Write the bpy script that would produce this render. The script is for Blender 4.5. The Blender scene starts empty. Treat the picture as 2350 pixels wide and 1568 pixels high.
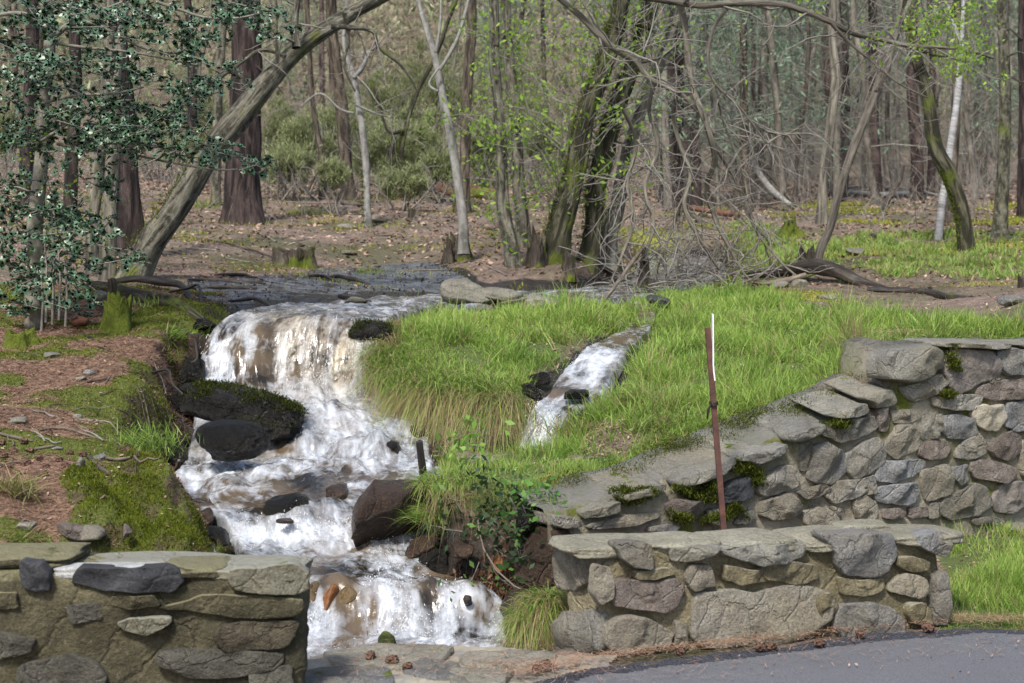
import bpy, math, random
import numpy as np
from mathutils import Vector, kdtree
random.seed(7); rng = np.random.default_rng(7)
scn = bpy.context.scene
R = math.radians
# ------------------------------------------------------------ camera, sky, sun, exposure
F = 3600.0; CU = 1175.0; HV = 650.0; EYE = 1.7        # the photo is measured on a 2350 x 1568 grid
cam = bpy.data.cameras.new('camera'); camo = bpy.data.objects.new('camera', cam); scn.collection.objects.link(camo)
cam.sensor_width = 36; cam.lens = 36*F/2350; cam.shift_y = -(784-HV)/2350
camo.location = (0, 0, EYE); camo.rotation_euler = (R(90), 0, 0)
cam.clip_start = .1; cam.clip_end = 1500
cam.dof.use_dof = True; cam.dof.focus_distance = 9.8; cam.dof.aperture_fstop = 4.5
scn.camera = camo
w = bpy.data.worlds.new('World'); scn.world = w; w.use_nodes = True
SUN_EL, SUN_AZ = 50, -160        # azimuth measured from +Y towards +X: the light comes from the left, a little behind the camera
nt = w.node_tree; bg = nt.nodes['Background']
sky = nt.nodes.new('ShaderNodeTexSky'); sky.sky_type = 'NISHITA'; sky.sun_disc = False
sky.sun_elevation = R(SUN_EL); sky.sun_rotation = R(SUN_AZ); sky.air_density = 1.0; sky.dust_density = 2.5; sky.ozone_density = 1.0
nt.links.new(sky.outputs[0], bg.inputs[0]); bg.inputs[1].default_value = 0.115
sl = bpy.data.lights.new('sun', 'SUN'); sl.energy = 2.7; sl.angle = R(8); sl.color = (1, .95, .87)
so = bpy.data.objects.new('sun', sl); scn.collection.objects.link(so)
sd = Vector((math.sin(R(SUN_AZ))*math.cos(R(SUN_EL)), math.cos(R(SUN_AZ))*math.cos(R(SUN_EL)), math.sin(R(SUN_EL))))
so.rotation_euler = sd.to_track_quat('Z', 'Y').to_euler()
scn.view_settings.view_transform = 'Standard'; scn.view_settings.look = 'None'
scn.view_settings.exposure = 0.82; scn.view_settings.gamma = 1
try: scn.view_settings.use_curve_mapping = False
except Exception: pass
scn.cycles.max_bounces = 5; scn.cycles.diffuse_bounces = 3; scn.cycles.glossy_bounces = 2; scn.cycles.transmission_bounces = 3

# ------------------------------------------------------------ helpers
def P(u, v, Y): return ((u-CU)*Y/F, Y, EYE-(v-HV)*Y/F)
_perm = np.arange(256); np.random.default_rng(3).shuffle(_perm); _perm = np.concatenate([_perm, _perm, _perm])
_g = np.random.default_rng(5).normal(size=(256, 3)); _g /= np.linalg.norm(_g, axis=1)[:, None]
def pn(x, y, z):
    x, y, z = np.broadcast_arrays(np.asarray(x, float), np.asarray(y, float), np.asarray(z, float))
    xi = np.floor(x).astype(int); yi = np.floor(y).astype(int); zi = np.floor(z).astype(int)
    xf = x-xi; yf = y-yi; zf = z-zi
    u = xf**3*(xf*(xf*6-15)+10); v = yf**3*(yf*(yf*6-15)+10); ww = zf**3*(zf*(zf*6-15)+10)
    def g(i, j, k):
        h = _perm[_perm[_perm[(xi+i) & 255]+((yi+j) & 255)]+((zi+k) & 255)]
        gr = _g[h]; return gr[..., 0]*(xf-i)+gr[..., 1]*(yf-j)+gr[..., 2]*(zf-k)
    l = lambda a, b, t: a+(b-a)*t
    return 1.5*l(l(l(g(0,0,0), g(1,0,0), u), l(g(0,1,0), g(1,1,0), u), v), l(l(g(0,0,1), g(1,0,1), u), l(g(0,1,1), g(1,1,1), u), v), ww)
def fbm(x, y, z, o=4):
    s = 0; a = 1; f = 1
    for i in range(o): s = s+a*pn(x*f+i*13.7, y*f, z*f); a *= .5; f *= 2.03
    return s
def sst(a, b, x): t = np.clip((x-a)/(b-a), 0, 1); return t*t*(3-2*t)
def inpoly(u, v, poly):
    r = np.zeros(u.shape, bool); n = len(poly)
    for i in range(n):
        x1, y1 = poly[i]; x2, y2 = poly[(i+1) % n]
        if y1 == y2: continue
        c = ((y1 > v) != (y2 > v)) & (u < (x2-x1)*(v-y1)/(y2-y1)+x1); r ^= c
    return r
def wloc(o):
    v = Vector((0, 0, 0))
    while o: v += o.location; o = o.parent
    return v
def obj(name, V, Fa, mat, parent=None, label=None, cat=None, group=None, kind=None, loc=None, smooth=True, col=None, uv=None, attrs=None):
    V = np.asarray(V, float)
    if parent is not None: o0 = np.array(wloc(parent)); lc = (0, 0, 0)
    else:
        if loc is None: loc = (V[:, 0].mean(), V[:, 1].mean(), V[:, 2].min())
        o0 = np.array(loc); lc = loc
    V = V-o0
    me = bpy.data.meshes.new(name)
    if isinstance(Fa, np.ndarray):
        k = Fa.shape[1]; n = len(Fa)
        me.vertices.add(len(V)); me.vertices.foreach_set('co', V.ravel())
        me.loops.add(n*k); me.loops.foreach_set('vertex_index', Fa.ravel().astype(np.int32))
        me.polygons.add(n); me.polygons.foreach_set('loop_start', np.arange(0, n*k, k, dtype=np.int32))
        me.update(calc_edges=True)
    else: me.from_pydata(V.tolist(), [], Fa)
    if smooth: me.polygons.foreach_set('use_smooth', np.ones(len(me.polygons), bool))
    if col is not None:
        a = me.color_attributes.new('Col', 'FLOAT_COLOR', 'POINT'); c = np.ones((len(V), 4)); c[:, :col.shape[1]] = col; a.data.foreach_set('color', c.ravel())
    if attrs:
        for k_, c_ in attrs.items():
            a = me.color_attributes.new(k_, 'FLOAT_COLOR', 'POINT'); a.data.foreach_set('color', np.asarray(c_, float).ravel())
    if uv is not None:
        l = me.uv_layers.new(name='UVMap'); li = np.zeros(len(me.loops), np.int32); me.loops.foreach_get('vertex_index', li)
        l.data.foreach_set('uv', np.asarray(uv)[li].ravel())
    me.materials.append(mat)
    o = bpy.data.objects.new(name, me); scn.collection.objects.link(o); o.location = lc
    if parent is not None: o.parent = parent
    tag(o, label, cat, group, kind); return o
def tag(o, label=None, cat=None, group=None, kind=None):
    for k, v in (('label', label), ('category', cat), ('group', group), ('kind', kind)):
        if v: o[k] = v
    return o
def empty(name, loc, label, cat, group=None):
    o = bpy.data.objects.new(name, None); scn.collection.objects.link(o); o.location = loc; o.empty_display_size = .1
    return tag(o, label, cat, group)
# --- materials
class NB:
    def __init__(s, name):
        s.m = bpy.data.materials.new(name); s.m.use_nodes = True; s.t = s.m.node_tree; s.b = s.t.nodes['Principled BSDF']; s.out = s.t.nodes['Material Output']
        s.b.inputs['Roughness'].default_value = .85; s.b.inputs['Specular IOR Level'].default_value = .3
    def n(s, t, **k):
        x = s.t.nodes.new(t)
        for a, b in k.items(): setattr(x, a, b)
        return x
    def l(s, a, b): s.t.links.new(a, b)
    def put(s, sock, val):
        if isinstance(val, (int, float)): sock.default_value = val
        elif isinstance(val, tuple): sock.default_value = val+(1,) if len(val) == 3 and len(sock.default_value) == 4 else val
        else: s.l(val, sock)
    def co(s, kind='Object', scale=(1, 1, 1)):
        c = s.n('ShaderNodeTexCoord'); m = s.n('ShaderNodeMapping'); m.inputs['Scale'].default_value = scale; s.l(c.outputs[kind], m.inputs[0]); return m.outputs[0]
    def noise(s, sc, det=5, vec=None, rough=.55, dist=0):
        x = s.n('ShaderNodeTexNoise'); x.inputs['Scale'].default_value = sc; x.inputs['Detail'].default_value = det; x.inputs['Roughness'].default_value = rough; x.inputs['Distortion'].default_value = dist
        if vec is not None: s.l(vec, x.inputs['Vector'])
        return x.outputs[0]
    def vor(s, sc, vec=None, feat='F1'):
        x = s.n('ShaderNodeTexVoronoi', feature=feat); x.inputs['Scale'].default_value = sc
        if vec is not None: s.l(vec, x.inputs['Vector'])
        return x.outputs[0]
    def ramp(s, f, *st):
        x = s.n('ShaderNodeValToRGB'); e = x.color_ramp.elements
        while len(e) < len(st): e.new(.5)
        for i, (p, c) in enumerate(st):
            e[i].position = p; e[i].color = (c, c, c, 1) if isinstance(c, (int, float)) else tuple(c)+(1,)
        s.l(f, x.inputs[0]); return x.outputs[0]
    def mix(s, f, a, b, bt='MIX'):
        x = s.n('ShaderNodeMix', data_type='RGBA', blend_type=bt); s.put(x.inputs[0], f); s.put(x.inputs[6], a); s.put(x.inputs[7], b); return x.outputs[2]
    def math(s, op, a, b=0.0):
        x = s.n('ShaderNodeMath', operation=op); s.put(x.inputs[0], a); s.put(x.inputs[1], b); return x.outputs[0]
    def bump(s, h, st=.5, d=.02):
        x = s.n('ShaderNodeBump'); x.inputs['Strength'].default_value = st; x.inputs['Distance'].default_value = d; s.l(h, x.inputs['Height'])
        s.l(x.outputs[0], s.b.inputs['Normal']); return x.outputs[0]
    def up(s):
        g = s.n('ShaderNodeNewGeometry'); x = s.n('ShaderNodeSeparateXYZ'); s.l(g.outputs['Normal'], x.inputs[0]); return x.outputs[2]
    def rnd(s): return s.n('ShaderNodeObjectInfo').outputs['Random']
    def attr(s, name): x = s.n('ShaderNodeAttribute', attribute_name=name); return x
def rock_mat(name, c1, c2, c3, lich=.3, moss=0.0, rough=.85, sc=6, bump=.6, mosscol=(.10, .13, .02), vary=.25, bd=.02, stain=None, top=None):
    b = NB(name); v = b.co(); n1 = b.noise(sc, 8, v, .65); n2 = b.noise(sc*6, 6, v, .7); n3 = b.noise(sc*.35, 3, v)
    c = b.ramp(n1, (.30, c1), (.5, c2), (.70, c3)); c = b.mix(b.ramp(n2, (.35, 0), (.75, .7)), c, tuple(x*.55 for x in c2))
    if stain: c = b.mix(b.ramp(n3, (.40, 0), (.58, .85)), c, stain)
    if lich: 
        lf = b.noise(sc*3.2, 8, v, .75); c = b.mix(b.math('MULTIPLY', b.ramp(lf, (.60, 0), (.66, 1)), lich), c, (.42, .43, .38))
    n4 = b.noise(sc*16, 4, v, .75); c = b.mix(b.ramp(n4, (.35, .55), (.5, 0)), c, tuple(x*.35 for x in c2)); c = b.mix(b.ramp(n4, (.56, 0), (.75, .5)), c, tuple(min(1, x*1.45) for x in c3))
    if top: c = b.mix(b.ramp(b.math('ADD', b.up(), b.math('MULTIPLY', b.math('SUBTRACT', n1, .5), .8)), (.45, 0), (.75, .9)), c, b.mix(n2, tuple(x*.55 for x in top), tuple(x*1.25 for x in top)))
    r = b.n('ShaderNodeHueSaturation'); b.put(r.inputs['Value'], b.math('ADD', b.math('MULTIPLY', b.rnd(), vary*2), 1-vary)); b.l(c, r.inputs['Color']); c = r.outputs[0]
    if moss:
        f = b.math('ADD', b.math('MULTIPLY', b.up(), .35), b.noise(sc*.9, 6, v, .65)); mf = b.ramp(f, (.98-moss*.38, 0), (1.06-moss*.38, 1))
        c = b.mix(mf, c, b.mix(n2, tuple(x*.45 for x in mosscol), tuple(x*1.5 for x in mosscol)))
    b.l(c, b.b.inputs['Base Color']); b.b.inputs['Roughness'].default_value = rough
    h = b.math('ADD', b.math('MULTIPLY', n1, 1.2), b.math('MULTIPLY', n2, .8)); h = b.math('ADD', h, b.math('MULTIPLY', n4, .35)); cr = b.ramp(b.vor(sc*.9, b.mix(.12, v, b.noise(sc*2, 4, v)), 'DISTANCE_TO_EDGE'), (0, 0), (.035, 1)); b.bump(b.math('ADD', h, b.math('MULTIPLY', cr, .35)), min(1, bump*1.25), bd*1.6); return b.m
def bark_mat(name, dark, mid, lite, su=26, sv=3.5, moss=0.0, bump=1.0, lich=.0, rough=.9, mosscol=(.11, .14, .015), furrow=.42):
    b = NB(name); v = b.co('UV', (su, sv, 1)); vo = b.co(); n1 = b.noise(1, 6, v, .6, .6); n2 = b.noise(3.3, 5, v, .7); n3 = b.noise(2.2, 4, vo)
    c = b.ramp(n1, (furrow-.055, dark), (furrow+.02, mid), (.64, lite)); c = b.mix(b.ramp(n2, (.35, .75), (.6, 0)), c, tuple(x*.35 for x in mid))
    if lich: c = b.mix(b.math('MULTIPLY', b.ramp(b.noise(14, 6, vo, .7), (.52, 0), (.62, 1)), lich), c, (.36, .39, .33))
    if moss: c = b.mix(b.ramp(b.math('ADD', n3, b.math('MULTIPLY', n2, .3)), (.86-moss*.5, 0), (.95-moss*.5, 1)), c, b.mix(n2, tuple(x*.4 for x in mosscol), tuple(x*1.4 for x in mosscol)))
    b.l(c, b.b.inputs['Base Color']); b.b.inputs['Roughness'].default_value = rough
    b.bump(b.math('ADD', n1, b.math('MULTIPLY', n2, .35)), bump, .03); return b.m
def col_mat(name, rough=.6, trans=0.25, spec=.3, var=.0):
    b = NB(name); a = b.attr('Col'); b.l(a.outputs['Color'], b.b.inputs['Base Color']); b.b.inputs['Roughness'].default_value = rough; b.b.inputs['Specular IOR Level'].default_value = spec
    if trans:
        t = b.n('ShaderNodeBsdfTranslucent'); b.l(a.outputs['Color'], t.inputs[0]); m = b.n('ShaderNodeMixShader'); m.inputs[0].default_value = trans
        b.l(b.b.outputs[0], m.inputs[1]); b.l(t.outputs[0], m.inputs[2]); b.l(m.outputs[0], b.out.inputs[0])
    return b.m
M = {}
M['grass'] = col_mat('grass_blades', .5, .4, .35)
M['dry'] = col_mat('dry_litter', .8, .1, .2)
M['moss_tuft'] = col_mat('moss_tufts', .9, .25, .1)
M['leaf'] = col_mat('spring_leaves', .5, .5, .3)
M['far'] = col_mat('far_foliage', .85, .3, .1)
M['twig'] = bark_mat('twig_bark', (.10, .09, .08), (.22, .20, .175), (.34, .32, .29), 8, 2, bump=.3, lich=.3)
M['twig_dark'] = bark_mat('dark_twig_bark', (.025, .02, .018), (.06, .05, .042), (.12, .10, .085), 8, 2, bump=.3)
M['pine'] = bark_mat('pine_bark', (.008, .006, .006), (.040, .028, .026), (.105, .078, .070), 11, 1.7, bump=1.6, furrow=.46)
M['grey'] = bark_mat('grey_furrowed_bark', (.03, .027, .02), (.13, .12, .09), (.26, .245, .19), 16, 2.2, bump=1.6, moss=.22, lich=.25, furrow=.47)
M['mossy'] = bark_mat('mossy_bark', (.018, .018, .010), (.075, .07, .042), (.17, .165, .11), 15, 2.0, bump=1.6, moss=.36, furrow=.5, mosscol=(.085, .11, .015))
M['smooth'] = bark_mat('smooth_grey_bark', (.10, .10, .09), (.22, .215, .20), (.33, .32, .30), 5, 1.5, bump=.35, moss=.1, lich=.3)
M['birch'] = bark_mat('white_birch_bark', (.16, .155, .15), (.34, .34, .34), (.47, .47, .48), 2, 10, bump=.2, furrow=.38)
M['brown'] = bark_mat('brown_bark', (.025, .02, .015), (.085, .068, .05), (.18, .15, .12), 14, 2.5, bump=1.0, moss=.15, furrow=.46)
M['red'] = bark_mat('bare_red_wood', (.08, .035, .022), (.14, .06, .038), (.22, .11, .075), 5, 1, bump=.4)
M['holly'] = bark_mat('holly_bark', (.11, .10, .08), (.21, .195, .16), (.30, .28, .23), 4, 3, bump=.4, lich=.2)
M['wood'] = bark_mat('weathered_wood', (.05, .04, .03), (.16, .13, .10), (.30, .26, .21), 14, 1.4, bump=.7)
M['wet_wood'] = bark_mat('wet_dark_wood', (.010, .008, .007), (.035, .028, .023), (.09, .075, .062), 12, 1.6, bump=.9, rough=.45, moss=.14)
M['stone'] = rock_mat('wall_stone', (.15, .145, .13), (.265, .255, .225), (.38, .365, .325), .25, .12, sc=5, bump=.8, vary=.3, stain=(.24, .21, .15))
M['stone_tan'] = rock_mat('tan_wall_stone', (.20, .18, .14), (.32, .29, .23), (.42, .39, .32), .2, .10, sc=6, bump=.8, vary=.15)
M['stone_blue'] = rock_mat('blue_grey_stone', (.13, .132, .135), (.23, .232, .235), (.34, .342, .345), .2, .05, sc=5, bump=.7, vary=.2, stain=(.19, .175, .14))
M['stone_pink'] = rock_mat('pinkish_stone', (.16, .125, .105), (.255, .215, .185), (.36, .32, .29), .35, .05, sc=8, bump=.9, vary=.15)
M['cream'] = rock_mat('cream_stone', (.32, .28, .21), (.42, .38, .30), (.50, .47, .39), .1, 0, sc=5, bump=.3, vary=.05)
M['slab'] = rock_mat('capstone', (.14, .135, .12), (.24, .235, .205), (.35, .34, .30), .45, .04, sc=5, bump=.7, vary=.12, stain=(.25, .23, .17))
M['slab_top'] = rock_mat('parapet_top_stone', (.20, .19, .14), (.30, .285, .215), (.40, .385, .31), .4, .02, sc=4, bump=.7, vary=.06)
M['slate'] = rock_mat('dark_slate', (.025, .026, .03), (.045, .047, .052), (.085, .085, .09), .12, 0, sc=5, bump=.5, vary=.1)
M['mortar'] = rock_mat('mossy_mortar', (.13, .11, .07), (.22, .19, .125), (.30, .265, .18), .15, .25, sc=7, bump=1.0, mosscol=(.085, .09, .02), stain=(.075, .075, .03))
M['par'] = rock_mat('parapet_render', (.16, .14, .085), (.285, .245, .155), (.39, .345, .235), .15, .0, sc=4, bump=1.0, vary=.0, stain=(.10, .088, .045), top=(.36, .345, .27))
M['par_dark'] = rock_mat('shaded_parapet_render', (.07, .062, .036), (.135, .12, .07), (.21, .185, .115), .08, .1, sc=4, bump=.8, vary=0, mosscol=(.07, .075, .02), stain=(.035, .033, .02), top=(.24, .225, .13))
M['wet'] = rock_mat('wet_boulder', (.006, .006, .005), (.014, .013, .011), (.035, .031, .025), 0, .16, .25, sc=5, bump=.8, mosscol=(.035, .045, .008))
M['wet_brown'] = rock_mat('wet_brown_rock', (.022, .014, .010), (.052, .034, .024), (.11, .075, .05), 0, 0, .25, sc=4, bump=.9)
M['rust_rock'] = rock_mat('orange_rock', (.16, .06, .02), (.26, .11, .04), (.36, .18, .08), 0, 0, .35, sc=5, bump=.4)
M['wet_tan'] = rock_mat('wet_tan_rock', (.07, .045, .02), (.14, .095, .045), (.22, .16, .09), 0, 0, .3, sc=5, bump=.5)
M['moss_rock'] = rock_mat('moss_covered_rock', (.03, .04, .012), (.07, .09, .018), (.12, .15, .03), 0, .6, .95, sc=9, bump=1.0, mosscol=(.13, .17, .02), vary=.05)
M['dry_rock'] = rock_mat('dry_boulder', (.13, .12, .095), (.20, .19, .155), (.28, .27, .22), .3, .12, sc=4, bump=.4)
M['yellow_rock'] = rock_mat('ochre_slab', (.20, .16, .07), (.30, .25, .12), (.38, .33, .19), .1, .05, sc=5, bump=.3)

# ------------------------------------------------------------ stream rows (picture-left edge / picture-right edge, going downstream)
MAIN = [((1480,590,27),(1640,592,27),.5),((1460,612,24),(1665,612,24),.6),((1465,638,21),(1680,640,21),.65),((1380,660,18.6),(1600,664,18.4),.6),((1230,672,17.2),(1420,692,15.8),.55),
 ((1060,678,16.6),(1250,700,14.9),.5),((900,688,15.4),(1040,706,14.2),.55),((740,700,14.2),(940,722,13.3),.65),((570,714,13.4),(907,730,12.98),.6),
 ((540,722,12.98),(897,737,12.72),.6),((515,737,12.74),(888,750,12.55),.75),((482,765,12.56),(882,775,12.42),.85),((460,812,12.42),(880,820,12.30),.95),((450,870,12.26),(876,880,12.12),.95),((452,915,12.05),(890,935,11.85),1),
 ((445,950,11.6),(935,965,11.4),1),((440,985,11.3),(975,992,11.2),1),((435,1008,11.1),(990,1010,11.05),.95),((415,1065,10.75),(1000,1062,10.8),.95),((400,1085,10.5),(1000,1080,10.5),.9),
 ((385,1115,10.15),(985,1104,10.15),.6),((395,1150,9.8),(965,1135,9.8),.5),((480,1185,9.55),(950,1168,9.55),.6),((515,1205,9.4),(950,1188,9.4),.6),((535,1248,9.2),(955,1245,9.15),1),
 ((545,1268,9.0),(960,1275,8.95),.9),((555,1300,8.7),(985,1305,8.7),.6),((560,1325,8.5),(1010,1325,8.62),.5),((560,1345,8.42),(1090,1345,8.5),.7),((560,1400,8.25),(1165,1392,8.3),.8),
 ((560,1470,8.05),(1172,1470,8.05),.9),((560,1500,7.85),(1175,1492,7.85),1),((560,1545,7.4),(1180,1540,7.4),1),((560,1590,7.0),(1180,1590,7.0),1)]
SIDE = [((1450,694,15.2),(1500,696,15.2),.3),((1462,715,14.3),(1505,718,14.3),.2),((1448,742,13.5),(1500,746,13.4),.2),((1385,775,12.75),(1456,790,12.5),.35),((1340,800,12.35),(1438,812,12.1),1.15),
 ((1300,835,11.95),(1420,845,11.75),1.15),((1270,868,11.6),(1402,885,11.4),1.0),((1255,895,11.35),(1375,908,11.2),.6),((1230,918,11.2),(1355,922,11.1),.85),((1215,945,11.08),(1320,945,11.0),1.0),
 ((1198,990,10.95),(1285,990,10.9),1.0),((1184,1045,10.85),(1256,1052,10.8),.85),((1160,1048,11.0),(1235,1078,10.5),.85),((1110,1046,11.12),(1150,1092,10.35),.25),((1050,1048,11.12),(1050,1094,10.35),.3),((960,1052,11.0),(965,1096,10.35),.8)]
def catmull(A, n):
    A = np.asarray(A, float); m = len(A); t = np.linspace(0, m-1, n); i = np.clip(t.astype(int), 0, m-2); f = (t-i)[:, None]
    p0 = A[np.clip(i-1, 0, m-1)]; p1 = A[i]; p2 = A[i+1]; p3 = A[np.clip(i+2, 0, m-1)]
    # monotone-ish: half tension keeps lips crisp
    m1 = (p2-p0)*.38; m2 = (p3-p1)*.38
    return (2*f**3-3*f**2+1)*p1+(f**3-2*f**2+f)*m1+(-2*f**3+3*f**2)*p2+(f**3-f**2)*m2
def ribbon(rows, nt_, ns):
    Lp = catmull([P(*r[0]) for r in rows], nt_); Rp = catmull([P(*r[1]) for r in rows], nt_); fo = np.interp(np.linspace(0, len(rows)-1, nt_), range(len(rows)), [r[2] for r in rows])
    mid = (Lp+Rp)/2; seg = np.r_[0, np.cumsum(np.linalg.norm(np.diff(mid, axis=0), axis=1))]
    wg = np.r_[0, np.cumsum(np.diff(seg)*(10/((mid[1:, 1]+mid[:-1, 1])/2))**2)]; q = np.interp(np.linspace(0, wg[-1], nt_), wg, np.arange(nt_)); i = np.clip(q.astype(int), 0, nt_-2); f = (q-i)
    Lp = Lp[i]*(1-f)[:, None]+Lp[i+1]*f[:, None]; Rp = Rp[i]*(1-f)[:, None]+Rp[i+1]*f[:, None]; fo = fo[i]*(1-f)+fo[i+1]*f
    s = np.linspace(0, 1, ns); G = Lp[:, None]*(1-s)[None, :, None]+Rp[:, None]*s[None, :, None]
    return G, fo, np.interp(q, np.arange(nt_), seg), np.linalg.norm(Rp-Lp, axis=1)
# ------------------------------------------------------------ terrain
CT = [(0,1262,7.9),(200,1262,7.95),(430,1268,8.0),(-300,1262,8),(0,1080,8.8),(150,1090,8.7),(270,1098,8.65),(370,1085,8.9),(400,1120,8.6),(440,1230,8.35),(500,1262,8.1),
 (0,900,10.5),(200,950,10),(340,960,10.1),(385,1010,9.7),(390,1075,9.5),(330,850,11.1),(390,880,11.2),(400,800,12),(150,780,12.2),(0,760,12.6),(300,745,12.8),(430,728,12.9),(250,690,14),(0,700,13.8),(450,705,13.4),
 (-300,900,10.5),(-300,700,14),(-600,560,18),(0,570,18),(300,640,15.6),(150,620,16.3),(500,690,14.2),(450,660,15.4),(600,680,14.8),(700,640,17),(900,625,18.4),(1100,622,18.4),(1000,664,17.2),(850,655,17.4),(740,672,15.5),
 (560,520,24),(200,500,24),(-300,500,24),(850,520,24),(1060,590,20),(1190,610,18.6),(1320,612,18.6),(1400,580,20.3),(1400,640,18.9),(1250,660,17.7),(1100,660,17.8),
 (500,440,34),(1000,440,34),(0,430,34),(1500,470,32),(2000,470,32),(2350,470,32),(2700,470,32),(1900,520,26),(2200,580,20.5),(2330,560,21.5),(1800,600,19),(2350,650,16.5),(2100,670,16),(2250,705,14),(2000,665,16.2),(2700,700,14),(1720,640,18.3),(1720,590,22),(1440,560,25),(1400,500,29),
 (1380,702,15),(1600,690,15.6),(1700,700,14.6),(1900,755,12.9),(1750,790,12.3),(1600,850,11.5),(1480,905,11),(1440,800,12.5),(1480,760,13.2),(1420,950,10.7),(1700,960,10.2),(1850,880,11),(2000,850,11.0),(2130,795,11.3),(2350,775,11.5),(2700,770,12),(2200,740,12.9),
 (1330,985,10.75),(1290,1040,10.4),(1400,1080,9.45),(1250,1062,9.8),(1500,1050,9.5),(1330,1140,8.8),(1290,1170,8.55),(1000,1085,9.5),(1100,1062,9.9),(1130,1090,9.3),(1020,1110,9.0),(1200,1140,8.8),(1600,1030,9.6),(1800,950,10.2),(1950,890,10.7),
 (920,765,12.6),(1000,700,14.2),(1200,700,14.4),(1400,710,14.2),(1350,770,13),(1250,820,12.2),(1180,900,11.4),(1080,905,11.25),(960,900,11.4),(900,850,11.9),(910,800,12.2),(1100,800,12.4),
 (-600,400,50),(0,400,50),(800,395,50),(1500,425,50),(2200,430,50),(3000,430,50),(0,200,85),(1100,220,85),(2300,300,85),(-1500,200,85),(4000,300,85),(0,-100,130),(1100,-100,130),(2300,-60,130),(-2500,-100,130),(5000,-60,130),(0,-500,300),(1100,-500,300),(3000,-500,300),(-2500,-500,300),(5500,-500,300)]
def rbc(X, Y): return X/Y*F*.9, 1500*np.log(Y)
_c = np.array([P(*c) for c in CT]); _a, _b = rbc(_c[:, 0], _c[:, 1]); _n = len(_c)
def _k(dx, dy): return np.sqrt(dx*dx+dy*dy+35**2)
_A = np.zeros((_n+3, _n+3)); _A[:_n, :_n] = _k(_a[:, None]-_a, _b[:, None]-_b)-np.eye(_n)*4; _A[:_n, _n:] = np.c_[np.ones(_n), _a/1000, _b/1000]; _A[_n:, :_n] = _A[:_n, _n:].T
_w = np.linalg.solve(_A, np.r_[_c[:, 2], 0, 0, 0])
def land(X, Y):
    a, b = rbc(X.ravel(), Y.ravel()); out = _w[_n]+_w[_n+1]*a/1000+_w[_n+2]*b/1000
    for i in range(_n): out = out+_w[i]*_k(a-_a[i], b-_b[i])
    return out.reshape(X.shape)
WL = [(-.52, 8.72), (.012, 8.42), (.243, 8.34), (3.33, 10.2), (9, 13.6)]
def line_y(X): return np.interp(X, [-1.2]+[p[0] for p in WL], [7.5]+[p[1] for p in WL])
sg = np.unique(np.r_[np.linspace(-1.6, -.37, 45), np.linspace(-.37, .37, 330), np.linspace(.37, 1.6, 45)])
yg = np.unique(np.r_[np.linspace(2, 7.2, 20), np.linspace(7.2, 13.2, 190), np.linspace(13.2, 22, 120), np.geomspace(22, 60, 80), np.geomspace(60, 420, 50)])
SS, YY = np.meshgrid(sg, yg); XX = SS*YY
H = land(XX, YY)
near = sst(30, 12, YY)
H = H+fbm(XX*.9, YY*.9, 0, 4)*(.035*near+.0)+fbm(XX*5, YY*5, 3, 3)*.012*near+(1-near)*fbm(XX*.35, YY*.35, 7, 4)*.12
mudm = sst(.5, 1, 1-np.maximum(np.abs(XX/YY*F+CU-720)/420, np.abs(YY-16)/2.4)); rid = 1-np.abs(fbm(XX*2.6, YY*2.6, 9, 4)); H += mudm*(rid-.75)*.045
ly = line_y(XX); front = sst(7.6, 10, YY)*.14-.02-.10*sst(.35, .0, XX)
# the wavy foot of the knoll
knw = np.where(XX < .24, .30, .06); H = front+(H-front)*sst(ly-.02-knw, ly+.06, YY+np.where(XX < .24, fbm(XX*4, YY*2, 1, 3)*.06, 0))
kd_pts = []
for rows, nn in ((MAIN, 520), (SIDE, 240)):
    G, fo, _, _ = ribbon(rows, nn, 22)
    for i in range(nn):
        for j in range(22): kd_pts.append((G[i, j, 0], G[i, j, 1], G[i, j, 2], j))
kd = kdtree.KDTree(len(kd_pts))
for i, p in enumerate(kd_pts): kd.insert((p[0], p[1], 0), i)
kd.balance()
dist = np.full(XX.shape, 9.0); wz = np.zeros(XX.shape)
for i in range(XX.shape[0]):
    if yg[i] < 6.5 or yg[i] > 30: continue
    for j in range(XX.shape[1]):
        x = XX[i, j]
        if x < -3.6 or x > 4.6: continue
        _, k, d = kd.find((x, yg[i], 0)); dist[i, j] = d; wz[i, j] = kd_pts[k][2]
bw = np.where(XX < -1.55+0*YY, .30, .16); bw = np.where(YY > 13.5, .35, bw)
d2 = dist-.045+fbm(XX*3, YY*3, 5, 3)*.03+np.where((XX < -1.3) & (YY < 13), np.clip(fbm(XX*2.2, YY*2.2, 6, 4), -.8, .2)*.16, 0)
H = np.where(dist < 8, (wz-.09)+(H-(wz-.09))*sst(0, 1, d2/bw), H)
H = np.where((YY < 7.5) & (XX > -1.7) & (XX < .1) & (YY > 6.2), np.minimum(H, -.25), H)
TU = XX/YY*F+CU; TV = HV-(H-EYE)*F/YY
def gz(x, y):
    x = np.atleast_1d(np.asarray(x, float)); y = np.atleast_1d(np.asarray(y, float)); s = x/y
    i = np.clip(np.searchsorted(yg, y)-1, 0, len(yg)-2); j = np.clip(np.searchsorted(sg, s)-1, 0, len(sg)-2)
    a = np.clip((y-yg[i])/(yg[i+1]-yg[i]), 0, 1); b = np.clip((s-sg[j])/(sg[j+1]-sg[j]), 0, 1)
    return (H[i, j]*(1-b)+H[i, j+1]*b)*(1-a)+(H[i+1, j]*(1-b)+H[i+1, j+1]*b)*a
_ys = np.r_[np.linspace(7, 30, 1400), np.geomspace(30, 200, 400)]
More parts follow.
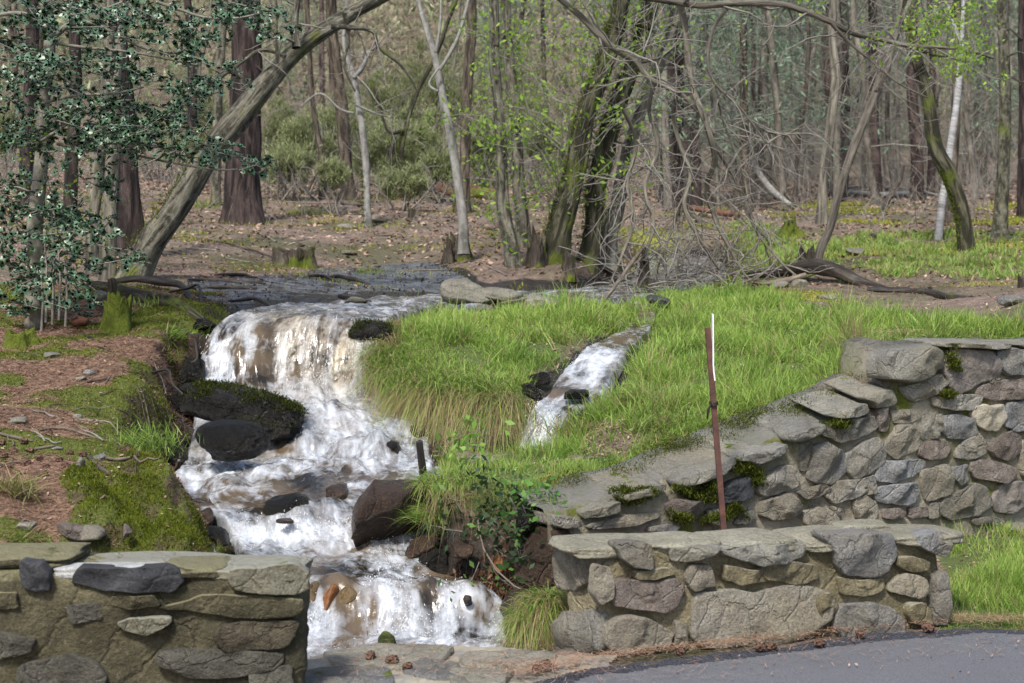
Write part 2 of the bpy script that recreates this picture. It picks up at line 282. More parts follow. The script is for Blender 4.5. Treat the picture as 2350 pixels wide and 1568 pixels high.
def G_(u, v, ymin=7.6):
    """depth at which the line of sight (u, v) first meets the ground"""
    Y = _ys[_ys > ymin]; z = EYE-(v-HV)*Y/F; g = gz((u-CU)*Y/F, Y); k = np.where(z < g)[0]
    return float(Y[k[0]]) if len(k) else 60.0
jit = fbm(XX*2.5, YY*2.5, 21, 3)
ju = TU+fbm(XX*1.6, YY*1.6, 31, 3)*28; jv = TV+jit*14
def soft(m, it=1):
    m = m.astype(float)
    for _ in range(it): m = (m+np.roll(m, 1, 0)+np.roll(m, -1, 0)+np.roll(m, 1, 1)+np.roll(m, -1, 1))/5
    return m
isl = [(880,735),(960,695),(1030,688),(1180,690),(1290,686),(1450,688),(1450,740),(1385,775),(1320,805),(1275,850),(1225,890),(1190,960),(1180,1020),(950,1020),(880,930),(870,800)]
mea = [(1450,680),(1700,672),(1850,705),(2000,728),(2420,750),(2420,785),(2150,778),(2010,820),(1930,900),(1700,990),(1520,1060),(1440,1100),(1340,1110),(1400,1060),(1310,1040),(1250,1060),(1290,990),(1350,950),(1400,900),(1430,830),(1450,780)]
kno = [(960,1070),(1060,1055),(1200,1040),(1320,1050),(1500,1055),(1390,1105),(1300,1120),(1250,1150),(1160,1170),(1000,1150)]
ver = [(2160,1185),(2600,1180),(2600,1455),(2160,1450)]
law = [(1690,640),(1720,600),(1500,545),(1700,520),(1900,540),(2500,540),(2500,650),(2250,640),(2050,640),(1950,600),(1850,650)]
near_ = (YY < 16.5)
m_isl = soft(inpoly(ju, jv, isl) & (YY > 10.9) & near_ & ((dist > .05) | ((YY > 12.9) & (YY < 15) & (TU > 1380)))); m_mea = soft(inpoly(ju, jv, mea) & (YY > 8.3) & near_ & ((dist > .05) | ((YY > 12.9) & (YY < 15) & (TU > 1380) & (TU < 1560))))
m_kno = soft(inpoly(ju, jv, kno) & (YY > 8.3) & (YY < 10.3)); m_ver = soft(inpoly(ju, jv, ver) & (YY < 10.1) & (YY > 7.7)); m_law = soft(inpoly(ju, jv, law) & (YY > 15) & (YY < 32))
m_law = m_law*sst(-.55, .25, fbm(XX*.7, YY*.7, 3, 3))
sidem = sst(.02, .32, dist+fbm(XX*4, YY*4, 12, 3)*.08); lside = (TU < 1345+(TV < 860)*60) & (YY > 10.7) & (YY < 12.9) & (TU > 1120); m_isl = np.where(lside, m_isl*sidem, m_isl)
bare = soft(inpoly(ju, jv, [(1320,985),(1430,965),(1480,1010),(1450,1060),(1340,1050)]), 2)
m_mea *= (1-.85*bare); bare2 = sst(.15, .5, fbm(XX*1.3, YY*1.3, 77, 3))
m_grass = np.clip(m_isl+m_mea+m_kno+m_ver, 0, 1)
leftb = soft((XX < -1.6) & (YY < 15.0) & (TU < 520) & (YY > 7.5), 3)
hump = soft(inpoly(ju, jv, [(150,1085),(330,1060),(385,1060),(400,1120),(460,1180),(480,1260),(150,1260),(190,1150)]) & (YY < 9.8), 2)
edge_moss = sst(.9, .2, dist)*leftb
mo = np.clip(leftb*sst(-.15, .22, fbm(XX*.9, YY*1.5, 55, 4)+.12*edge_moss)+hump, 0, 1)
back_moss = (YY > 15)*(YY < 33)*sst(.12, .5, fbm(XX*.55, YY*.9, 66, 4))*np.clip(.35+(TU > 1350)*.65+0, 0, 1)
moss = np.clip(mo+back_moss, 0, 1)
wet = np.clip(sst(.30, .02, dist)+soft(inpoly(ju, jv, [(420,640),(560,650),(1000,605),(1100,640),(1480,645),(1480,700),(1000,705),(480,730)]) & (YY > 12.8) & (YY < 19.5), 3)*1.0, 0, 1)*(1-.8*m_grass)*(1-.85*hump)
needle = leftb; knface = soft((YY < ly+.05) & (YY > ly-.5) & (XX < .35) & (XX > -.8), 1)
grassm = np.clip(m_grass+m_law*.8, 0, 1)
H = H+hump*(fbm(XX*4.5, YY*4.5, 71, 4)*.11+.02)+leftb*fbm(XX*3.2, YY*3.2, 72, 4)*.028
vid = np.arange(XX.size).reshape(XX.shape); quads = np.stack([vid[:-1, :-1], vid[:-1, 1:], vid[1:, 1:], vid[1:, :-1]], -1).reshape(-1, 4)
mask1 = np.stack([moss, wet, needle, grassm], -1).reshape(-1, 4); mask2 = np.stack([knface, 1-sst(40, 14, YY)*1.0, back_moss, np.ones_like(XX)], -1).reshape(-1, 4)
b = NB('forest_ground'); v = b.co(); a1 = b.attr('mask'); s1 = b.n('ShaderNodeSeparateColor'); b.l(a1.outputs['Color'], s1.inputs[0]); a2 = b.attr('mask2'); s2 = b.n('ShaderNodeSeparateColor'); b.l(a2.outputs['Color'], s2.inputs[0])
nf = b.noise(28, 7, v, .7); nm = b.noise(5, 6, v, .65); nl = b.vor(22, v); nb_ = b.noise(.8, 5, v)
litter = b.mix(b.ramp(nf, (.3, 0), (.7, 1)), (.06, .042, .032), (.30, .21, .16)); litter = b.mix(b.ramp(nl, (.0, 0), (.5, .75)), (.33, .255, .20), litter); litter = b.mix(b.ramp(nm, (.42, .0), (.62, .6)), litter, (.09, .065, .05))
litter = b.mix(b.ramp(nb_, (.45, 0), (.62, .75)), litter, (.07, .075, .028))
need = b.mix(b.ramp(nf, (.3, 0), (.7, 1)), (.09, .055, .036), (.36, .225, .155)); mossc = b.mix(nf, (.03, .042, .007), (.15, .18, .024)); mossb = b.mix(nf, (.14, .15, .02), (.33, .34, .06))
c = b.mix(s1.outputs[2], litter, need)
c = b.mix(a1.outputs['Alpha'], c, b.mix(nf, (.05, .06, .02), (.12, .17, .035)))
mf = b.ramp(b.math('ADD', s1.outputs[0], b.math('MULTIPLY', b.math('SUBTRACT', nm, .5), 1.1)), (.40, 0), (.55, 1)); c = b.mix(mf, c, b.mix(s2.outputs[2], mossc, mossb))
sf = b.ramp(b.math('ADD', b.up(), b.math('MULTIPLY', b.math('SUBTRACT', nm, .5), .9)), (.50, 1), (.72, 0)); c = b.mix(b.math('MULTIPLY', sf, .9), c, b.mix(nf, (.022, .015, .011), (.13, .085, .055)))
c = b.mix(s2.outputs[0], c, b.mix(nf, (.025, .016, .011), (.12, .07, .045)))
wf = b.ramp(b.math('ADD', s1.outputs[1], b.math('MULTIPLY', b.math('SUBTRACT', nm, .5), .8)), (.35, 0), (.6, 1)); c = b.mix(wf, c, b.mix(nf, (.008, .007, .006), (.05, .04, .034)))
b.l(c, b.b.inputs['Base Color']); b.l(b.math('SUBTRACT', .9, b.math('MULTIPLY', wf, .72)), b.b.inputs['Roughness']); b.b.inputs['Specular IOR Level'].default_value = .5
b.bump(b.math('ADD', b.math('MULTIPLY', nf, .7), b.math('ADD', nm, b.math('MULTIPLY', nl, .5))), .9, .05); M['ground'] = b.m
obj('forest_floor', np.stack([XX, YY, H], -1).reshape(-1, 3), quads, M['ground'], label='brown leaf strewn woodland ground with mossy and muddy banks', kind='structure', loc=(0, 0, 0), attrs={'mask': mask1, 'mask2': mask2})
# ------------------------------------------------------------ water
b = NB('rushing_water'); v = b.co('UV'); v1 = b.co('UV', (9, 2.2, 1)); v2 = b.co('UV', (24, 4.5, 1)); v3 = b.co('UV', (9, 5.5, 1)); vo = b.co()
at = b.attr('Col'); sp = b.n('ShaderNodeSeparateColor'); b.l(at.outputs['Color'], sp.inputs[0])
st = b.noise(1, 5, v1, .55, .9); st2 = b.noise(1, 4, v2, .6, .6); lump = b.mix(.5, b.noise(1, 6, v3, .62, 1.4), b.noise(9, 5, vo, .6, .8))      # stretched along the flow
flow = b.mix(sp.outputs[2], lump, b.mix(.35, b.mix(.35, st, st2), b.noise(11, 6, vo, .62, .5)))      # blue channel: how streaky the water is
f = b.math('ADD', sp.outputs[0], b.math('MULTIPLY', b.math('SUBTRACT', flow, .5), 3.8)); ff = b.ramp(f, (.12, 0), (.46, .45), (.95, 1))
foam = b.mix(sp.outputs[1], (.60, .645, .71), (.50, .425, .28))
foam = b.mix(b.ramp(b.noise(1, 5, b.co('UV', (8, .9, 1)), .6, .6), (.40, 0), (.66, .8)), foam, (.27, .285, .31))
dark = b.mix(b.ramp(b.noise(3, 3, vo), (.4, 0), (.6, 1)), (.020, .016, .011), (.11, .082, .052)); c = b.mix(ff, dark, foam)
b.l(c, b.b.inputs['Base Color']); b.l(b.math('ADD', b.math('MULTIPLY', ff, .30), .10), b.b.inputs['Roughness']); b.b.inputs['Specular IOR Level'].default_value = .5
b.b.inputs['Subsurface Weight'].default_value = .15; b.b.inputs['Subsurface Radius'].default_value = (.05, .05, .06); b.b.inputs['Subsurface Scale'].default_value = .3
b.bump(flow, .38, .045); M['water'] = b.m
FO = [(660,740,90,36,.05,1),(760,830,100,85,.08,1),(690,800,70,80,-.12,.8),(548,800,16,50,-.5,0),(600,850,26,50,-.5,0),(612,768,22,16,-.5,0),(515,780,12,30,-.3,0),(575,900,30,20,-.3,0),(500,850,14,60,.15,0),(680,860,10,40,-.3,.5),(740,800,12,60,-.25,1),(850,850,30,60,.25,0),(780,800,30,22,-.22,0),(820,770,30,14,-.2,.2),
 (860,1035,18,26,-.75,0),(905,1045,12,24,-.6,0),(800,1030,18,20,-.35,0),(690,1130,110,18,-.28,.3),(500,1160,60,14,-.12,.2),(620,1110,40,6,.3,0),(800,1120,60,6,.25,0),(560,1135,60,6,.25,0),(560,1215,40,16,.2,0),(900,1120,40,10,-.2,0),(470,1100,60,8,.3,0),(700,1085,120,8,.35,0),(720,1050,60,10,.2,0),(640,1050,40,16,-.25,.2),(850,1245,50,12,-.2,0),(640,1120,60,14,-.15,.1),(850,1110,70,10,-.1,0),(560,1100,90,8,.4,0),(440,1120,22,22,.5,0),(650,1170,36,20,-.55,0),(720,1150,40,18,-.35,0),(600,1190,30,25,-.1,0),
 (700,1240,120,16,.35,0),(700,1310,100,20,-.22,.2),(780,1330,70,14,-.25,.1),(600,1240,60,22,.3,0),(890,1310,45,45,.3,0),(755,1365,22,32,-.6,0),(790,1380,22,34,-.35,.8),(860,1420,14,26,-.35,0),(900,1400,50,30,.1,0),(975,1395,22,16,-.5,0),(1050,1400,40,40,.2,0),(1085,1380,15,18,-.4,0),(1100,1430,18,16,-.35,0),(1050,1330,60,14,-.35,0),(700,1450,60,30,.2,0),
 (1290,890,30,15,-.35,0),(1300,940,14,12,-.2,0),(1350,830,40,20,.25,0)]
def water(rows, nt_, ns, name, label, seed, warp=1.0):
    Gd, fo, arc, wid = ribbon(rows, nt_, ns)
    # the lips of the falls wander: slide every column along the flow a little
    s0_ = np.linspace(-.5, .5, ns)[None, :]*wid[:, None]; ee = np.minimum(1, np.minimum(np.arange(ns), ns-1-np.arange(ns))/12.0)[None, :]
    am = np.interp(Gd[:, 0, 1], [8, 9.8, 11.4, 12, 13.5], [.15, .24, .14, .06, .02])[:, None]*warp
    ta = arc[:, None]+am*ee*(fbm(s0_*2.4+seed, arc[:, None]*.8, 31, 3)*1.3+.25*fbm(s0_*9, arc[:, None]*1.5, 33, 2)); Gn = Gd.copy()
    for j in range(ns):
        for c_ in range(3): Gn[:, j, c_] = np.interp(ta[:, j], arc, Gd[:, j, c_])
    Gd = Gn
    dt = np.gradient(Gd, axis=0); ds = np.gradient(Gd, axis=1); N = np.cross(dt, ds); N /= np.linalg.norm(N, axis=2)[..., None]+1e-9; N[N[..., 2] < 0] *= -1
    steep = np.clip(1-N[..., 2], 0, 1); steep = (steep+np.roll(steep, 3, 0)+np.roll(steep, -3, 0))/3
    s = np.linspace(-.5, .5, ns)[None, :]*wid[:, None]; a = np.repeat(arc[:, None], ns, 1)
    U = Gd[..., 0]/Gd[..., 1]*F+CU; V = HV-(Gd[..., 2]-EYE)*F/Gd[..., 1]
    foam = np.repeat(fo[:, None], ns, 1)*.52+fbm(s*3.2+seed, a*1.6, 17, 4)*.22; tan = np.zeros_like(foam)
    for (u, v_, ru, rv, df, tn) in FO:
        g = np.exp(-((U-u)/ru)**2-((V-v_)/rv)**2); foam = foam+df*g; tan = np.maximum(tan, tn*g)
    sdist = s+fbm(s*3, a*1.5, seed, 2)*.05
    streak = fbm(sdist*8, a*.9, seed, 4); lumps = fbm(sdist*4.2, a*2.4, seed+4.0, 4); big = fbm(sdist*2.6, a*1.8, seed+11.0, 2); rid = 1-2*np.abs(fbm(Gd[..., 0]*5, Gd[..., 1]*6, Gd[..., 2]*5+seed+9, 4))
    stk = np.clip(steep*3, 0, 1)
    amp = stk*(streak*.022+lumps*.030+big*.060)+(1-stk)*((lumps*.055+big*.045)*np.clip(foam*1.5, .35, 1.2)+rid*.016*np.clip(foam*1.6, .15, 1))
    edge = np.minimum(1, np.minimum(np.arange(ns), ns-1-np.arange(ns))/5.0)[None, :]
    farf = sst(20, 13, Gd[..., 1])*.7+.3
    Pp = Gd+N*(amp*farf*(.4+.6*edge)*(1 if warp == 1 else .6)-.07*(1-edge)**2+.025)[..., None]
    if warp < 1: Pp[..., 2] -= .03*np.clip(.4+(1-stk), 0, 1)
    # swells over hidden boulders
    for (u, v_, Y, r, h) in BUMP:
        c = P(u, v_, Y); g = np.exp(-((Gd[..., 0]-c[0])**2+(Gd[..., 1]-c[1])**2)/r**2); Pp[..., 2] += g*h
    vi = np.arange(nt_*ns).reshape(nt_, ns); q = np.stack([vi[:-1, :-1], vi[:-1, 1:], vi[1:, 1:], vi[1:, :-1]], -1).reshape(-1, 4)[:, ::-1].copy()
    colr = np.stack([foam, tan, np.clip(.25+stk, 0, 1)], -1).reshape(-1, 3); uvs = np.stack([s, a], -1).reshape(-1, 2)
    o = obj(name, Pp.reshape(-1, 3), q, M['water'], label=label, kind='structure', loc=(0, 0, 0), col=colr, uv=uvs)
    return o, Pp, N, foam, stk, dt
BUMP = [(870,1060,10.78,.15,.20),(795,1060,10.85,.12,.12),(700,1050,10.95,.14,.07),(930,1000,11.2,.15,.06),(720,960,11.5,.25,.07),(690,1225,9.35,.15,.10),(760,1180,9.5,.12,.06),(640,1190,9.5,.14,.04),(770,1440,8.35,.12,.08),(880,1440,8.3,.10,.07),(970,1430,8.35,.10,.09),(1080,1430,8.3,.12,.09),(700,1100,10.2,.4,.02),(520,1110,10.2,.2,.03),(1340,850,11.8,.10,.05),(900,930,11.9,.12,.09),(730,760,12.5,.35,.05)]
wo, WP, WN, WF, WS, WD = water(MAIN, 860, 200, 'stream', 'white and brown rushing stream tumbling over the waterfall', 1)
so2, SP, SN, SF, SSt, SD = water(SIDE, 330, 60, 'side_stream', 'narrow side stream spilling through the grass', 4, .5)
def spray(Pp, N, foam, stk, dt, n, parent, seed, s0):
    r = np.random.default_rng(seed); nt_, ns = foam.shape; wgt = np.clip(foam-.35, 0, 1)*(stk*1.2+.25); wgt *= (Pp[..., 1] < 14); p = (wgt/wgt.sum()).ravel()
    k = r.choice(nt_*ns, n, p=p); P0 = Pp.reshape(-1, 3)[k]; Nn = N.reshape(-1, 3)[k]; T = dt.reshape(-1, 3)[k]; T /= np.linalg.norm(T, axis=1)[:, None]+1e-9; sk = stk.ravel()[k]
    T = T+r.normal(size=(n, 3))*(.12+.5*(1-sk))[:, None]; T /= np.linalg.norm(T, axis=1)[:, None]
    L = (r.gamma(2, .004, n)*(.4+1.2*sk)+.0015)*s0; w_ = r.uniform(.0010, .0032, n)*s0; side = np.cross(T, Nn); side /= np.linalg.norm(side, axis=1)[:, None]+1e-9
    c0 = P0+Nn*(r.gamma(1.3, .016, n))[:, None]
    V = np.stack([c0-T*L[:, None], c0+side*w_[:, None], c0+T*L[:, None], c0-side*w_[:, None], c0+Nn*w_[:, None]*1.2], 1).reshape(-1, 3)
    b_ = (np.arange(n)*5)[:, None]; Fa = np.concatenate([b_+[0, 1, 4], b_+[1, 2, 4], b_+[2, 3, 4], b_+[3, 0, 4]])
    obj('spray', V, Fa, M['foam'], parent, kind='stuff')
b = NB('foam_drops'); b.b.inputs['Base Color'].default_value = (.82, .85, .89, 1); b.b.inputs['Roughness'].default_value = .25; b.b.inputs['Specular IOR Level'].default_value = .5; b.l(b.mix(b.noise(9, 2, b.co()), (.60, .60, .58), (.70, .73, .78)), b.b.inputs['Base Color']); M['foam'] = b.m
spray(WP, WN, WF, WS, WD, 9000, wo, 1, .75); spray(SP, SN, SF, SSt, SD, 1200, so2, 2, .7)
# shallow film of run-off water glistening on the mud above the fall
fm = soft(inpoly(TU, TV, [(430,650),(600,632),(800,612),(1000,600),(1080,640),(1030,672),(860,690),(700,702),(540,712),(470,690)]) & (YY > 13) & (YY < 19.5), 2)*(dist > .02)
Hs = H.copy()
for _ in range(26): Hs = (Hs+np.roll(Hs, 1, 0)+np.roll(Hs, -1, 0)+np.roll(Hs, 1, 1)+np.roll(Hs, -1, 1))/5
fok = (fm > .4); fv = np.stack([XX, YY, Hs+.006+fbm(XX*9, YY*14, 2, 2)*.006], -1).reshape(-1, 3); fq = quads[fok.ravel()[quads].all(1)]; fu = np.unique(fq); mp_ = np.full(XX.size, -1); mp_[fu] = np.arange(len(fu))
b = NB('runoff_film'); vo = b.co(); n1 = b.noise(1, 6, b.co('Object', (6, 6, 6)), .62); b.l(b.mix(b.ramp(n1, (.34, 0), (.80, 1)), (.03, .028, .027), (.23, .24, .265)), b.b.inputs['Base Color']); b.b.inputs['Roughness'].default_value = .10; b.b.inputs['Specular IOR Level'].default_value = 1.0; b.bump(b.noise(9, 4, vo, .6), .7, .06); M['film'] = b.m  # pale blue-grey patches put the sky's reflection into the film's colour
obj('mud_puddles', fv[fu], mp_[fq], M['film'], label='thin film of run off water glistening on the mud above the waterfall', kind='structure', loc=(0, 0, 0))
# ------------------------------------------------------------ generic solids
def cube_pts(n):
    t = np.linspace(-1, 1, n+1); out = []; fa = []; off = 0
    for ax in range(3):
        for sg_ in (-1, 1):
            a, b_ = np.meshgrid(t, t, indexing='ij'); p = np.zeros((n+1, n+1, 3)); p[..., ax] = sg_; p[..., (ax+1) % 3] = a; p[..., (ax+2) % 3] = b_
            i = np.arange((n+1)**2).reshape(n+1, n+1)+off; q = np.stack([i[:-1, :-1], i[1:, :-1], i[1:, 1:], i[:-1, 1:]], -1).reshape(-1, 4)
            fa.append(q if sg_ > 0 else q[:, ::-1]); out.append(p.reshape(-1, 3)); off += (n+1)**2
    V = np.concatenate(out); Fq = np.concatenate(fa); key = np.round(V*1e4).astype(int); _, ix, inv = np.unique(key, axis=0, return_index=True, return_inverse=True)
    return V[ix], inv.ravel()[Fq]
_cp = {}
def rock_geo(n, k, seed, facets=7, fc=.72, rough=.06):
    if n not in _cp: _cp[n] = cube_pts(n)
    V, Fq = _cp[n]; nr = (np.abs(V)**k).sum(1)**(1/k); V = V/nr[:, None]; r = np.random.default_rng(seed)
    for _ in range(facets):
        d = r.normal(size=3); d /= np.linalg.norm(d); c = fc*r.uniform(.9, 1.15); e = V@d-c; V = V-np.where(e > 0, e, 0)[:, None]*d*.92
    nz = fbm(V[:, 0]*1.3+seed*3.1, V[:, 1]*1.3, V[:, 2]*1.3, 4)*rough*1.5+fbm(V[:, 0]*6+seed, V[:, 1]*6, V[:, 2]*6, 3)*rough*.35
    return V*(1+nz)[:, None], Fq
def rock(name, u, v, Y, w_, h_, d_, mat, label=None, cat='rock', seed=1, rz=0, ry=0, n=12, k=3.5, facets=7, group=None, parent=None, rough=.06, xyz=None, fc=.72, rx=0, kind=None):
    """boulder whose middle is seen at (u, v); w_, h_ in picture px, d_ in metres"""
    V, Fq = rock_geo(n, k, seed, facets, fc, rough); c = np.array(xyz if xyz is not None else P(u, v, Y)); V = V*np.array([w_*Y/F/2, d_/2, h_*Y/F/2])
    for ax, an in ((1, ry), (0, rx), (2, rz)):
        if an:
            ca, sa = math.cos(an), math.sin(an); i, j = [(1, 2), (2, 0), (0, 1)][ax]; V = V.copy(); V[:, i], V[:, j] = V[:, i]*ca-V[:, j]*sa, V[:, i]*sa+V[:, j]*ca
    return obj(name, V+c, Fq, mat, parent, label, cat if parent is None else None, group, kind)
def stone_geo(poly, frame, bulge, depth, seed, back=(0, 0), nr=30, rel=.012, flat=.0):
    """poly: outline on the wall face (s, t); frame(s, t, n) -> world; n points out of the wall"""
    p = np.array(poly, float)
    if ((np.roll(p[:, 0], -1)-p[:, 0])*(np.roll(p[:, 1], -1)+p[:, 1])).sum() < 0: p = p[::-1]
    q = []
    for i in range(len(p)):
        a, b_ = p[i], p[(i+1) % len(p)]; q += [a*.92+b_*.08, a*.5+b_*.5, a*.08+b_*.92]
    q = np.array(q); sl_ = np.r_[0, np.cumsum(np.linalg.norm(np.roll(q, -1, 0)-q, axis=1))]; t = np.linspace(0, sl_[-1], nr, endpoint=False); qq = np.vstack([q, q[:1]])
    q = np.stack([np.interp(t, sl_, qq[:, i]) for i in range(2)], -1); c = q.mean(0); r = np.random.default_rng(seed); sz = np.sqrt(np.ptp(q[:, 0])*np.ptp(q[:, 1]))
    q = q+((fbm(q[:, 0]*9/max(sz, .1)*.3, q[:, 1]*9/max(sz, .1)*.3, seed, 3))[:, None])*(q-c)*.10
    rings = [(1.0, -depth), (1.01, -.02), (1.0, bulge*.50), (.965, bulge*.86), (.90, bulge*1.02), (.80, bulge*1.10), (.66, bulge*1.15), (.50, bulge*1.18), (.34, bulge*1.2), (.16, bulge*1.2)]
    pls = [(r.normal(size=2)*.35, bulge*r.uniform(.85, 1.15)) for _ in range(5)]
    tl = r.normal(size=2)*.12*bulge/max(sz, .05)*2; V = []
    for k, (sc, n_) in enumerate(rings):
        pp = c+(q-c)*sc; nn = np.full(len(pp), n_)
        if k >= 2:
            for (tv, c0_) in pls: nn = np.minimum(nn, c0_+(pp-c)@tv+.15*bulge)
            nn = np.maximum(nn, bulge*.25 if k > 2 else bulge*.15)
            nn = nn+((pp-c)@tl)*.5+fbm(pp[:, 0]*9+seed, pp[:, 1]*9, seed*1.7, 4)*rel+np.abs(fbm(pp[:, 0]*4+seed, pp[:, 1]*4, 5, 2))*rel*1.2
        if k == 0: pp = pp+np.array(back)
        V.append(np.stack([pp[:, 0], pp[:, 1], nn], -1))
    V.append(np.array([[c[0], c[1], V[-1][:, 2].mean()]])); V = np.vstack(V); Fa = []; m = len(rings)
    for k in range(m-1):
        for i in range(nr): j = (i+1) % nr; Fa.append((k*nr+i, k*nr+j, (k+1)*nr+j, (k+1)*nr+i))
    for i in range(nr): Fa.append(((m-1)*nr+i, (m-1)*nr+(i+1) % nr, m*nr))
    W = frame(V[:, 0], V[:, 1], V[:, 2]); return W, [f[::-1] for f in Fa]
def wall_frame(P0, P1):
    P0 = np.array(P0, float); P1 = np.array(P1, float); d = P1-P0; L = np.linalg.norm(d); d /= L; n = np.array([d[1], -d[0]])
    def fr(s, t, nn): return np.stack([P0[0]+d[0]*s+n[0]*nn, P0[1]+d[1]*s+n[1]*nn, t], -1)
    def px(u, v):
        a = (u-CU)/F; Y = (P0@n)/(a*n[0]+n[1]); X = a*Y; return ((X-P0[0])*d[0]+(Y-P0[1])*d[1], EYE-(v-HV)*Y/F)
    return fr, px, L
def tube_geo(pts, rad, ns=10, bumpy=0.0, seed=0, freq=3, flare=0, sub=None, cap=True):
    pts = np.asarray(pts, float); rad = np.asarray(rad, float); n = sub or len(pts)
    if sub:
        Q = catmull_s(np.c_[pts, rad], sub); pts = Q[:, :3]; rad = Q[:, 3]
    T = np.gradient(pts, axis=0); T /= np.linalg.norm(T, axis=1)[:, None]+1e-9
    ref = np.array([0, 1, 0.]) if abs(T[:, 1]).mean() < .8 else np.array([1., 0, 0])
    A = np.cross(T, ref); A /= np.linalg.norm(A, axis=1)[:, None]+1e-9; B = np.cross(T, A)
    arc = np.r_[0, np.cumsum(np.linalg.norm(np.diff(pts, axis=0), axis=1))]; th = np.linspace(0, 2*math.pi, ns, endpoint=False)
    r = np.repeat(rad[:, None], ns, 1)
    if bumpy: r = r*(1+bumpy*fbm(np.cos(th)[None]*freq*.5+seed, np.sin(th)[None]*freq*.5, arc[:, None]*1.4/max(rad.mean()*6, .05), 3))
    if flare: r = r*(1+flare*np.exp(-arc[:, None]/(rad[0]*1.3))*(.75+.5*np.abs(np.sin(th*2.5+seed))[None]))
    V = pts[:, None]+A[:, None]*(r*np.cos(th)[None])[..., None]+B[:, None]*(r*np.sin(th)[None])[..., None]
    uv = np.stack([np.repeat((1-np.abs(th/math.pi-1))[None], n, 0)*np.pi*rad.mean(), np.repeat(arc[:, None], ns, 1)], -1)
    vi = np.arange(n*ns).reshape(n, ns); vj = np.roll(vi, -1, 1); q = np.stack([vi[:-1], vj[:-1], vj[1:], vi[1:]], -1).reshape(-1, 4)
    V = V.reshape(-1, 3); uv = uv.reshape(-1, 2)
    if cap:
        V = np.vstack([V, pts[-1:]+T[-1:]*rad[-1]*.3]); uv = np.vstack([uv, uv[-1:]]); a = vi[-1]; e = len(V)-1
        q = np.vstack([q, np.stack([a, np.roll(a, -1), np.full(ns, e), np.full(ns, e)], -1)[:, :4]]) if False else q
        capf = np.stack([a, np.roll(a, -1), np.full(ns, e)], -1)
        return V, q, uv, capf
    return V, q, uv, np.zeros((0, 3), int)
def catmull_s(A, n):
    A = np.asarray(A, float); m = len(A); t = np.linspace(0, m-1, n); i = np.clip(t.astype(int), 0, m-2); f = (t-i)[:, None]
    p0 = A[np.clip(i-1, 0, m-1)]; p1 = A[i]; p2 = A[i+1]; p3 = A[np.clip(i+2, 0, m-1)]
    return .5*((2*p1)+(-p0+p2)*f+(2*p0-5*p1+4*p2-p3)*f**2+(-p0+3*p1-3*p2+p3)*f**3)
class Coll:
    def __init__(s): s.V = []; s.T = []; s.U = []; s.n = 0
    def tube(s, pts, rad, **k):
        V, q, uv, cf = tube_geo(pts, rad, **k); s.V.append(V); s.U.append(uv); s.T.append(np.vstack([q[:, [0, 1, 2]], q[:, [0, 2, 3]], cf])+s.n); s.n += len(V)
    def build(s, name, mat, parent=None, **k):
        if not s.V: return None
        return obj(name, np.vstack(s.V), np.vstack(s.T), mat, parent, uv=np.vstack(s.U), **k)
def blades(root, direc, L, w_, droop, col, nseg=3, rs=None, tipcol=1.25):
    """curved tapering blades: root (n,3), direc (n,3) unit, droop pulls the tip down"""
    n = len(root); r = rs or rng; t = np.linspace(0, 1, nseg+1); az = r.uniform(0, math.pi, n); side = np.stack([np.cos(az), np.sin(az), np.zeros(n)], -1)
    side = side-direc*(side*direc).sum(1)[:, None]*.8; V = np.zeros((n, 2*nseg+1, 3)); C = np.zeros((n, 2*nseg+1, 3))
    for k in range(nseg+1):
        p = root+direc*(L*t[k])[:, None]; p[:, 2] -= droop*L*t[k]**2
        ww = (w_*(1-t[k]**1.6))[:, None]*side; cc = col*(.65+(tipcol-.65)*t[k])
        if k < nseg: V[:, 2*k] = p-ww; V[:, 2*k+1] = p+ww; C[:, 2*k] = cc; C[:, 2*k+1] = cc
        else: V[:, -1] = p; C[:, -1] = cc
    m = 2*nseg+1; f = []
    for k in range(nseg-1): f += [[2*k, 2*k+1, 2*k+3], [2*k, 2*k+3, 2*k+2]]
    f += [[2*nseg-2, 2*nseg-1, 2*nseg]]; f = np.array(f); Fa = ((np.arange(n)*m)[:, None, None]+f[None]).reshape(-1, 3)
    return V.reshape(-1, 3), Fa, C.reshape(-1, 3)
# area-weighted sampling of the terrain grid
_cx = (XX[:-1, :-1]+XX[1:, 1:])/2; _cy = (YY[:-1, :-1]+YY[1:, 1:])/2; _ar = (YY[1:, :-1]-YY[:-1, :-1])*(XX[:-1, 1:]-XX[:-1, :-1])
_gy, _gx = np.gradient(H); _sx = _gx/np.gradient(XX, axis=1); _sy = _gy/np.gradient(YY, axis=0); _sl = np.clip(np.sqrt(1+_sx**2+_sy**2), 1, 4)[:-1, :-1]
def cellavg(m): return (m[:-1, :-1]+m[1:, 1:]+m[1:, :-1]+m[:-1, 1:])/4
def sample(m, n, power=0.0, r=rng):
    wt = cellavg(m)*_ar*_sl*(1/_cy**power)*(np.abs(_cx/_cy) < .39); p = (wt/wt.sum()).ravel(); k = r.choice(p.size, n, p=p); i, j = np.unravel_index(k, wt.shape)
    a = r.uniform(0, 1, n); b_ = r.uniform(0, 1, n); y = yg[i]*(1-a)+yg[i+1]*a; s = sg[j]*(1-b_)+sg[j+1]*b_; x = s*y; return np.stack([x, y, gz(x, y)], -1)
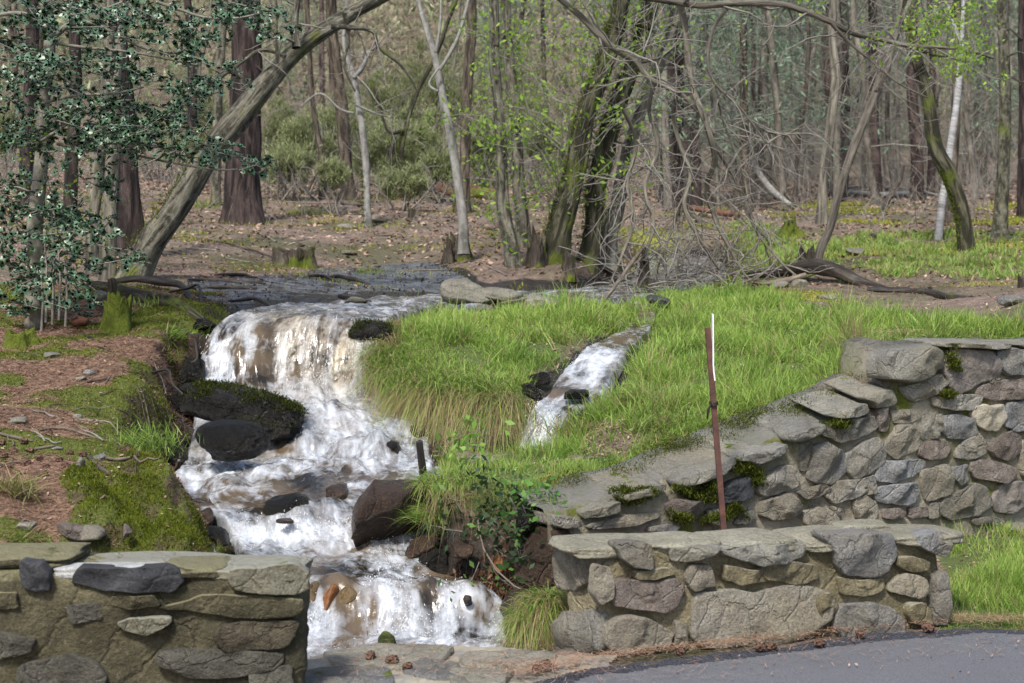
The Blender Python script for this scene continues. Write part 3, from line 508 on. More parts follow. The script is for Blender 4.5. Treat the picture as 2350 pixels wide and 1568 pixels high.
# ------------------------------------------------------------ road, sill slabs
def sheet(name, poly, z, mat, label, amp, step, kind='structure', parent=None, thick=0):
    poly = np.array(poly); x = np.arange(poly[:, 0].min(), poly[:, 0].max()+step, step); y = np.arange(poly[:, 1].min(), poly[:, 1].max()+step, step); X_, Y_ = np.meshgrid(x, y)
    jx = X_+fbm(X_*4, Y_*4, 2, 3)*.035; jy = Y_+fbm(X_*4, Y_*4, 8, 3)*.035
    ins = inpoly(jx, jy, [tuple(p) for p in poly]); Z = z+fbm(X_*3, Y_*3, 4, 4)*amp+fbm(X_*30, Y_*30, 4, 2)*amp*.25
    vi = np.arange(X_.size).reshape(X_.shape); q = np.stack([vi[:-1, :-1], vi[:-1, 1:], vi[1:, 1:], vi[1:, :-1]], -1).reshape(-1, 4); q = q[ins.ravel()[q].all(1)]
    us = np.unique(q); mp = np.full(X_.size, -1); mp[us] = np.arange(len(us)); V = np.stack([X_, Y_, Z], -1).reshape(-1, 3)[us]
    return obj(name, V, mp[q], mat, parent, label=label, kind=kind, loc=(0, 0, 0) if parent is None else None)
b = NB('asphalt'); v = b.co(); n1 = b.noise(160, 3, v, .7); n2 = b.noise(1.6, 5, v, .6); c = b.mix(b.ramp(n1, (.3, 0), (.7, 1)), (.055, .057, .062), (.18, .184, .20)); c = b.mix(b.ramp(n2, (.35, .0), (.7, .45)), c, (.09, .09, .105)); c = b.mix(b.ramp(b.noise(420, 2, v), (.6, 0), (.72, .8)), c, (.40, .40, .42))
c = b.mix(b.ramp(b.vor(55, v), (.02, 1), (.09, 0)), c, (.25, .25, .26)); b.l(c, b.b.inputs['Base Color']); b.b.inputs['Roughness'].default_value = .7; b.bump(b.math('ADD', n1, b.vor(90, v)), .5, .006); M['road'] = b.m
b = NB('asphalt_edge'); v = b.co(); n1 = b.vor(75, v); c = b.mix(b.noise(50, 4, v, .7), (.028, .03, .04), (.11, .115, .14)); b.l(c, b.b.inputs['Base Color']); b.b.inputs['Roughness'].default_value = .75; b.bump(n1, 1.0, .03); M['road_edge'] = b.m
def G0(u, v, z=0.0): Y = (EYE-z)*F/(v-HV); return ((u-CU)*Y/F, Y)
edge_px = [(1120,1640),(1180,1572),(1330,1538),(1560,1510),(1760,1488),(1960,1462),(2190,1443),(2360,1447),(2800,1455)]
road_e = [G0(*p) for p in edge_px]; edge_in = [(G0(u+60, v+14) if v < 1600 else G0(u+80, v+20)) for u, v in edge_px]
sheet('road_shoulder', road_e+[(3.8, 4.5), (-.2, 4.5)], .005, M['road_edge'], 'coarse dark crumbling asphalt shoulder along the road', .006, .016)
sheet('road', edge_in+[(5.5, 2.5), (-.35, 2.5)], .012, M['road'], 'smooth blue grey asphalt road', .002, .022)
b = NB('flat_sill_rock'); v = b.co(); n1 = b.noise(4, 7, v, .65); c = b.ramp(n1, (.32, (.15, .14, .12)), (.5, (.27, .245, .19)), (.68, (.36, .335, .27))); c = b.mix(b.ramp(b.noise(9, 5, v), (.5, 0), (.64, .7)), c, (.17, .175, .185))
b.l(c, b.b.inputs['Base Color']); b.bump(b.math('ADD', n1, b.noise(30, 5, v, .7)), .5, .012); M['sill'] = b.m
SILL = [G0(u, v) for u, v in [(640,1600),(640,1530),(700,1512),(760,1490),(930,1482),(1080,1478),(1200,1490),(1290,1498),(1420,1500),(1400,1535),(1180,1580),(1100,1680),(600,1700)]]
sill = sheet('stone_sill', SILL, -.005, M['sill'], 'flat mortared stone sill between the two parapets', .020, .014)
def sill_stone(poly, mat, seed, h=.02):
    q = np.array([G0(u, v) for u, v in poly]); W, Fa = stone_geo([(a, b_) for a, b_ in q], lambda s, t, n: np.stack([s, t, n+.008], -1), h, .06, seed, nr=26, rel=.012)
    obj('flat_stone', W, Fa, mat, sill)
sill_stone([(745,1500),(800,1488),(960,1484),(1040,1490),(1010,1525),(880,1540),(760,1528)], M['dry_rock'], 1, .016)
sill_stone([(690,1548),(840,1530),(900,1545),(900,1590),(760,1620),(680,1600)], M['stone_blue'], 2)
sill_stone([(925,1530),(980,1520),(1050,1532),(1080,1555),(1000,1562),(930,1550)], M['stone_blue'], 3)
sill_stone([(1060,1500),(1200,1496),(1280,1505),(1250,1530),(1120,1535),(1050,1520)], M['dry_rock'], 4, .014)
sill_stone([(1030,1545),(1180,1535),(1160,1575),(1040,1590)], M['dry_rock'], 5)
# front curtain of the sill under which the water runs
# ------------------------------------------------------------ walls
def c3(l): return [(1204.8+x*.2927, 1109+y*.2927) for x, y in l]
def c4(l): return [(1707.4+x*.2927, 1109+y*.2927) for x, y in l]
def cl(l): return [(x*.3659, 994.3+y*.3659) for x, y in l]
def cw(l): return [(1776.2+x*.29271, 764.8+y*.29271) for x, y in l]
def cx(l): return [(1262.2+x*.24413, 860.6+y*.24413) for x, y in l]
def body(name, foot, ztop, zbot, mat, parent, seed, n=40, k=7, amp=.02, label=None):
    """lumpy mortar mass on a four-cornered footprint (front-left, front-right, back-right, back-left)"""
    V, Fq = cube_pts(n); nr = (np.abs(V)**k).sum(1)**(1/k); V = V/nr[:, None]; a = (V[:, 0]+1)/2; d = (V[:, 1]+1)/2; f = np.array(foot, float)
    xy = (f[0][None]*((1-a)*(1-d))[:, None]+f[1][None]*(a*(1-d))[:, None]+f[2][None]*(a*d)[:, None]+f[3][None]*((1-a)*d)[:, None])
    zt = np.interp(a, np.linspace(0, 1, len(ztop)), ztop); z = zbot+(zt-zbot)*(V[:, 2]+1)/2; W = np.c_[xy, z]
    cen = f.mean(0); o = W-np.c_[np.full(len(W), cen[0]), np.full(len(W), cen[1]), np.full(len(W), (zbot+np.mean(ztop))/2)]
    nx = V/np.linalg.norm(V, axis=1)[:, None]; fx = (f[1]-f[0])/np.linalg.norm(f[1]-f[0]); bx = np.array([-fx[1], fx[0]])
    dsp = fbm(W[:, 0]*3+seed, W[:, 1]*3, W[:, 2]*3.5, 5)*amp+fbm(W[:, 0]*14+seed, W[:, 1]*14, W[:, 2]*14, 3)*amp*.25
    Nn = np.c_[fx[0]*V[:, 0]**3*.6+bx[0]*V[:, 1]**3, fx[1]*V[:, 0]**3*.6+bx[1]*V[:, 1]**3, V[:, 2]**3]; Nn /= np.linalg.norm(Nn, axis=1)[:, None]+1e-9
    return obj(name, W+Nn*dsp[:, None], Fq, mat, parent)
def XYp(u, Y): return ((u-CU)*Y/F, Y)
# right parapet
rp = empty('stone_parapet', (1.25, 7.7, 0), 'low rounded stone parapet standing at the edge of the asphalt, right of the stream', 'wall')
A0 = XYp(1405, 7.18); A1 = XYp(2165, 7.83); fr, px, L = wall_frame(A0, A1)
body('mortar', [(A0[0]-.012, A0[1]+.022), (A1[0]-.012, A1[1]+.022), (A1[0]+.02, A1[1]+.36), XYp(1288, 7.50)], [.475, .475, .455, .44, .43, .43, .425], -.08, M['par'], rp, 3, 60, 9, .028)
def stones(parent, fr, px, lst, conv, grow_=1.0):
    for k, (pl, mt, bul, dep) in enumerate(lst):
        q = np.array([px(u, v) for u, v in conv(pl)]); q = [tuple(t) for t in q.mean(0)+(q-q.mean(0))*grow_]; sd_ = (hash(tuple(pl[0])) % 97)+k
        W, Fa = stone_geo(q, fr, bul, dep, sd_, back=(0, 0), nr=36, rel=.014 if bul < .06 else .022); obj('stone', W, Fa, M[mt], parent)
stones(rp, fr, px, [([(700,470),(850,455),(990,480),(1000,600),(980,670),(850,665),(740,590)],'stone',.028,.08),([(1130,520),(1260,490),(1510,480),(1450,560),(1250,620),(1140,610)],'slab',.05,.1),
 ([(1530,500),(1800,465),(2190,470),(2180,570),(2060,620),(1820,640),(1620,590),(1540,540)],'slab',.075,.12),([(700,800),(760,750),(1000,770),(1210,740),(1250,800),(1200,960),(1110,1020),(900,990),(700,970)],'stone_pink',.026,.08),
 ([(650,1110),(830,1030),(1050,1090),(1160,1170),(1140,1290),(960,1290),(800,1340),(650,1290)],'stone_tan',.026,.08),([(1330,870),(1500,850),(1620,830),(1800,870),(2010,790),(2195,780),(2400,850),(2440,960),(2350,1090),(2200,1210),(1900,1290),(1400,1300),(1290,1230),(1300,1050)],'stone',.024,.08),
 ([(1180,1080),(1270,1110),(1275,1270),(1170,1290)],'stone_tan',.02,.06)], c3)
stones(rp, fr, px, [([(600,390),(1000,380),(1170,400),(1195,560),(1150,680),(1030,740),(780,720),(710,640),(680,520)],'stone_blue',.055,.10),([(1330,410),(1500,370),(1610,400),(1625,520),(1580,580),(1450,540),(1340,480)],'stone_blue',.035,.1),
 ([(1140,790),(1270,700),(1420,740),(1445,850),(1390,910),(1250,880),(1130,850)],'stone',.024,.06),([(750,960),(960,930),(1150,960),(1240,1060),(1270,1180),(1050,1220),(800,1230),(700,1140)],'stone_blue',.028,.06),
 ([(1490,740),(1590,690),(1600,900),(1575,1120),(1480,1120),(1480,950)],'stone_blue',.035,.1)], c4)
stones(rp, fr, px, [([(130,640),(330,610),(560,640),(600,740),(430,800),(160,760)],'par',.024,.06),([(560,860),(660,850),(740,930),(700,1040),(600,1060),(560,960)],'par',.026,.06),([(1210,590),(1330,570),(1450,620),(1440,690),(1300,700),(1200,650)],'par',.022,.06),
 ([(740,740),(900,760),(1090,740),(1110,820),(960,890),(760,870)],'par',.022,.06),([(1290,940),(1400,930),(1470,1000),(1460,1120),(1320,1100),(1250,1010)],'par',.024,.06)], c4)
stones(rp, fr, px, [([(1560,640),(1800,680),(1990,660),(1960,760),(1700,800),(1560,760)],'par',.024,.06),([(860,700),(1130,660),(1180,710),(1000,760),(880,760)],'par',.020,.06),([(1290,640),(1450,640),(1480,800),(1300,850),(1260,740)],'stone_tan',.022,.06),([(560,640),(680,660),(690,900),(600,960),(530,860)],'stone_tan',.024,.06)], c3)
fe, pe, _ = wall_frame(XYp(1286, 7.52), (A0[0]+.02, A0[1]))
stones(rp, fe, pe, [([(290,450),(470,500),(640,560),(560,740),(450,850),(300,830),(235,760),(250,600)],'stone_tan',.05,.10),([(500,980),(650,1010),(660,1300),(430,1340),(250,1300),(270,1080),(350,1000)],'stone',.06,.10)], c3)
def top_slab(parent, u, v, Y, w_, d_, h, mat, seed, rz=0, z=None):
    x, y, zz = P(u, v, Y); return rock('top_stone', 0, 0, Y, w_, h*F/Y, d_, M[mat], seed=seed, rz=rz, n=14, k=5, facets=3, parent=parent, xyz=(x, y, z if z is not None else zz), fc=.95, rough=.05)
top_slab(rp, 1375, 1238, 7.42, 215, .40, .070, 'slab_top', 4, .28, .458); top_slab(rp, 1535, 1235, 7.50, 190, .42, .075, 'slab_top', 5, .5, .452); top_slab(rp, 1700, 1228, 7.62, 220, .42, .08, 'slab_top', 6, .4, .442)
top_slab(rp, 1890, 1222, 7.80, 210, .42, .075, 'slab_top', 7, .45, .432); top_slab(rp, 2080, 1220, 7.98, 215, .42, .075, 'slab_top', 8, .4, .420); top_slab(rp, 1975, 1206, 8.02, 130, .22, .05, 'slab_top', 9, .3, .455)
# left parapet
lp = empty('stone_parapet', (-1.7, 6.4, 0), 'shaded low stone parapet in the near left corner, white lichen along its top', 'wall')
B0 = XYp(-330, 6.15); B1 = XYp(692, 6.36); fl, pl_, L = wall_frame(B0, B1)
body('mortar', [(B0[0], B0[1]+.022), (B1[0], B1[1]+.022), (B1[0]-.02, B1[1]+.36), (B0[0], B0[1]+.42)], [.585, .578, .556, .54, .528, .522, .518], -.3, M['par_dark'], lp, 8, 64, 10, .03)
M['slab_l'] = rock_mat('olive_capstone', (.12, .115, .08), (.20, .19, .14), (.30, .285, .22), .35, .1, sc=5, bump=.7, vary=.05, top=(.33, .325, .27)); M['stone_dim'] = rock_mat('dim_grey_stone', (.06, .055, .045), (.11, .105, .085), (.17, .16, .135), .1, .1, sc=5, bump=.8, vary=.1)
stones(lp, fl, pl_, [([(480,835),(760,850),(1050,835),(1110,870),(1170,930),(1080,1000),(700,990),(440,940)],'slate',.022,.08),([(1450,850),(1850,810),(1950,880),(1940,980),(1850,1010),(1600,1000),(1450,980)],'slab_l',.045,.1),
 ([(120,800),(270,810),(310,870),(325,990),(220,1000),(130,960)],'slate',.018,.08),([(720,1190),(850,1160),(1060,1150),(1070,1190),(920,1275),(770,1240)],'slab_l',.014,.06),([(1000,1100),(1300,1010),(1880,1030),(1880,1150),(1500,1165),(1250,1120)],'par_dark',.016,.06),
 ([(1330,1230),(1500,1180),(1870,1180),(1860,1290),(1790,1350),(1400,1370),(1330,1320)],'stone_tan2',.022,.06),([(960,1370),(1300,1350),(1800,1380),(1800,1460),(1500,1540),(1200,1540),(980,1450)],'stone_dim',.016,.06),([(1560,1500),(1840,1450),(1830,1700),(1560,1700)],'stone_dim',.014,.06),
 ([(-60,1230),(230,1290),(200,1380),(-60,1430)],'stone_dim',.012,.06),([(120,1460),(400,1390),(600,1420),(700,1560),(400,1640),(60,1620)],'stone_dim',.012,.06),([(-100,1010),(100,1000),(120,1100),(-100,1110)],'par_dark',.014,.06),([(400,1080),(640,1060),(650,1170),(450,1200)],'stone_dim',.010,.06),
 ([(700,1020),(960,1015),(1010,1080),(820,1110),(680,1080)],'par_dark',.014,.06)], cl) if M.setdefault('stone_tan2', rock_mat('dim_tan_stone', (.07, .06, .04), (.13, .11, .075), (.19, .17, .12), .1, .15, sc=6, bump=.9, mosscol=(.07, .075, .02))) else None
M['lichen'] = rock_mat('white_lichen_crust', (.30, .31, .30), (.50, .51, .50), (.66, .67, .66), 0, 0, sc=14, bump=.5)
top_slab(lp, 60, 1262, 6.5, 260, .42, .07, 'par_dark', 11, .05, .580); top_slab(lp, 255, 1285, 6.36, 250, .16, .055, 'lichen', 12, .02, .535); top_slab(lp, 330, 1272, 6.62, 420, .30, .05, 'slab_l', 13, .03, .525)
top_slab(lp, 590, 1280, 6.52, 235, .38, .07, 'slab_l', 14, -.03, .512); top_slab(lp, 455, 1285, 6.48, 150, .32, .05, 'par_dark', 15, .1, .528)
# retaining wall
rw = empty('retaining_wall', (1.6, 9.2, 0), 'stepped mortared rubble stone retaining wall holding up the grass bank', 'wall')
C0 = (.243-.13, 8.30-.078); C1 = (6.2, 11.98); fw, pw, LW = wall_frame(C0, C1)
def wy(x): return C0[1]+(x-C0[0])*(C1[1]-C0[1])/(C1[0]-C0[0])
topx = [(1262,1186),(1330,1172),(1400,1150),(1500,1128),(1640,1076),(1700,1050),(1800,1010),(1880,985),(1950,957),(2030,920),(2060,905),(2064,830),(2110,802),(2200,798),(2350,797),(2700,792),(3400,780)]
tp = np.array([pw(u, v) for u, v in topx]); ns_ = 200; s_ = np.linspace(tp[0, 0], tp[-1, 0], ns_); zt = np.interp(s_, tp[:, 0], tp[:, 1]); nz_ = 40; rows_ = []
for k in range(nz_): tt = k/(nz_-1); rows_.append((s_, -.25+(zt+.25)*tt, fbm(s_*3, (zt*tt)*3, 2, 5)*.03+fbm(s_*12, zt*tt*12, 2, 3)*.010-.02-(.03*(tt > .97))))
for k in range(1, 9): tt = k/8; rows_.append((s_, zt+.02+tt*.09*np.interp(s_, [0, 2.6, 3.0], [.6, 1, .2])+fbm(s_*4, tt*2, 5, 4)*.02, -.03-tt*np.interp(s_, [0, .5, 3], [.30, .42, .5])))
rows_.append((s_, zt*0-.3, -.7+0*s_)); V = np.stack([fw(a, b_, c_) for a, b_, c_ in rows_]); m_ = len(rows_); vi = np.arange(m_*ns_).reshape(m_, ns_); q = np.stack([vi[:-1, :-1], vi[:-1, 1:], vi[1:, 1:], vi[1:, :-1]], -1).reshape(-1, 4)
b = NB('wall_core'); v = b.co(); n1 = b.noise(6, 8, v, .68); n2 = b.noise(32, 6, v, .7); c = b.ramp(n1, (.3, (.16, .14, .105)), (.5, (.31, .28, .22)), (.7, (.42, .385, .315))); c = b.mix(b.ramp(b.noise(3, 5, v), (.44, 0), (.6, .8)), c, (.10, .10, .045))
mf = b.ramp(b.math('ADD', b.noise(2.6, 6, v, .65), b.math('MULTIPLY', b.up(), .05)), (.53, 0), (.60, 1)); c = b.mix(mf, c, b.mix(n2, (.05, .06, .01), (.17, .19, .03))); c = b.mix(b.ramp(b.up(), (.55, 0), (.8, .85)), c, b.mix(n2, (.10, .10, .095), (.22, .215, .19)))
b.l(c, b.b.inputs['Base Color']); b.bump(b.math('ADD', n1, n2), .9, .03); M['core'] = b.m
obj('mortar', V.reshape(-1, 3), q, M['core'], rw)
W_ST = [([(870,205),(960,140),(1180,115),(1265,160),(1280,255),(1190,315),(1045,370),(890,345),(865,290)],'slab',.10,.14),([(1030,430),(1290,330),(1340,400),(1280,470),(1110,530),(1040,480)],'stone',.06,.1),([(1420,135),(1520,140),(1680,150),(1750,240),(1720,330),(1600,380),(1450,465),(1380,400),(1340,280),(1400,200)],'stone_pk2',.05,.1),
 ([(1770,150),(1880,125),(1960,140),(2050,160),(2060,290),(1960,310),(1820,320),(1770,220)],'stone_blue',.05,.1),([(1650,410),(1780,380),(1960,360),(2080,380),(2080,480),(1960,500),(1720,525),(1620,480)],'stone_pink',.05,.1),([(1270,500),(1560,485),(1610,510),(1560,595),(1400,600),(1270,570)],'stone',.045,.1),
 ([(1580,580),(1640,558),(1680,580),(1780,570),(1805,650),(1740,755),(1660,750),(1600,720),(1570,640)],'cream',.05,.1),([(1340,660),(1440,640),(1550,680),(1570,780),(1500,820),(1370,820),(1335,760)],'stone_blue',.05,.1),([(1155,630),(1270,640),(1275,810),(1150,825),(1140,720)],'stone',.035,.1),
 ([(930,610),(1120,600),(1135,670),(1050,700),(940,700)],'stone_tan',.045,.1),([(810,600),(870,580),(900,680),(880,760),(825,760),(805,680)],'stone_pink',.045,.1),([(400,740),(500,690),(740,660),(800,730),(700,800),(520,850),(410,800)],'stone',.06,.1),([(1830,560),(1960,540),(2060,550),(2050,750),(1900,760),(1820,720)],'stone_blue',.04,.1),
 ([(1720,870),(1850,780),(1925,790),(1920,930),(1850,995),(1740,970),(1705,910)],'stone_pink',.045,.1),([(1440,900),(1600,790),(1655,880),(1640,940),(1540,985),(1430,970)],'stone',.045,.1),([(1140,900),(1200,860),(1330,840),(1370,900),(1330,970),(1220,990),(1140,950)],'stone_pink',.045,.1),
 ([(880,880),(960,740),(1060,730),(1130,800),(1130,910),(1040,940),(960,975),(880,920)],'stone_tan',.045,.1),([(590,950),(690,870),(800,835),(860,920),(850,1010),(650,1140),(580,1060),(570,980)],'stone',.05,.1),([(850,1010),(1140,1000),(1170,1040),(1120,1100),(950,1165),(820,1150)],'stone_blue',.05,.1),
 ([(270,1130),(310,900),(400,870),(540,950),(550,1080),(470,1165),(340,1160)],'stone_blue',.06,.1),([(200,870),(290,870),(285,980),(260,1060),(210,1075),(200,960)],'stone',.04,.1),([(190,1240),(390,1180),(420,1240),(330,1290),(230,1290)],'stone',.045,.1),([(440,1220),(500,1160),(640,1160),(760,1120),(770,1180),(620,1290),(470,1325),(430,1270)],'stone',.055,.1),
 ([(840,1210),(1080,1175),(1115,1230),(1090,1320),(1030,1345),(830,1320),(800,1250)],'stone_blue',.06,.1),([(1160,1090),(1340,1040),(1380,1110),(1390,1250),(1200,1305),(1165,1200)],'stone_tan',.05,.1),([(1395,1060),(1500,1035),(1510,1150),(1460,1185),(1400,1130)],'stone_blue',.04,.1),([(1560,1020),(1640,1000),(1780,1020),(1880,1070),(1870,1130),(1790,1165),(1600,1130),(1560,1080)],'stone_pink',.06,.1),
 ([(1320,1370),(1370,1280),(1560,1190),(1650,1230),(1690,1340),(1600,1420),(1400,1450),(1330,1410)],'stone',.06,.1),([(1740,1260),(1800,1190),(1920,1170),(2000,1200),(1990,1330),(1870,1400),(1750,1390),(1730,1320)],'stone_pk2',.05,.1),([(2015,1180),(2090,1160),(2090,1340),(2025,1330)],'stone_pk2',.04,.1),
 ([(250,1400),(350,1370),(450,1400),(490,1460),(480,1500),(260,1500)],'stone_tan',.04,.1),([(640,1300),(700,1280),(790,1330),(800,1430),(740,1470),(660,1450),(640,1370)],'stone_tan',.045,.1),([(1070,1370),(1200,1370),(1210,1430),(1080,1450)],'stone_pink',.04,.1),([(1230,1340),(1300,1330),(1300,1440),(1220,1450)],'stone',.04,.1),
 ([(460,1360),(520,1380),(540,1430),(510,1445),(470,1400)],'stone_tan',.03,.08),([(1950,860),(2090,850),(2090,1100),(1960,1110),(1940,960)],'stone_tan',.05,.1),([(860,1385),(960,1370),(1010,1400),(990,1450),(870,1450)],'stone_pink',.04,.1),([(1650,330),(1740,300),(1760,360),(1690,390)],'stone_tan',.025,.08),([(700,1195),(790,1185),(790,1250),(700,1270)],'stone_tan',.03,.08),
 ([(1560,1460),(1700,1440),(1800,1460),(1760,1500),(1580,1500)],'stone',.03,.08),([(1270,650),(1320,640),(1320,760),(1290,780)],'stone',.02,.08),([(2130,560),(2400,540),(2420,760),(2130,770)],'stone',.05,.1),([(2130,820),(2360,800),(2380,1080),(2140,1100)],'stone_tan',.05,.1),([(2120,140),(2400,130),(2420,480),(2130,480)],'stone_blue',.05,.1),([(2140,1150),(2400,1130),(2400,1400),(2130,1400)],'stone_pink',.05,.1)]
M['stone_pk2'] = rock_mat('mauve_stone', (.14, .12, .11), (.225, .20, .18), (.31, .285, .26), .12, 0, sc=3.5, bump=.45, vary=.12)
W_ST = [(p_, m_2, b_2*.62, d_2) if b_2 < .1 else (p_, m_2, b_2, d_2) for p_, m_2, b_2, d_2 in W_ST]
stones(rw, fw, pw, W_ST, cw, 1.15)
stones(rw, fw, pw, [([(1920,1060),(1960,980),(2100,880),(2230,840),(2310,880),(2330,1040),(2200,1090),(1990,1140),(1930,1100)],'stone',.06,.1),([(1960,1200),(2080,1150),(2240,1100),(2300,1180),(2380,1240),(2350,1310),(2080,1370),(1950,1320)],'stone_tan',.07,.1),
 ([(340,1400),(700,1310),(1010,1280),(1030,1330),(800,1400),(500,1450),(350,1450)],'stone',.05,.1),([(1060,1220),(1180,1160),(1420,1180),(1440,1250),(1340,1350),(1240,1385),(1140,1340)],'stone_pink',.05,.1),([(1550,1090),(1700,1000),(1840,950),(1900,1060),(1890,1150),(1700,1210),(1560,1180)],'slate2',.06,.1),
 ([(1460,1110),(1540,1080),(1550,1190),(1490,1200)],'slate2',.03,.08),([(1480,1280),(1600,1250),(1640,1380),(1560,1420),(1480,1380)],'stone',.035,.08),([(1780,1290),(1900,1260),(1910,1330),(1840,1400),(1720,1400)],'stone',.035,.08),([(20,1310),(240,1340),(270,1420),(100,1440),(20,1420)],'stone',.05,.2),
 ([(900,1430),(1080,1400),(1210,1420),(1200,1470),(900,1470)],'stone_blue',.03,.08),([(30,1460),(180,1450),(190,1640),(40,1650)],'wet_brown',.04,.2)], cx) if M.setdefault('slate2', rock_mat('blue_slate_stone', (.05, .053, .06), (.085, .09, .10), (.14, .145, .155), .1, 0, sc=5, bump=.6)) else None
rx = np.random.default_rng(17); sx0 = pw(2440, 1000)[0]; zz0 = .12; row = 0
while zz0 < 1.2:      # the wall runs on beyond the picture
    hh0 = rx.uniform(.13, .22); s1 = sx0+rx.uniform(0, .1)
    while s1 < LW-.2:
        wl = rx.uniform(.14, .36); c_ = (s1+wl/2, zz0+hh0/2); na = rx.integers(6, 9); an = np.sort(rx.uniform(0, 6.28, na)+0)+np.linspace(0, .01, na); an = np.linspace(0, 6.28, na, endpoint=False)+rx.normal(size=na)*.12
        q = [(c_[0]+math.cos(a_)*wl*.5*rx.uniform(.85, 1.1), c_[1]+math.sin(a_)*hh0*.52*rx.uniform(.85, 1.1)) for a_ in an]; W, Fa = stone_geo(q, fw, .03, .1, int(rx.integers(0, 999)), nr=24); obj('stone', W, Fa, M[['stone', 'stone_tan', 'stone_blue', 'stone_pk2'][rx.integers(0, 4)]], rw); s1 += wl+.01
    zz0 += hh0+.01
CAPS = [(cw([(640,500),(800,440),(940,445),(950,520),(900,570),(760,590),(745,545)]), .06),(cw([(380,640),(560,575),(705,545),(712,620),(620,655),(480,668)]), .07),(cw([(78,792),(200,735),(340,700),(348,770),(200,830),(92,852)]), .08),(cw([(1290,82),(1400,74),(1850,84),(1858,112),(1700,128),(1500,114),(1290,108)]), .09),
 (cw([(1880,90),(2290,80),(2290,122),(1960,116)]), .09),(cx([(1720,755),(1900,710),(2190,640),(2205,710),(2080,760),(1900,832),(1740,800)]), .08),(cx([(1160,970),(1400,880),(1580,830),(1700,765),(1715,830),(1590,915),(1400,990),(1200,1058),(1150,1010)]), .08),
 (cx([(620,1130),(850,1060),(1070,1020),(1080,1070),(880,1130),(650,1178)]), .07),(cx([(275,1290),(430,1220),(600,1175),(622,1265),(500,1310),(300,1352)]), .08)]
for k, (pl, bl) in enumerate(CAPS):
    q = [pw(u, v) for u, v in pl]; W, Fa = stone_geo(q, fw, bl, .34, 40+k, back=(.04, .065 if k not in (3, 4) else .02), nr=36, rel=.014); obj('capstone', W, Fa, M['slab'], rw)
# moss cushions growing on the wall
def moss_pad(pts, n, parent, name='moss', frame=None, r_=.05, L=.022, colr=((.05, .07, .010), (.15, .175, .028)), seed=3):
    rr = np.random.default_rng(seed); pts = np.asarray(pts); k = rr.integers(0, len(pts), n); p = pts[k]+rr.normal(size=(n, 3))*r_*np.array([1, 1, .5])
    t = rr.uniform(0, 1, (n, 1)); c_ = np.array(colr[0])*(1-t)+np.array(colr[1])*t; d = rr.normal(size=(n, 3))*.6+np.array([0, -.5, .7]); d /= np.linalg.norm(d, axis=1)[:, None]
    V, Fa, C = blades(p, d, rr.uniform(.5, 1.3, n)*L, np.full(n, L*.22), np.zeros(n), c_, 1, rr); return obj(name, V, Fa, M['moss_tuft'], parent, col=C, kind='stuff', smooth=False)
wpts = []
for u, v, du, dv in [(1480,1128,60,12),(1450,1145,40,10),(1600,1140,45,12),(1560,1185,30,10),(1680,1175,35,18),(1640,1190,30,10),(1700,1070,20,25),(1730,1095,14,20),(1920,975,20,8),(2180,830,12,25),(2060,850,12,20),(2170,905,18,6),(1560,1120,25,10),(1625,1120,12,20)]:
    for _ in range(14): s0, t0 = pw(u+rng.normal()*du*.5, v+rng.normal()*dv*.5); wpts.append(fw(np.array(s0), np.array(t0), np.array(.025)))
moss_pad(np.array(wpts), 16000, rw, r_=.018, seed=5)
tpts = []
for _ in range(46):
    s0 = rng.uniform(.3, 2.6); z0 = np.interp(s0, s_, zt); d0 = rng.uniform(.22, .42); tpts.append(fw(np.array(s0), np.array(z0+.03+d0*.2), np.array(-d0)))
moss_pad(np.array(tpts), 9000, rw, r_=.045, L=.016, seed=6)
# ------------------------------------------------------------ post with sign seen edge on
x0, y0, z0 = P(1669, 1205, 8.35); base = np.array([P(1676, 1260, 8.35)[0], 8.35, -.05]); top = np.array(P(1624, 752, 8.35))
post = empty('metal_post', tuple(base), 'thin leaning rusty angle iron post rising behind the right parapet', 'post')
def angle_iron(a, b_, w_):
    V = []; prof = [(-w_, -w_), (w_, -w_), (w_, -w_+.004), (-w_+.004, -w_+.004), (-w_+.004, w_), (-w_, w_)]
    for c in (a, b_): V += [(c[0]+p[0], c[1]+p[1], c[2]) for p in prof]
    Fa = [(i, (i+1) % 6, 6+(i+1) % 6, 6+i) for i in range(6)]+[(5, 4, 3, 2, 1, 0), (6, 7, 8, 9, 10, 11)]; return V, Fa
b = NB('rusty_iron'); v = b.co(); c = b.ramp(b.noise(14, 7, v, .7), (.3, (.045, .022, .02)), (.55, (.095, .045, .036)), (.75, (.16, .075, .05))); b.l(c, b.b.inputs['Base Color']); b.b.inputs['Roughness'].default_value = .7; b.bump(b.noise(90, 4, v), .4, .004); M['rust'] = b.m
V, Fa = angle_iron(base, top, .0145); obj('angle_bar', V, Fa, M['rust'], post, smooth=False)
b = NB('white_enamel'); b.b.inputs['Base Color'].default_value = (.72, .74, .76, 1); b.b.inputs['Roughness'].default_value = .35; b.l(b.mix(b.ramp(b.noise(20, 5, b.co()), (.6, 0), (.7, .5)), (.72, .74, .77), (.4, .42, .44)), b.b.inputs['Base Color']); M['enamel'] = b.m
b = NB('green_sign_face'); b.l(b.mix(b.noise(15, 4, b.co()), (.10, .16, .13), (.30, .36, .33)), b.b.inputs['Base Color']); M['signface'] = b.m
V = []; n_ = 14
for k in range(n_):      # slightly warped thin plate standing edge-on to the road
    t = k/(n_-1); u = 1636.5+1.0*t+4.2*max(0, t-.8)*4; vv = 722+152*t; a = np.array(P(u, vv, 8.27)); cr = .9 if 0 < k < n_-1 else .0
    for dx, dy in ((-.0035, 0), (.0035, 0), (.0035-.008*1, .34*(.85+.15*cr)), (-.0035-.008*1, .34*(.85+.15*cr))): V.append((a[0]+dx+(.13*dy if dy else 0), a[1]+dy, a[2]))
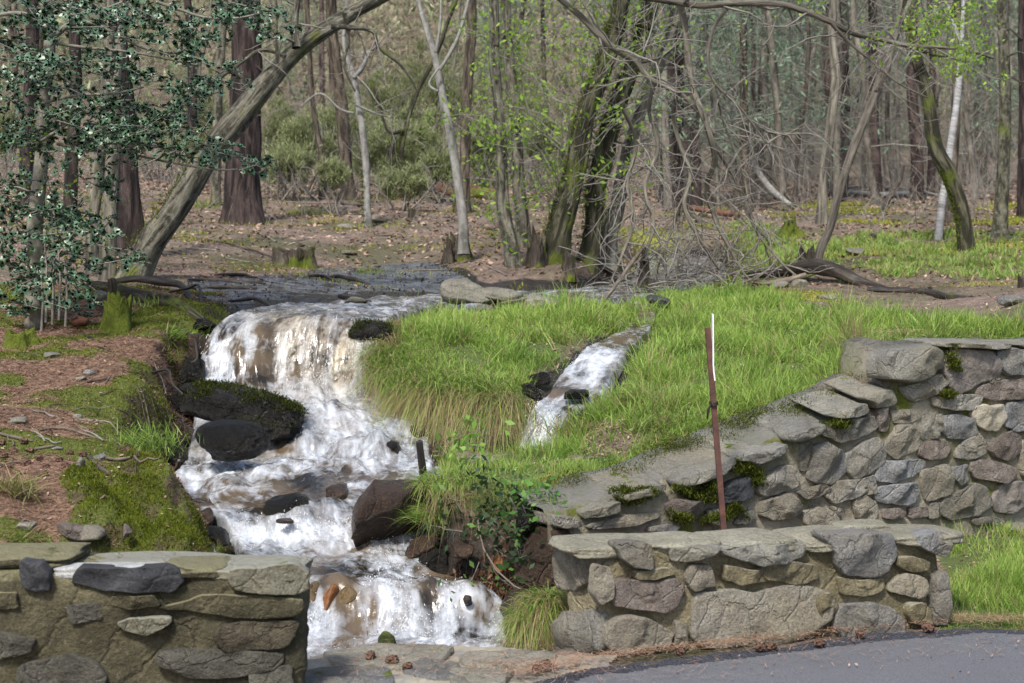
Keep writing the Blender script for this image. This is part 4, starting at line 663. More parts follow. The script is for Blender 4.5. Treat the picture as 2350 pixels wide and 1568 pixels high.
Fa = []
for k in range(n_-1): Fa += [(k*4+i, k*4+(i+1) % 4, k*4+4+(i+1) % 4, k*4+4+i) for i in range(4)]
Fa += [(3, 2, 1, 0), tuple((n_-1)*4+i for i in range(4))]; sg_o = obj('sign_plate', V, Fa, M['enamel'], post, smooth=False)
wc = Coll(); cxp = P(1638, 928, 8.34)
for k in range(3): wc.tube([(cxp[0]+.022*math.cos(a), cxp[1]+.022*math.sin(a), cxp[2]+.006*k+.003*math.sin(a)) for a in np.linspace(0, 6.3, 14)], [.003]*14, ns=5)
wc.tube([(cxp[0]-.018, cxp[1]-.02, cxp[2]), (cxp[0]-.034, cxp[1]-.022, cxp[2]-.03), (cxp[0]-.036, cxp[1]-.02, cxp[2]-.075)], [.006, .008, .004], ns=5); wc.build('wire_tie', M['wet_wood'], post)
# ------------------------------------------------------------ boulders and rocks
LMK = [(85,600,'the holly trunk'),(235,480,'the split grey trunks'),(300,560,'the dark purplish pine'),(430,440,'the big leaning tree'),(558,400,'the great dark pine'),(740,400,'the slim brown trunk'),(842,420,'the slender mossy footed trunk'),(1050,400,'the bending pale trunk'),(1155,450,'the furrowed grey trunk'),(1290,450,'the thick mossy leaning tree'),(1430,400,'the pale lichened trunk'),(1545,380,'the pine behind the dead boughs'),(1715,400,'the mossy footed trunk by the leaning log'),(1825,400,'the thin dark stem'),(1895,400,'the forked brown tree'),(1990,260,'the slender right leaning tree'),(2160,450,'the white birch'),(2215,520,'the curved mossy tree'),(2298,450,'the straight lichened trunk'),
 (640,800,'the waterfall'),(560,960,'the long black boulder'),(890,1170,'the large brown boulder'),(965,1060,'the wooden stake'),(840,760,'the mossy block at the lip'),(1240,1000,'the side fall'),(1390,820,'the side rapids'),(1060,960,'the straw curtain of the island'),(672,600,'the hollow dark stump'),(1090,670,'the smooth tan boulder'),(60,1040,'the peeled stick'),(180,1120,'the mossy hump'),(1750,1500,'the middle of the right parapet'),(1230,1540,'the tussock by the parapet'),(2130,1450,'the right end of the parapet'),(440,1180,'the tip of the left bank'),(1080,1260,'the bramble stems'),(480,720,'the left lip of the fall')]
def near_lm(u, v, only=None):
    b_ = min(LMK[:19] if only else LMK, key=lambda q: abs(q[0]-u) if only else math.hypot(q[0]-u, (q[1]-v)*1.5)); du, dv = u-b_[0], v-b_[1]
    if only: return ('just ' if 0 else '')+('left of ' if du < 0 else 'right of ')+b_[2]
    return ('left of ' if du < 0 else 'right of ')+b_[2] if abs(du) > abs(dv) else ('above ' if dv < 0 else 'below ')+b_[2]
bl1 = rock('boulder', 562, 946, 11.0, 262, 96, .50, M['wet'], 'long black wet boulder with a mossy flat top below the waterfall', 'boulder', 3, rz=-.12, ry=.22, n=24, k=3.6, facets=4, fc=.84, rough=.10)
bl2 = rock('boulder', 532, 1010, 10.35, 165, 92, .36, M['wet'], 'round black wet boulder tucked under the flat mossy one', 'boulder', 8, n=20, k=2.5, facets=5, fc=.82, rough=.09)
rock('boulder', 455, 905, 11.75, 90, 55, .4, M['wet'], 'small dark wet boulder at the left foot of the waterfall', 'boulder', 12, n=12, k=3)
bl3 = rock('boulder', 850, 768, 12.5, 98, 62, .4, M['wet'], 'dark block of rock with green moss at the right lip of the waterfall', 'boulder', 21, n=14, k=4, ry=.15)
rock('boulder', 888, 1165, 9.12, 240, 160, .5, M['wet_brown'], 'large glistening brown boulder splitting the lower rapids', 'boulder', 31, n=20, k=4, facets=9, ry=-.45, rz=.3, fc=.66)
rock('boulder', 772, 1130, 9.75, 62, 42, .3, M['wet_brown'], 'small reddish brown wet rock beside the large brown boulder', 'boulder', 36, n=12, facets=8, ry=.2)
rock('boulder', 650, 1168, 9.47, 120, 80, .3, M['wet'], 'jagged black rock under the little fall in mid stream', 'boulder', 39, n=14, facets=8)
rock('boulder', 655, 1196, 9.2, 44, 12, .05, M['wet_wood'], 'dark splinter of wood caught against the jagged black rock', 'stick', 51, n=8)
rock('boulder', 968, 1250, 8.9, 85, 40, .25, M['wet_brown'], 'tilted ochre brown rock under the overhanging bank', 'boulder', 61, n=12, ry=-.55)
rock('boulder', 905, 1040, 10.74, 40, 56, .2, M['wet'], 'dark rock showing through the foam below the main fall', 'boulder', 63, n=10)
rock('boulder', 812, 1032, 10.93, 40, 45, .2, M['wet'], 'small dark rock in the foam left of the sunlit swell', 'boulder', 64, n=10)
rock('boulder', 756, 1374, 8.27, 34, 70, .14, M['rust_rock'], 'bright orange stone showing through the lowest cascade', 'rock', 65, n=10, k=2.6, ry=.3)
rock('boulder', 796, 1376, 8.31, 48, 66, .16, M['wet_tan'], 'rounded tan stone beside the orange one in the lowest cascade', 'rock', 66, n=10, k=2.4, ry=.5)
rock('boulder', 722, 1366, 8.33, 42, 60, .16, M['wet_tan'], 'pale stone at the left edge of the lowest cascade', 'rock', 67, n=10, k=2.6)
rock('boulder', 972, 1395, 8.36, 60, 44, .16, M['wet_brown'], 'brown rock breaking the foam in the middle of the lowest cascade', 'rock', 68, n=10)
rock('boulder', 1080, 1428, 8.27, 74, 52, .16, M['wet_brown'], 'dark brown rock under the foam of the right hand cascade', 'rock', 69, n=10)
rock('boulder', 1086, 1386, 8.32, 30, 18, .1, M['rust_rock'], 'little russet rock above the right hand cascade', 'rock', 70, n=8)
rock('boulder', 888, 1474, 7.7, 42, 46, .14, M['moss_rock'], 'small ball of dark moss covered rock at the pool edge', 'rock', 71, n=12, k=2.3, facets=2)
rock('boulder', 1190, 1388, 8.0, 90, 62, .3, M['moss_rock2'] if 'moss_rock2' in M else M['wet_brown'], 'lichen spotted rock above the grass tuft by the right parapet', 'rock', 72, n=12, k=3)
rock('boulder', 1145, 1295, 8.45, 26, 42, .12, M['rust_rock'], 'upright orange brown stone in the dark hollow under the bank', 'rock', 73, n=8)
rock('boulder', 1060, 1262, 8.55, 60, 34, .2, M['wet_brown'], 'brown rock half buried in the dark bank', 'rock', 74, n=10)
rock('boulder', 1235, 1285, 8.42, 110, 130, .3, M['wet_brown'], 'big dark brown foundation rock under the end of the retaining wall', 'boulder', 75, n=14, k=5, fc=.8)
rock('boulder', 1215, 1190, 8.5, 60, 70, .3, M['wet'], 'black rock in the shade below the wall end', 'boulder', 76, n=12, k=4)
rock('boulder', 1095, 1062, 9.95, 120, 26, .3, M['dry_rock'], 'flat grey rock at the back edge of the grassy knoll', 'rock', 77, n=12, k=4)
Y = 15.0; rock('boulder', 1075, 672, 14.75, 130, 62, .7, M['dry_rock'], 'large smooth tan grey boulder at the water edge of the grass island', 'boulder', 81, n=18, k=2.8, facets=4, ry=.12)
rock('boulder', 1150, 682, 14.7, 100, 42, .5, M['dry_rock'], 'lower smooth boulder leaning on the right of the large tan grey one', 'boulder', 82, n=14, k=2.8, facets=3, ry=.1)
rock('boulder', 1240, 694, 14.2, 95, 34, .4, M['dry_rock'], 'flat square grey boulder in the grass by the upper channel', 'boulder', 83, n=12, k=5)
rock('boulder', 1505, 690, 14.9, 62, 24, .3, M['slate'], 'small black slab lying in the grass right of the upper channel', 'rock', 84, n=10, ry=.25, k=5)
rock('boulder', 1540, 962, 10.2, 110, 22, .22, M['yellow_rock'], 'flat ochre slab lying in the meadow grass left of the post', 'rock', 85, n=12, k=5, fc=.9, ry=.04)
rock('boulder', 815, 690, 14.1, 50, 18, .2, M['dry_rock'], 'pale rock at the top of the waterfall', 'rock', 86, n=8)
rock('boulder', 232, 678, 13.6, 38, 24, .2, M['dry_rock'], 'pale grey stone among the roots right of the holly trunk', 'rock', 91, n=8)
rock('boulder', 175, 1222, 8.05, 95, 42, .2, M['stone_pink'], 'brown stone set in the foot of the mossy hump', 'rock', 92, n=12, ry=.1); rock('boulder', 215, 1224, 7.98, 60, 34, .18, M['stone_tan'], 'tan stone wedged beside the brown one under the mossy hump', 'rock', 98, n=10, ry=.15)
rock('boulder', 293, 1218, 7.98, 22, 32, .08, M['stone_pink'], 'small pointed upright stone in front of the mossy hump', 'rock', 93, n=8, fc=.6)
rock('boulder', 60, 1208, 8.05, 50, 26, .15, M['dry_rock'], 'smooth grey stone poking from the needle bank at far left', 'rock', 94, n=10, k=2.6)
rk = [(40,966,45,18,'flat pale stone half sunk in the moss near the left edge'),(178,960,22,16,'small round pale stone on the open needle bank'),(205,855,40,12,'thin flat stone on the upper moss carpet'),(120,815,45,12,'mossy flat stone below the holly'),(185,868,26,8,'sliver of pale stone beside the upper moss carpet'),
 (228,1050,34,12,'grey stone in the needles above the mossy hump'),(185,1062,24,22,'small square blue grey stone near the pine cones'),(235,1045,20,8,'chip of pale rock near the broken stick'),(130,1030,30,8,'thin grey stone beside the pale curved stick'),(2240,1215,90,30,'flat grey slab in the grass at the foot of the retaining wall'),(2335,1215,50,24,'pale stone in the verge grass at the right edge'),
 (1790,655,60,16,'grey stone lying just below the dark root log'),(1835,652,40,18,'small round stone by the end of the dark root log'),(1900,682,50,10,'flat stone on the bare ground right of the root log'),(2330,690,80,20,'large flat slab on the bare ground at the right edge'),(1960,580,60,18,'grey stone in the mossy lawn beneath the leaning trees'),
 (800,580,50,10,'low pale stone on the leafy slope behind the stump'),(530,498,30,8,'grey stone near the foot of the great pine'),(790,520,40,14,'blue grey rocks on the slope right of the great pine'),(860,505,60,14,'pale mossy rock beyond the thin mossy trunk'),(650,350,24,12,'white stone far back on the left slope'),(1170,520,30,20,'stone behind the clump of trunks')]
for k, (u, v, w_, h_, lb) in enumerate(rk):
    Y = G_(u, v+h_*.4); rock('rock', u, v, Y, w_, h_*1.3, w_*Y/F*.8, M[['dry_rock', 'stone', 'stone_blue'][k % 3]], lb, 'rock', 200+k, rz=k*.7, n=8, k=3)
# ledge rocks lining the banks of the stream
led = [(470,745,12.7,50,30),(455,800,12.45,50,70),(440,860,12.25,60,80),(425,930,11.7,70,70),(420,1000,11.2,60,70),(405,1050,10.8,70,60),(890,830,12.2,40,60),(895,900,11.9,50,60),(930,985,11.3,60,40),(965,1000,11.1,60,50),(1010,1020,11.0,60,40),(1080,1020,11.1,80,40),(1150,1010,11.2,70,60),(1010,1035,10.9,70,30),
 (1240,870,11.6,50,34),(1215,900,11.4,50,40),(1190,960,11.15,50,80),(1180,1020,11.0,50,60),(1320,905,11.1,60,24),(1350,960,10.9,50,40),(1000,1290,8.75,80,60),(420,1150,9.6,50,40),(470,1185,9.45,60,40),(500,1230,9.1,60,50)]
for k, (u, v, Y, w_, h_) in enumerate(led):
    rock('bank_rock', u, v, Y, w_, h_, w_*Y/F*.9, M[['wet', 'wet_brown', 'wet'][k % 3]], ('squat ' if w_ > h_*1.4 else 'tall ' if h_ > w_ else '')+'wet '+['black', 'brown', 'black'][k % 3]+' rock at the water edge '+near_lm(u, v), 'rock', 300+k, rz=k*1.1, n=9, group='wet rocks lining the stream banks')
# ------------------------------------------------------------ mud roots, roots, stumps, logs, sticks
def tpath(pts, w_=None, off=0.0, Yfix=None):
    out = []; Y0 = None
    for p in pts:
        Y = Yfix or (p[3] if len(p) > 3 else G_(p[0], p[1])); x, y, z = P(p[0], p[1], Y); out.append((x, y, z+off))
    return np.array(out), np.array([p[2]*o[1]/F/2 for p, o in zip(pts, out)])
def log(name, label, cat, pts, mat, ns=12, off=0.0, Yfix=None, bumpy=.12, sub=None, flare=0, group=None, parent=None, seed=1):
    a, r = tpath(pts, off=off, Yfix=Yfix); V, q, uv, cf = tube_geo(a, r, ns, bumpy, seed, sub=sub or len(pts)*5, flare=flare)
    T = np.vstack([q[:, [0, 1, 2]], q[:, [0, 2, 3]], cf]); return obj(name, V, T, M[mat], parent, label, cat if parent is None else None, group, uv=uv)
log('root', 'thick moss topped root snaking from under the holly to the waterfall lip', 'root', [(195,655,22,14.6),(260,662,26,14.3),(320,680,30,13.9),(380,690,30,13.5),(420,708,28,13.2),(450,728,24,12.95),(480,748,14,12.75)], 'mossy', 14, Yfix=None)
log('root', 'dark bare root lying above the moss topped one', 'root', [(250,650,12,15.2),(310,640,16,15.1),(370,648,18,14.9),(415,655,16,14.7),(440,690,10,14.1)], 'wet_wood', 10)
log('root', 'thin root looping over the mud near the leaning tree', 'root', [(390,670,5,14.4),(430,662,6,14.3),(455,655,7,14.3),(462,690,6,13.8),(455,705,5,13.5)], 'wet_wood', 8)
log('root', 'thin root hanging down beside the left side of the fall', 'root', [(370,745,8,12.9),(420,760,8,12.6),(445,780,7,12.4),(452,820,5,12.15),(440,832,4,12.1)], 'wet_wood', 8)
log('root', 'short gnarled root crossing the bank left of the fall', 'root', [(350,855,6,11.4),(385,850,7,11.3),(395,880,6,11.1),(420,905,5,11.0)], 'wet_wood', 8)
for k in range(6):
    u = rng.uniform(430, 1000); v = rng.uniform(628, 705); v = min(v, 700 if u < 650 else 668); Ys = G_(u, v); x0 = (u-CU)*Ys/F; L_ = rng.uniform(.25, .9); an = rng.normal()*.5; n5 = 8
    xs = x0+np.linspace(-.5, .5, n5)*L_*math.cos(an); ys = Ys+np.linspace(-.5, .5, n5)*L_*math.sin(an)*.8+rng.normal(size=n5)*.03; zs = gz(xs, ys)+.012+np.sin(np.linspace(0, 3.1, n5))*rng.uniform(.0, .05)
    V, q, uv, cf = tube_geo(np.stack([xs, ys, zs], -1), np.sin(np.linspace(.25, 2.9, n5))*rng.uniform(.008, .026)+.004, 8, .2, k, sub=20); obj('surface_root', V, np.vstack([q[:, [0, 1, 2]], q[:, [0, 2, 3]], cf]), M['wet_wood'], None, ('long' if L_ > .6 else 'short')+' wet black root in the mud '+near_lm(u, v), 'root', 'wet surface roots across the mud', uv=uv)
log('root_log', 'big dark weathered root mass arching over the lawn under the leaning tree', 'log', [(1700,632,10,17.6),(1760,630,16,17.4),(1810,622,26,17.2),(1860,612,34,17.0),(1910,620,34,16.8),(1955,640,28,16.6),(1998,656,20,16.5),(2030,664,16,16.2)], 'wet_wood', 16, bumpy=.3)
log('root_log', 'second thinner root running along the ground below the big root mass', 'log', [(1700,640,8,17),(1750,650,12,16.8),(1800,645,14,16.7),(1850,632,14,16.7)], 'wood', 10)
log('root_log', 'low dark root ridge crossing the bare ground at right', 'log', [(1990,664,14,15.9),(2060,668,16,15.8),(2120,672,20,15.6),(2180,684,20,15.1),(2240,690,16,14.9),(2280,694,10,14.8)], 'wet_wood', 10, bumpy=.3)
log('log', 'mossy half buried log at the right edge of the bare ground', 'log', [(2240,664,12,15.8),(2300,668,20,15.7),(2360,666,20,15.7),(2420,664,18,15.7)], 'mossy', 10)
log('branch', 'thin bare fallen branch lying in the grass above the retaining wall', 'branch', [(1985,742,5,13.3),(2040,742,8,13.2),(2090,735,9,13.2),(2140,738,7,13.2),(2190,735,5,13.1)], 'wood', 7)
log('log', 'long pale fallen log lying across the forest floor at right', 'log', [(1900,450,11),(1950,452,12),(2020,458,13),(2070,455,13),(2130,450,9)], 'smooth', 10, off=.1)
log('log', 'upper thin pale log beside the long fallen one', 'log', [(1930,442,7),(2000,440,8),(2080,446,8),(2170,470,7)], 'smooth', 8, off=.15)
log('log', 'grey log leaning from a tree down to the forest floor', 'log', [(1722,362,14,33),(1750,410,15,32),(1775,440,15,31),(1812,470,12,30)], 'smooth', 10)
log('log', 'thin brown pole leaning above the grey leaning log', 'log', [(1745,380,7,33),(1790,430,8,32),(1822,468,8,31)], 'brown', 8)
log('log', 'reddish rotten mossy log lying behind the trunk group', 'log', [(990,432,26,33),(1040,440,34,32),(1100,445,36,32),(1150,450,30,32)], 'redlog', 12, bumpy=.25) if M.setdefault('redlog', bark_mat('rotten_red_wood', (.05, .025, .015), (.13, .06, .035), (.20, .11, .07), 5, 2, moss=.38)) else None
log('log', 'thin red fallen trunk on the forest floor right of the dark pine', 'log', [(1560,470,10,30),(1600,480,12,29),(1680,492,14,28.5)], 'red', 8)
for k, (pts, mt, lb) in enumerate([([(0,1000,8),(40,1010,9),(75,1018,5)],'wood','short tan stick at the left edge of the needle bank'),([(88,992,5),(120,988,7),(150,988,8),(190,1000,6),(250,1018,4)],'wood','pale curved stick lying on the needle bank'),([(60,1040,6),(85,1035,7),(125,1028,6)],'wood','yellowish peeled stick among the pine cones'),
 ([(202,1052,9),(225,1075,12),(250,1092,10)],'brown','thick broken brown stick above the mossy hump'),([(245,1056,8),(270,1060,9),(300,1055,6)],'wood','short stick with a stub lying near the broken brown one'),([(300,1062,5),(315,1052,7),(318,1042,7)],'wood','curved pale stub at the crest above the hump'),
 ([(190,772,7),(210,780,8),(230,788,5)],'mossy','small mossy stick below the mossy stump'),([(165,875,4),(200,880,5),(250,872,4)],'brown','dark twig on the needle bank beside the moss'),([(260,965,3),(290,985,4)],'brown','fine twig on the slope above the hump'),([(385,1098,6,9.5),(405,1078,9,9.4),(412,1062,10,9.35)],'wood','pale forked driftwood stick leaning at the left water edge'),
 ([(600,460,4),(700,468,5),(800,470,5),(860,472,3)],'wood','long thin stick lying far back across the leafy slope'),([(420,545,3),(520,560,4),(620,590,5),(640,600,3)],'brown','thin branching stick on the leafy slope before the stump'),([(300,830,4,11.6),(320,870,4,11.4)],'wood','dry stalk on the bank left of the fall'),
 ([(780,682,12,14.6),(815,690,13,14.3),(850,696,8,14.1)],'wet_wood','short dark log lying at the top of the waterfall'),([(1150,700,8,14.2),(1180,695,9,14.2),(1215,690,9,14.2)],'wood','short pale log beside the flat square boulder')]):
    log('stick', lb, 'stick', pts, mt, 7, off=.012, bumpy=.2, seed=k)
log('wooden_stake', 'dark broken wooden stake standing up beside the knoll', 'stake', [(975,1105,16,9.35),(968,1060,17,9.35),(962,1012,15,9.35)], 'wet_wood', 9, bumpy=.15)
log('log', 'dark cut log end sticking out of the lower cascade', 'log', [(1085,1420,16,8.6),(1078,1395,18,8.3),(1072,1375,20,8.15)], 'wet_wood', 12)
# stumps
def stump(label, u, v, wb, wt, hh, mat, jag=.25, seed=1, flare=.5, Y=None, dz=.1):
    Y = Y or G_(u, v); x, y, z = P(u, v, Y); rb = wb*Y/F/2; rt = wt*Y/F/2; h = hh*Y/F; ns = 30; nn = 12; V = []; U = []
    for k in range(nn+4):
        t = min(k/nn, 1.0); 
        for i in range(ns):
            th = 2*math.pi*i/ns; lob = 1+.18*math.sin(th*3+seed)+.10*math.sin(th*7+seed*2); r = rt+(rb-rt)*(1-t)**2.2; r *= 1+(lob-1)*(1-t*.6); top_ = h*(1+jag*math.sin(th*2+seed)*.6+jag*.5*math.sin(th*5+seed)+jag*.3*math.sin(th*11)); zz = -dz+(top_+dz)*t
            if k > nn: q_ = (k-nn); r *= (1-.28*q_); zz = top_*(1-.12*q_)
            V.append((x+r*math.cos(th), y+r*math.sin(th)*.9, z+zz)); U.append((abs(i-ns/2)*rb*6/ns, zz))
    V = np.array(V); nz = fbm(V[:, 0]*9, V[:, 1]*9, V[:, 2]*6+seed, 4)*rb*.12; V[:, 0] += nz; V[:, 1] -= nz; V[:, 2] += nz*.3; vi = np.arange(len(V)).reshape(-1, ns); vj = np.roll(vi, -1, 1); q = np.stack([vi[:-1], vj[:-1], vj[1:], vi[1:]], -1).reshape(-1, 4)
    q = [tuple(a) for a in q]+[tuple(vi[-1])]; return obj('tree_stump', V, q, M[mat], None, label, 'tree stump', uv=np.array(U))
stump('broad dark hollow stump with moss on its rim behind the waterfall', 672, 612, 118, 92, 40, 'stumpdark', .2, 2) if M.setdefault('stumpdark', bark_mat('dark_stump_wood', (.012, .010, .008), (.05, .04, .03), (.12, .10, .08), 16, 2, moss=.42, bump=1.2)) else None
M['mossfull'] = bark_mat('thick_moss', (.05, .06, .01), (.13, .15, .02), (.20, .22, .035), 14, 12, moss=.9, bump=1.3)
st1 = stump('green moss covered stump on the left bank above the needle slope', 270, 765, 130, 60, 78, 'mossfull', .25, 5, Y=12.6, dz=.2)
log('broken_stem', 'short broken dead stem standing on top of the green mossy stump', 'stump', [(252,695,20,12.9),(258,660,20,12.9),(256,640,18,12.9)], 'brown', 9)
stump('low dark green mossy stump at the foot of the holly', 45, 790, 110, 70, 30, 'mossfull', .3, 7, Y=11.9)
log('rotten_wood', 'rusty red piece of rotten wood beside the mossy stump', 'log', [(165,742,18,12.7),(180,738,24,12.7),(200,740,16,12.7)], 'red', 9, bumpy=.4)
stump('mossy hollow stump around the foot of the leaning grey tree', 1050, 598, 90, 48, 45, 'stumpdark', .5, 9)
stump('small charred stump with two prongs left of the trunk group', 1030, 603, 44, 22, 40, 'stumpdark', .6, 11, flare=.2)
stump('rotten brown stump between the furrowed trunks', 1232, 610, 62, 40, 58, 'stumpdark', .5, 12)
stump('sawn dark stump in front of the mossy leaning tree', 1305, 628, 46, 28, 44, 'stumpdark', .1, 13)
stump('yellow green moss covered stump on the lawn', 1812, 545, 100, 22, 42, 'mossfull', .4, 14)
stump('brown stump at the foot of the slender leaning tree', 1850, 610, 46, 34, 34, 'stumpdark', .5, 15)
stump('short mossy stump on the forest floor behind the thin mossy trunk', 945, 500, 24, 16, 18, 'stumpdark', .3, 16)
stump('small brown mossy stump on the right lawn', 2003, 555, 24, 18, 16, 'stumpdark', .3, 17)
stump('low moss mound on the right lawn near the birch', 2095, 570, 90, 40, 12, 'mossfull', .3, 18)
stump('dark pronged stump standing in the far pool', 1478, 640, 30, 18, 40, 'stumpdark', .7, 19, Y=17.4)
stump('thin dark broken stump at the right edge of the picture', 2342, 660, 20, 12, 24, 'stumpdark', .5, 20)
# pine cones
V, Fq = rock_geo(5, 2.3, 5, 0, 1, .0); cone0 = None
b = NB('pine_cone'); v = b.co(); c = b.mix(b.ramp(b.vor(70, v), (.1, 0), (.5, 1)), (.03, .017, .012), (.15, .085, .06)); b.l(c, b.b.inputs['Base Color']); b.bump(b.vor(70, v), 1, .02); M['cone'] = b.m
cn = [(18,975),(30,1040),(10,1052),(55,1018),(70,1040),(110,1000),(20,1080),(40,1092),(90,1055),(160,1045),(190,1048),(60,1070),(135,1060),(105,1075),(100,1095),(150,1075),(30,1110),(5,1020)]
cxs = [(*G0(u, v), .03) for u, v in [(1250,1500+42),(1745,1500),(1770,1498),(1560,1512),(1880,1490),(1975,1470),(2130,1455),(850,1520),(900,1530),(935,1545),(1230,1550)]]
cxs = [((u-CU)*G_(u, v)/F, G_(u, v), None) for u, v in cn]+cxs
for k, (x, y, z) in enumerate(cxs):
    z = float(gz(x, y)[0])+.012 if z is None else z; r_ = rng.uniform(.014, .021)
    if cone0 is None:
        Vc = V*np.array([.018, .018, .026]); Vc = Vc*(1+.16*np.sin(np.arctan2(V[:, 1], V[:, 0])*6+V[:, 2]*9)*1)[:, None]; cone0 = obj('pine_cone', Vc, Fq, M['cone'], None, loc=(0, 0, 0)); o = cone0
    else: o = cone0.copy(); scn.collection.objects.link(o)
    o.location = (x, y, z); o.rotation_euler = (rng.uniform(1.1, 1.9), 0, rng.uniform(0, 6)); f_ = r_/.018; o.scale = (f_, f_, f_)
    bank = k < len(cn); uc = x/y*F+CU; vc = HV-(z-EYE)*F/y; tag(o, ('dark open pine cone in the needles ' if bank else 'brown pine cone in the road edge litter ')+near_lm(uc, vc), 'pine cone', 'pine cones on the left bank' if bank else 'pine cones along the road edge')
# ------------------------------------------------------------ trees
def grow(C, p, d, L, r, lvl, rr, nb=4, wob=.35, droop=0.0, ns=5, tips=None, spread=.8, k=7, ratio=.6):
    p = np.array(p, float); d = np.array(d, float); d /= np.linalg.norm(d); pts = [p.copy()]; st = L/(k-1)
    for i in range(k-1):
        d = d+rr.normal(size=3)*wob*.5+np.array([0, 0, -droop]); d /= np.linalg.norm(d); p = p+d*st; pts.append(p.copy())
    pts = np.array(pts); C.tube(pts, np.linspace(r, r*.35, k), ns=ns)
    if tips is not None and lvl <= 1: tips.append(pts)
    if lvl > 0:
        for j in range(nb):
            i = rr.integers(1, k-1); bd = (pts[i+1]-pts[i]); bd = bd/np.linalg.norm(bd)+rr.normal(size=3)*spread; grow(C, pts[i], bd, L*ratio*rr.uniform(.6, 1.1), r*.5, lvl-1, rr, nb, wob, droop, max(3, ns-1), tips, spread, max(4, k-1), ratio)
def leaf_quads(pts, n, size, spread, cols, seed, name='leaves', parent=None, mat='leaf', aspect=.5, **kw):
    rr = np.random.default_rng(seed); P_ = np.vstack(pts) if isinstance(pts, list) else pts; k = rr.integers(0, len(P_), n); c = P_[k]+rr.normal(size=(n, 3))*spread
    a = rr.normal(size=(n, 3)); a /= np.linalg.norm(a, axis=1)[:, None]; b_ = np.cross(a, rr.normal(size=(n, 3))); b_ /= np.linalg.norm(b_, axis=1)[:, None]; s = size*rr.uniform(.6, 1.35, n)[:, None]
    V = np.stack([c-a*s, c+b_*s*aspect, c+a*s, c-b_*s*aspect], 1).reshape(-1, 3); base = (np.arange(n)*4)[:, None]; t = rr.uniform(0, 1, (n, 1)); cc = np.array(cols[0])*(1-t)+np.array(cols[1])*t; C = np.repeat(cc, 4, 0)
    return obj(name, V, base+np.arange(4), M[mat], parent, col=C, kind='stuff', smooth=False, **kw)
SPR = ((.16, .30, .035), (.36, .52, .09))
def tree(label, pts, mat, seed=1, flare=.45, branches=(), twigs=None, leaves=0, leafcol=SPR, group=None, ns=18, bumpy=.10, Y=None, name='tree', lmat='leaf', lsize=.035, up=4.0, twm='twig', moss=0):
    u, v, w_ = pts[0]; Y = Y or G_(u, v); x, y, z = P(u, v, Y); root = empty(name, (x, y, z), label, 'tree', group)
    A = [list(P(p[0], p[1], Y+(i*.04)))+[p[2]*Y/F/2*.88] for i, p in enumerate(pts)]; A[0][2] -= .15
    rr = np.random.default_rng(seed)
    if pts[-1][1] <= 30:
        a, b_ = np.array(A[-2]), np.array(A[-1]); d = (b_-a)[:3]; d /= np.linalg.norm(d); A.append(list(b_[:3]+d*up+rr.normal(size=3)*.2)+[b_[3]*.6])
    A = np.array(A); dA = np.gradient(A[:, :3], axis=0); A[:, 3] *= np.clip(np.abs(dA[:, 2])/np.linalg.norm(dA, axis=1), .5, 1)**.55; n = max(18, int(len(A)*7)); V, q, uv, cf = tube_geo(A[:, :3], A[:, 3], ns, bumpy, seed, sub=n, flare=flare)
    obj('trunk', V, np.vstack([q[:, [0, 1, 2]], q[:, [0, 2, 3]], cf]), M[mat], root, uv=uv)
    tips = []
    for b_ in branches:
        bp = np.array([list(P(p[0], p[1], (p[3] if len(p) > 3 else Y)+(0 if len(p) > 3 else .05*i)))+[p[2]*Y/F/2] for i, p in enumerate(b_)]); V, q, uv, cf = tube_geo(bp[:, :3], bp[:, 3], 9, .1, seed, sub=len(bp)*6)
        obj('branch', V, np.vstack([q[:, [0, 1, 2]], q[:, [0, 2, 3]], cf]), M[mat if mat not in ('pine',) else 'twig_dark'], root, uv=uv)
        if twigs:
            Cc = Coll(); Q = catmull_s(bp, 14)
            for i in range(int(twigs.get('n', 10))):
                k = rr.integers(2, 14); grow(Cc, Q[k, :3], rr.normal(size=3)+np.array([0, 0, twigs.get('z', 0)]), twigs.get('L', .8)*rr.uniform(.5, 1.2), max(Q[k, 3]*.4, .004), twigs.get('lvl', 1), rr, 3, tips=tips, droop=twigs.get('droop', 0), ns=4)
            Cc.build('twigs', M[twm], root, kind='stuff')
    if twigs and twigs.get('trunk'):
        Cc = Coll()
        for i in range(twigs['trunk']):
            t = rr.uniform(twigs.get('t0', .15), .98); Qi = catmull_s(A, 40)[int(t*39)]; d = rr.normal(size=3)*np.array([1, .7, .35])+np.array([0, 0, twigs.get('z', .5)]); grow(Cc, Qi[:3], d, twigs.get('L', .8)*rr.uniform(.5, 1.2), twigs.get('r', .008), twigs.get('lvl', 1), rr, twigs.get('nb', 3), tips=tips, droop=twigs.get('droop', 0), ns=4, wob=.45)
        Cc.build('twigs', M[twm], root, kind='stuff')
    if leaves and tips: leaf_quads(tips, leaves, lsize, .05, leafcol, seed+5, parent=root, mat=lmat)
    if moss:
        Q = catmull_s(A, 60)[:int(60*moss)]; sh = Q[:, :3]+np.c_[-Q[:, 3], -Q[:, 3]*.5, Q[:, 3]*0]
        moss_pad(np.vstack([sh]), int(3500*moss), root, r_=float(Q[:, 3].mean())*.30, L=.03, seed=seed, colr=((.06, .085, .012), (.19, .24, .03)))
    return root
tree('great dark pine with deeply furrowed reddish black bark and flared foot', [(556,512,92),(557,440,84),(562,300,80),(566,150,76),(567,0,72)], 'pine', 1, .55, ns=30, bumpy=.16, branches=[[(585,150,6),(620,180,4),(650,215,3)],[(540,60,6),(500,40,4),(470,50,3)]])
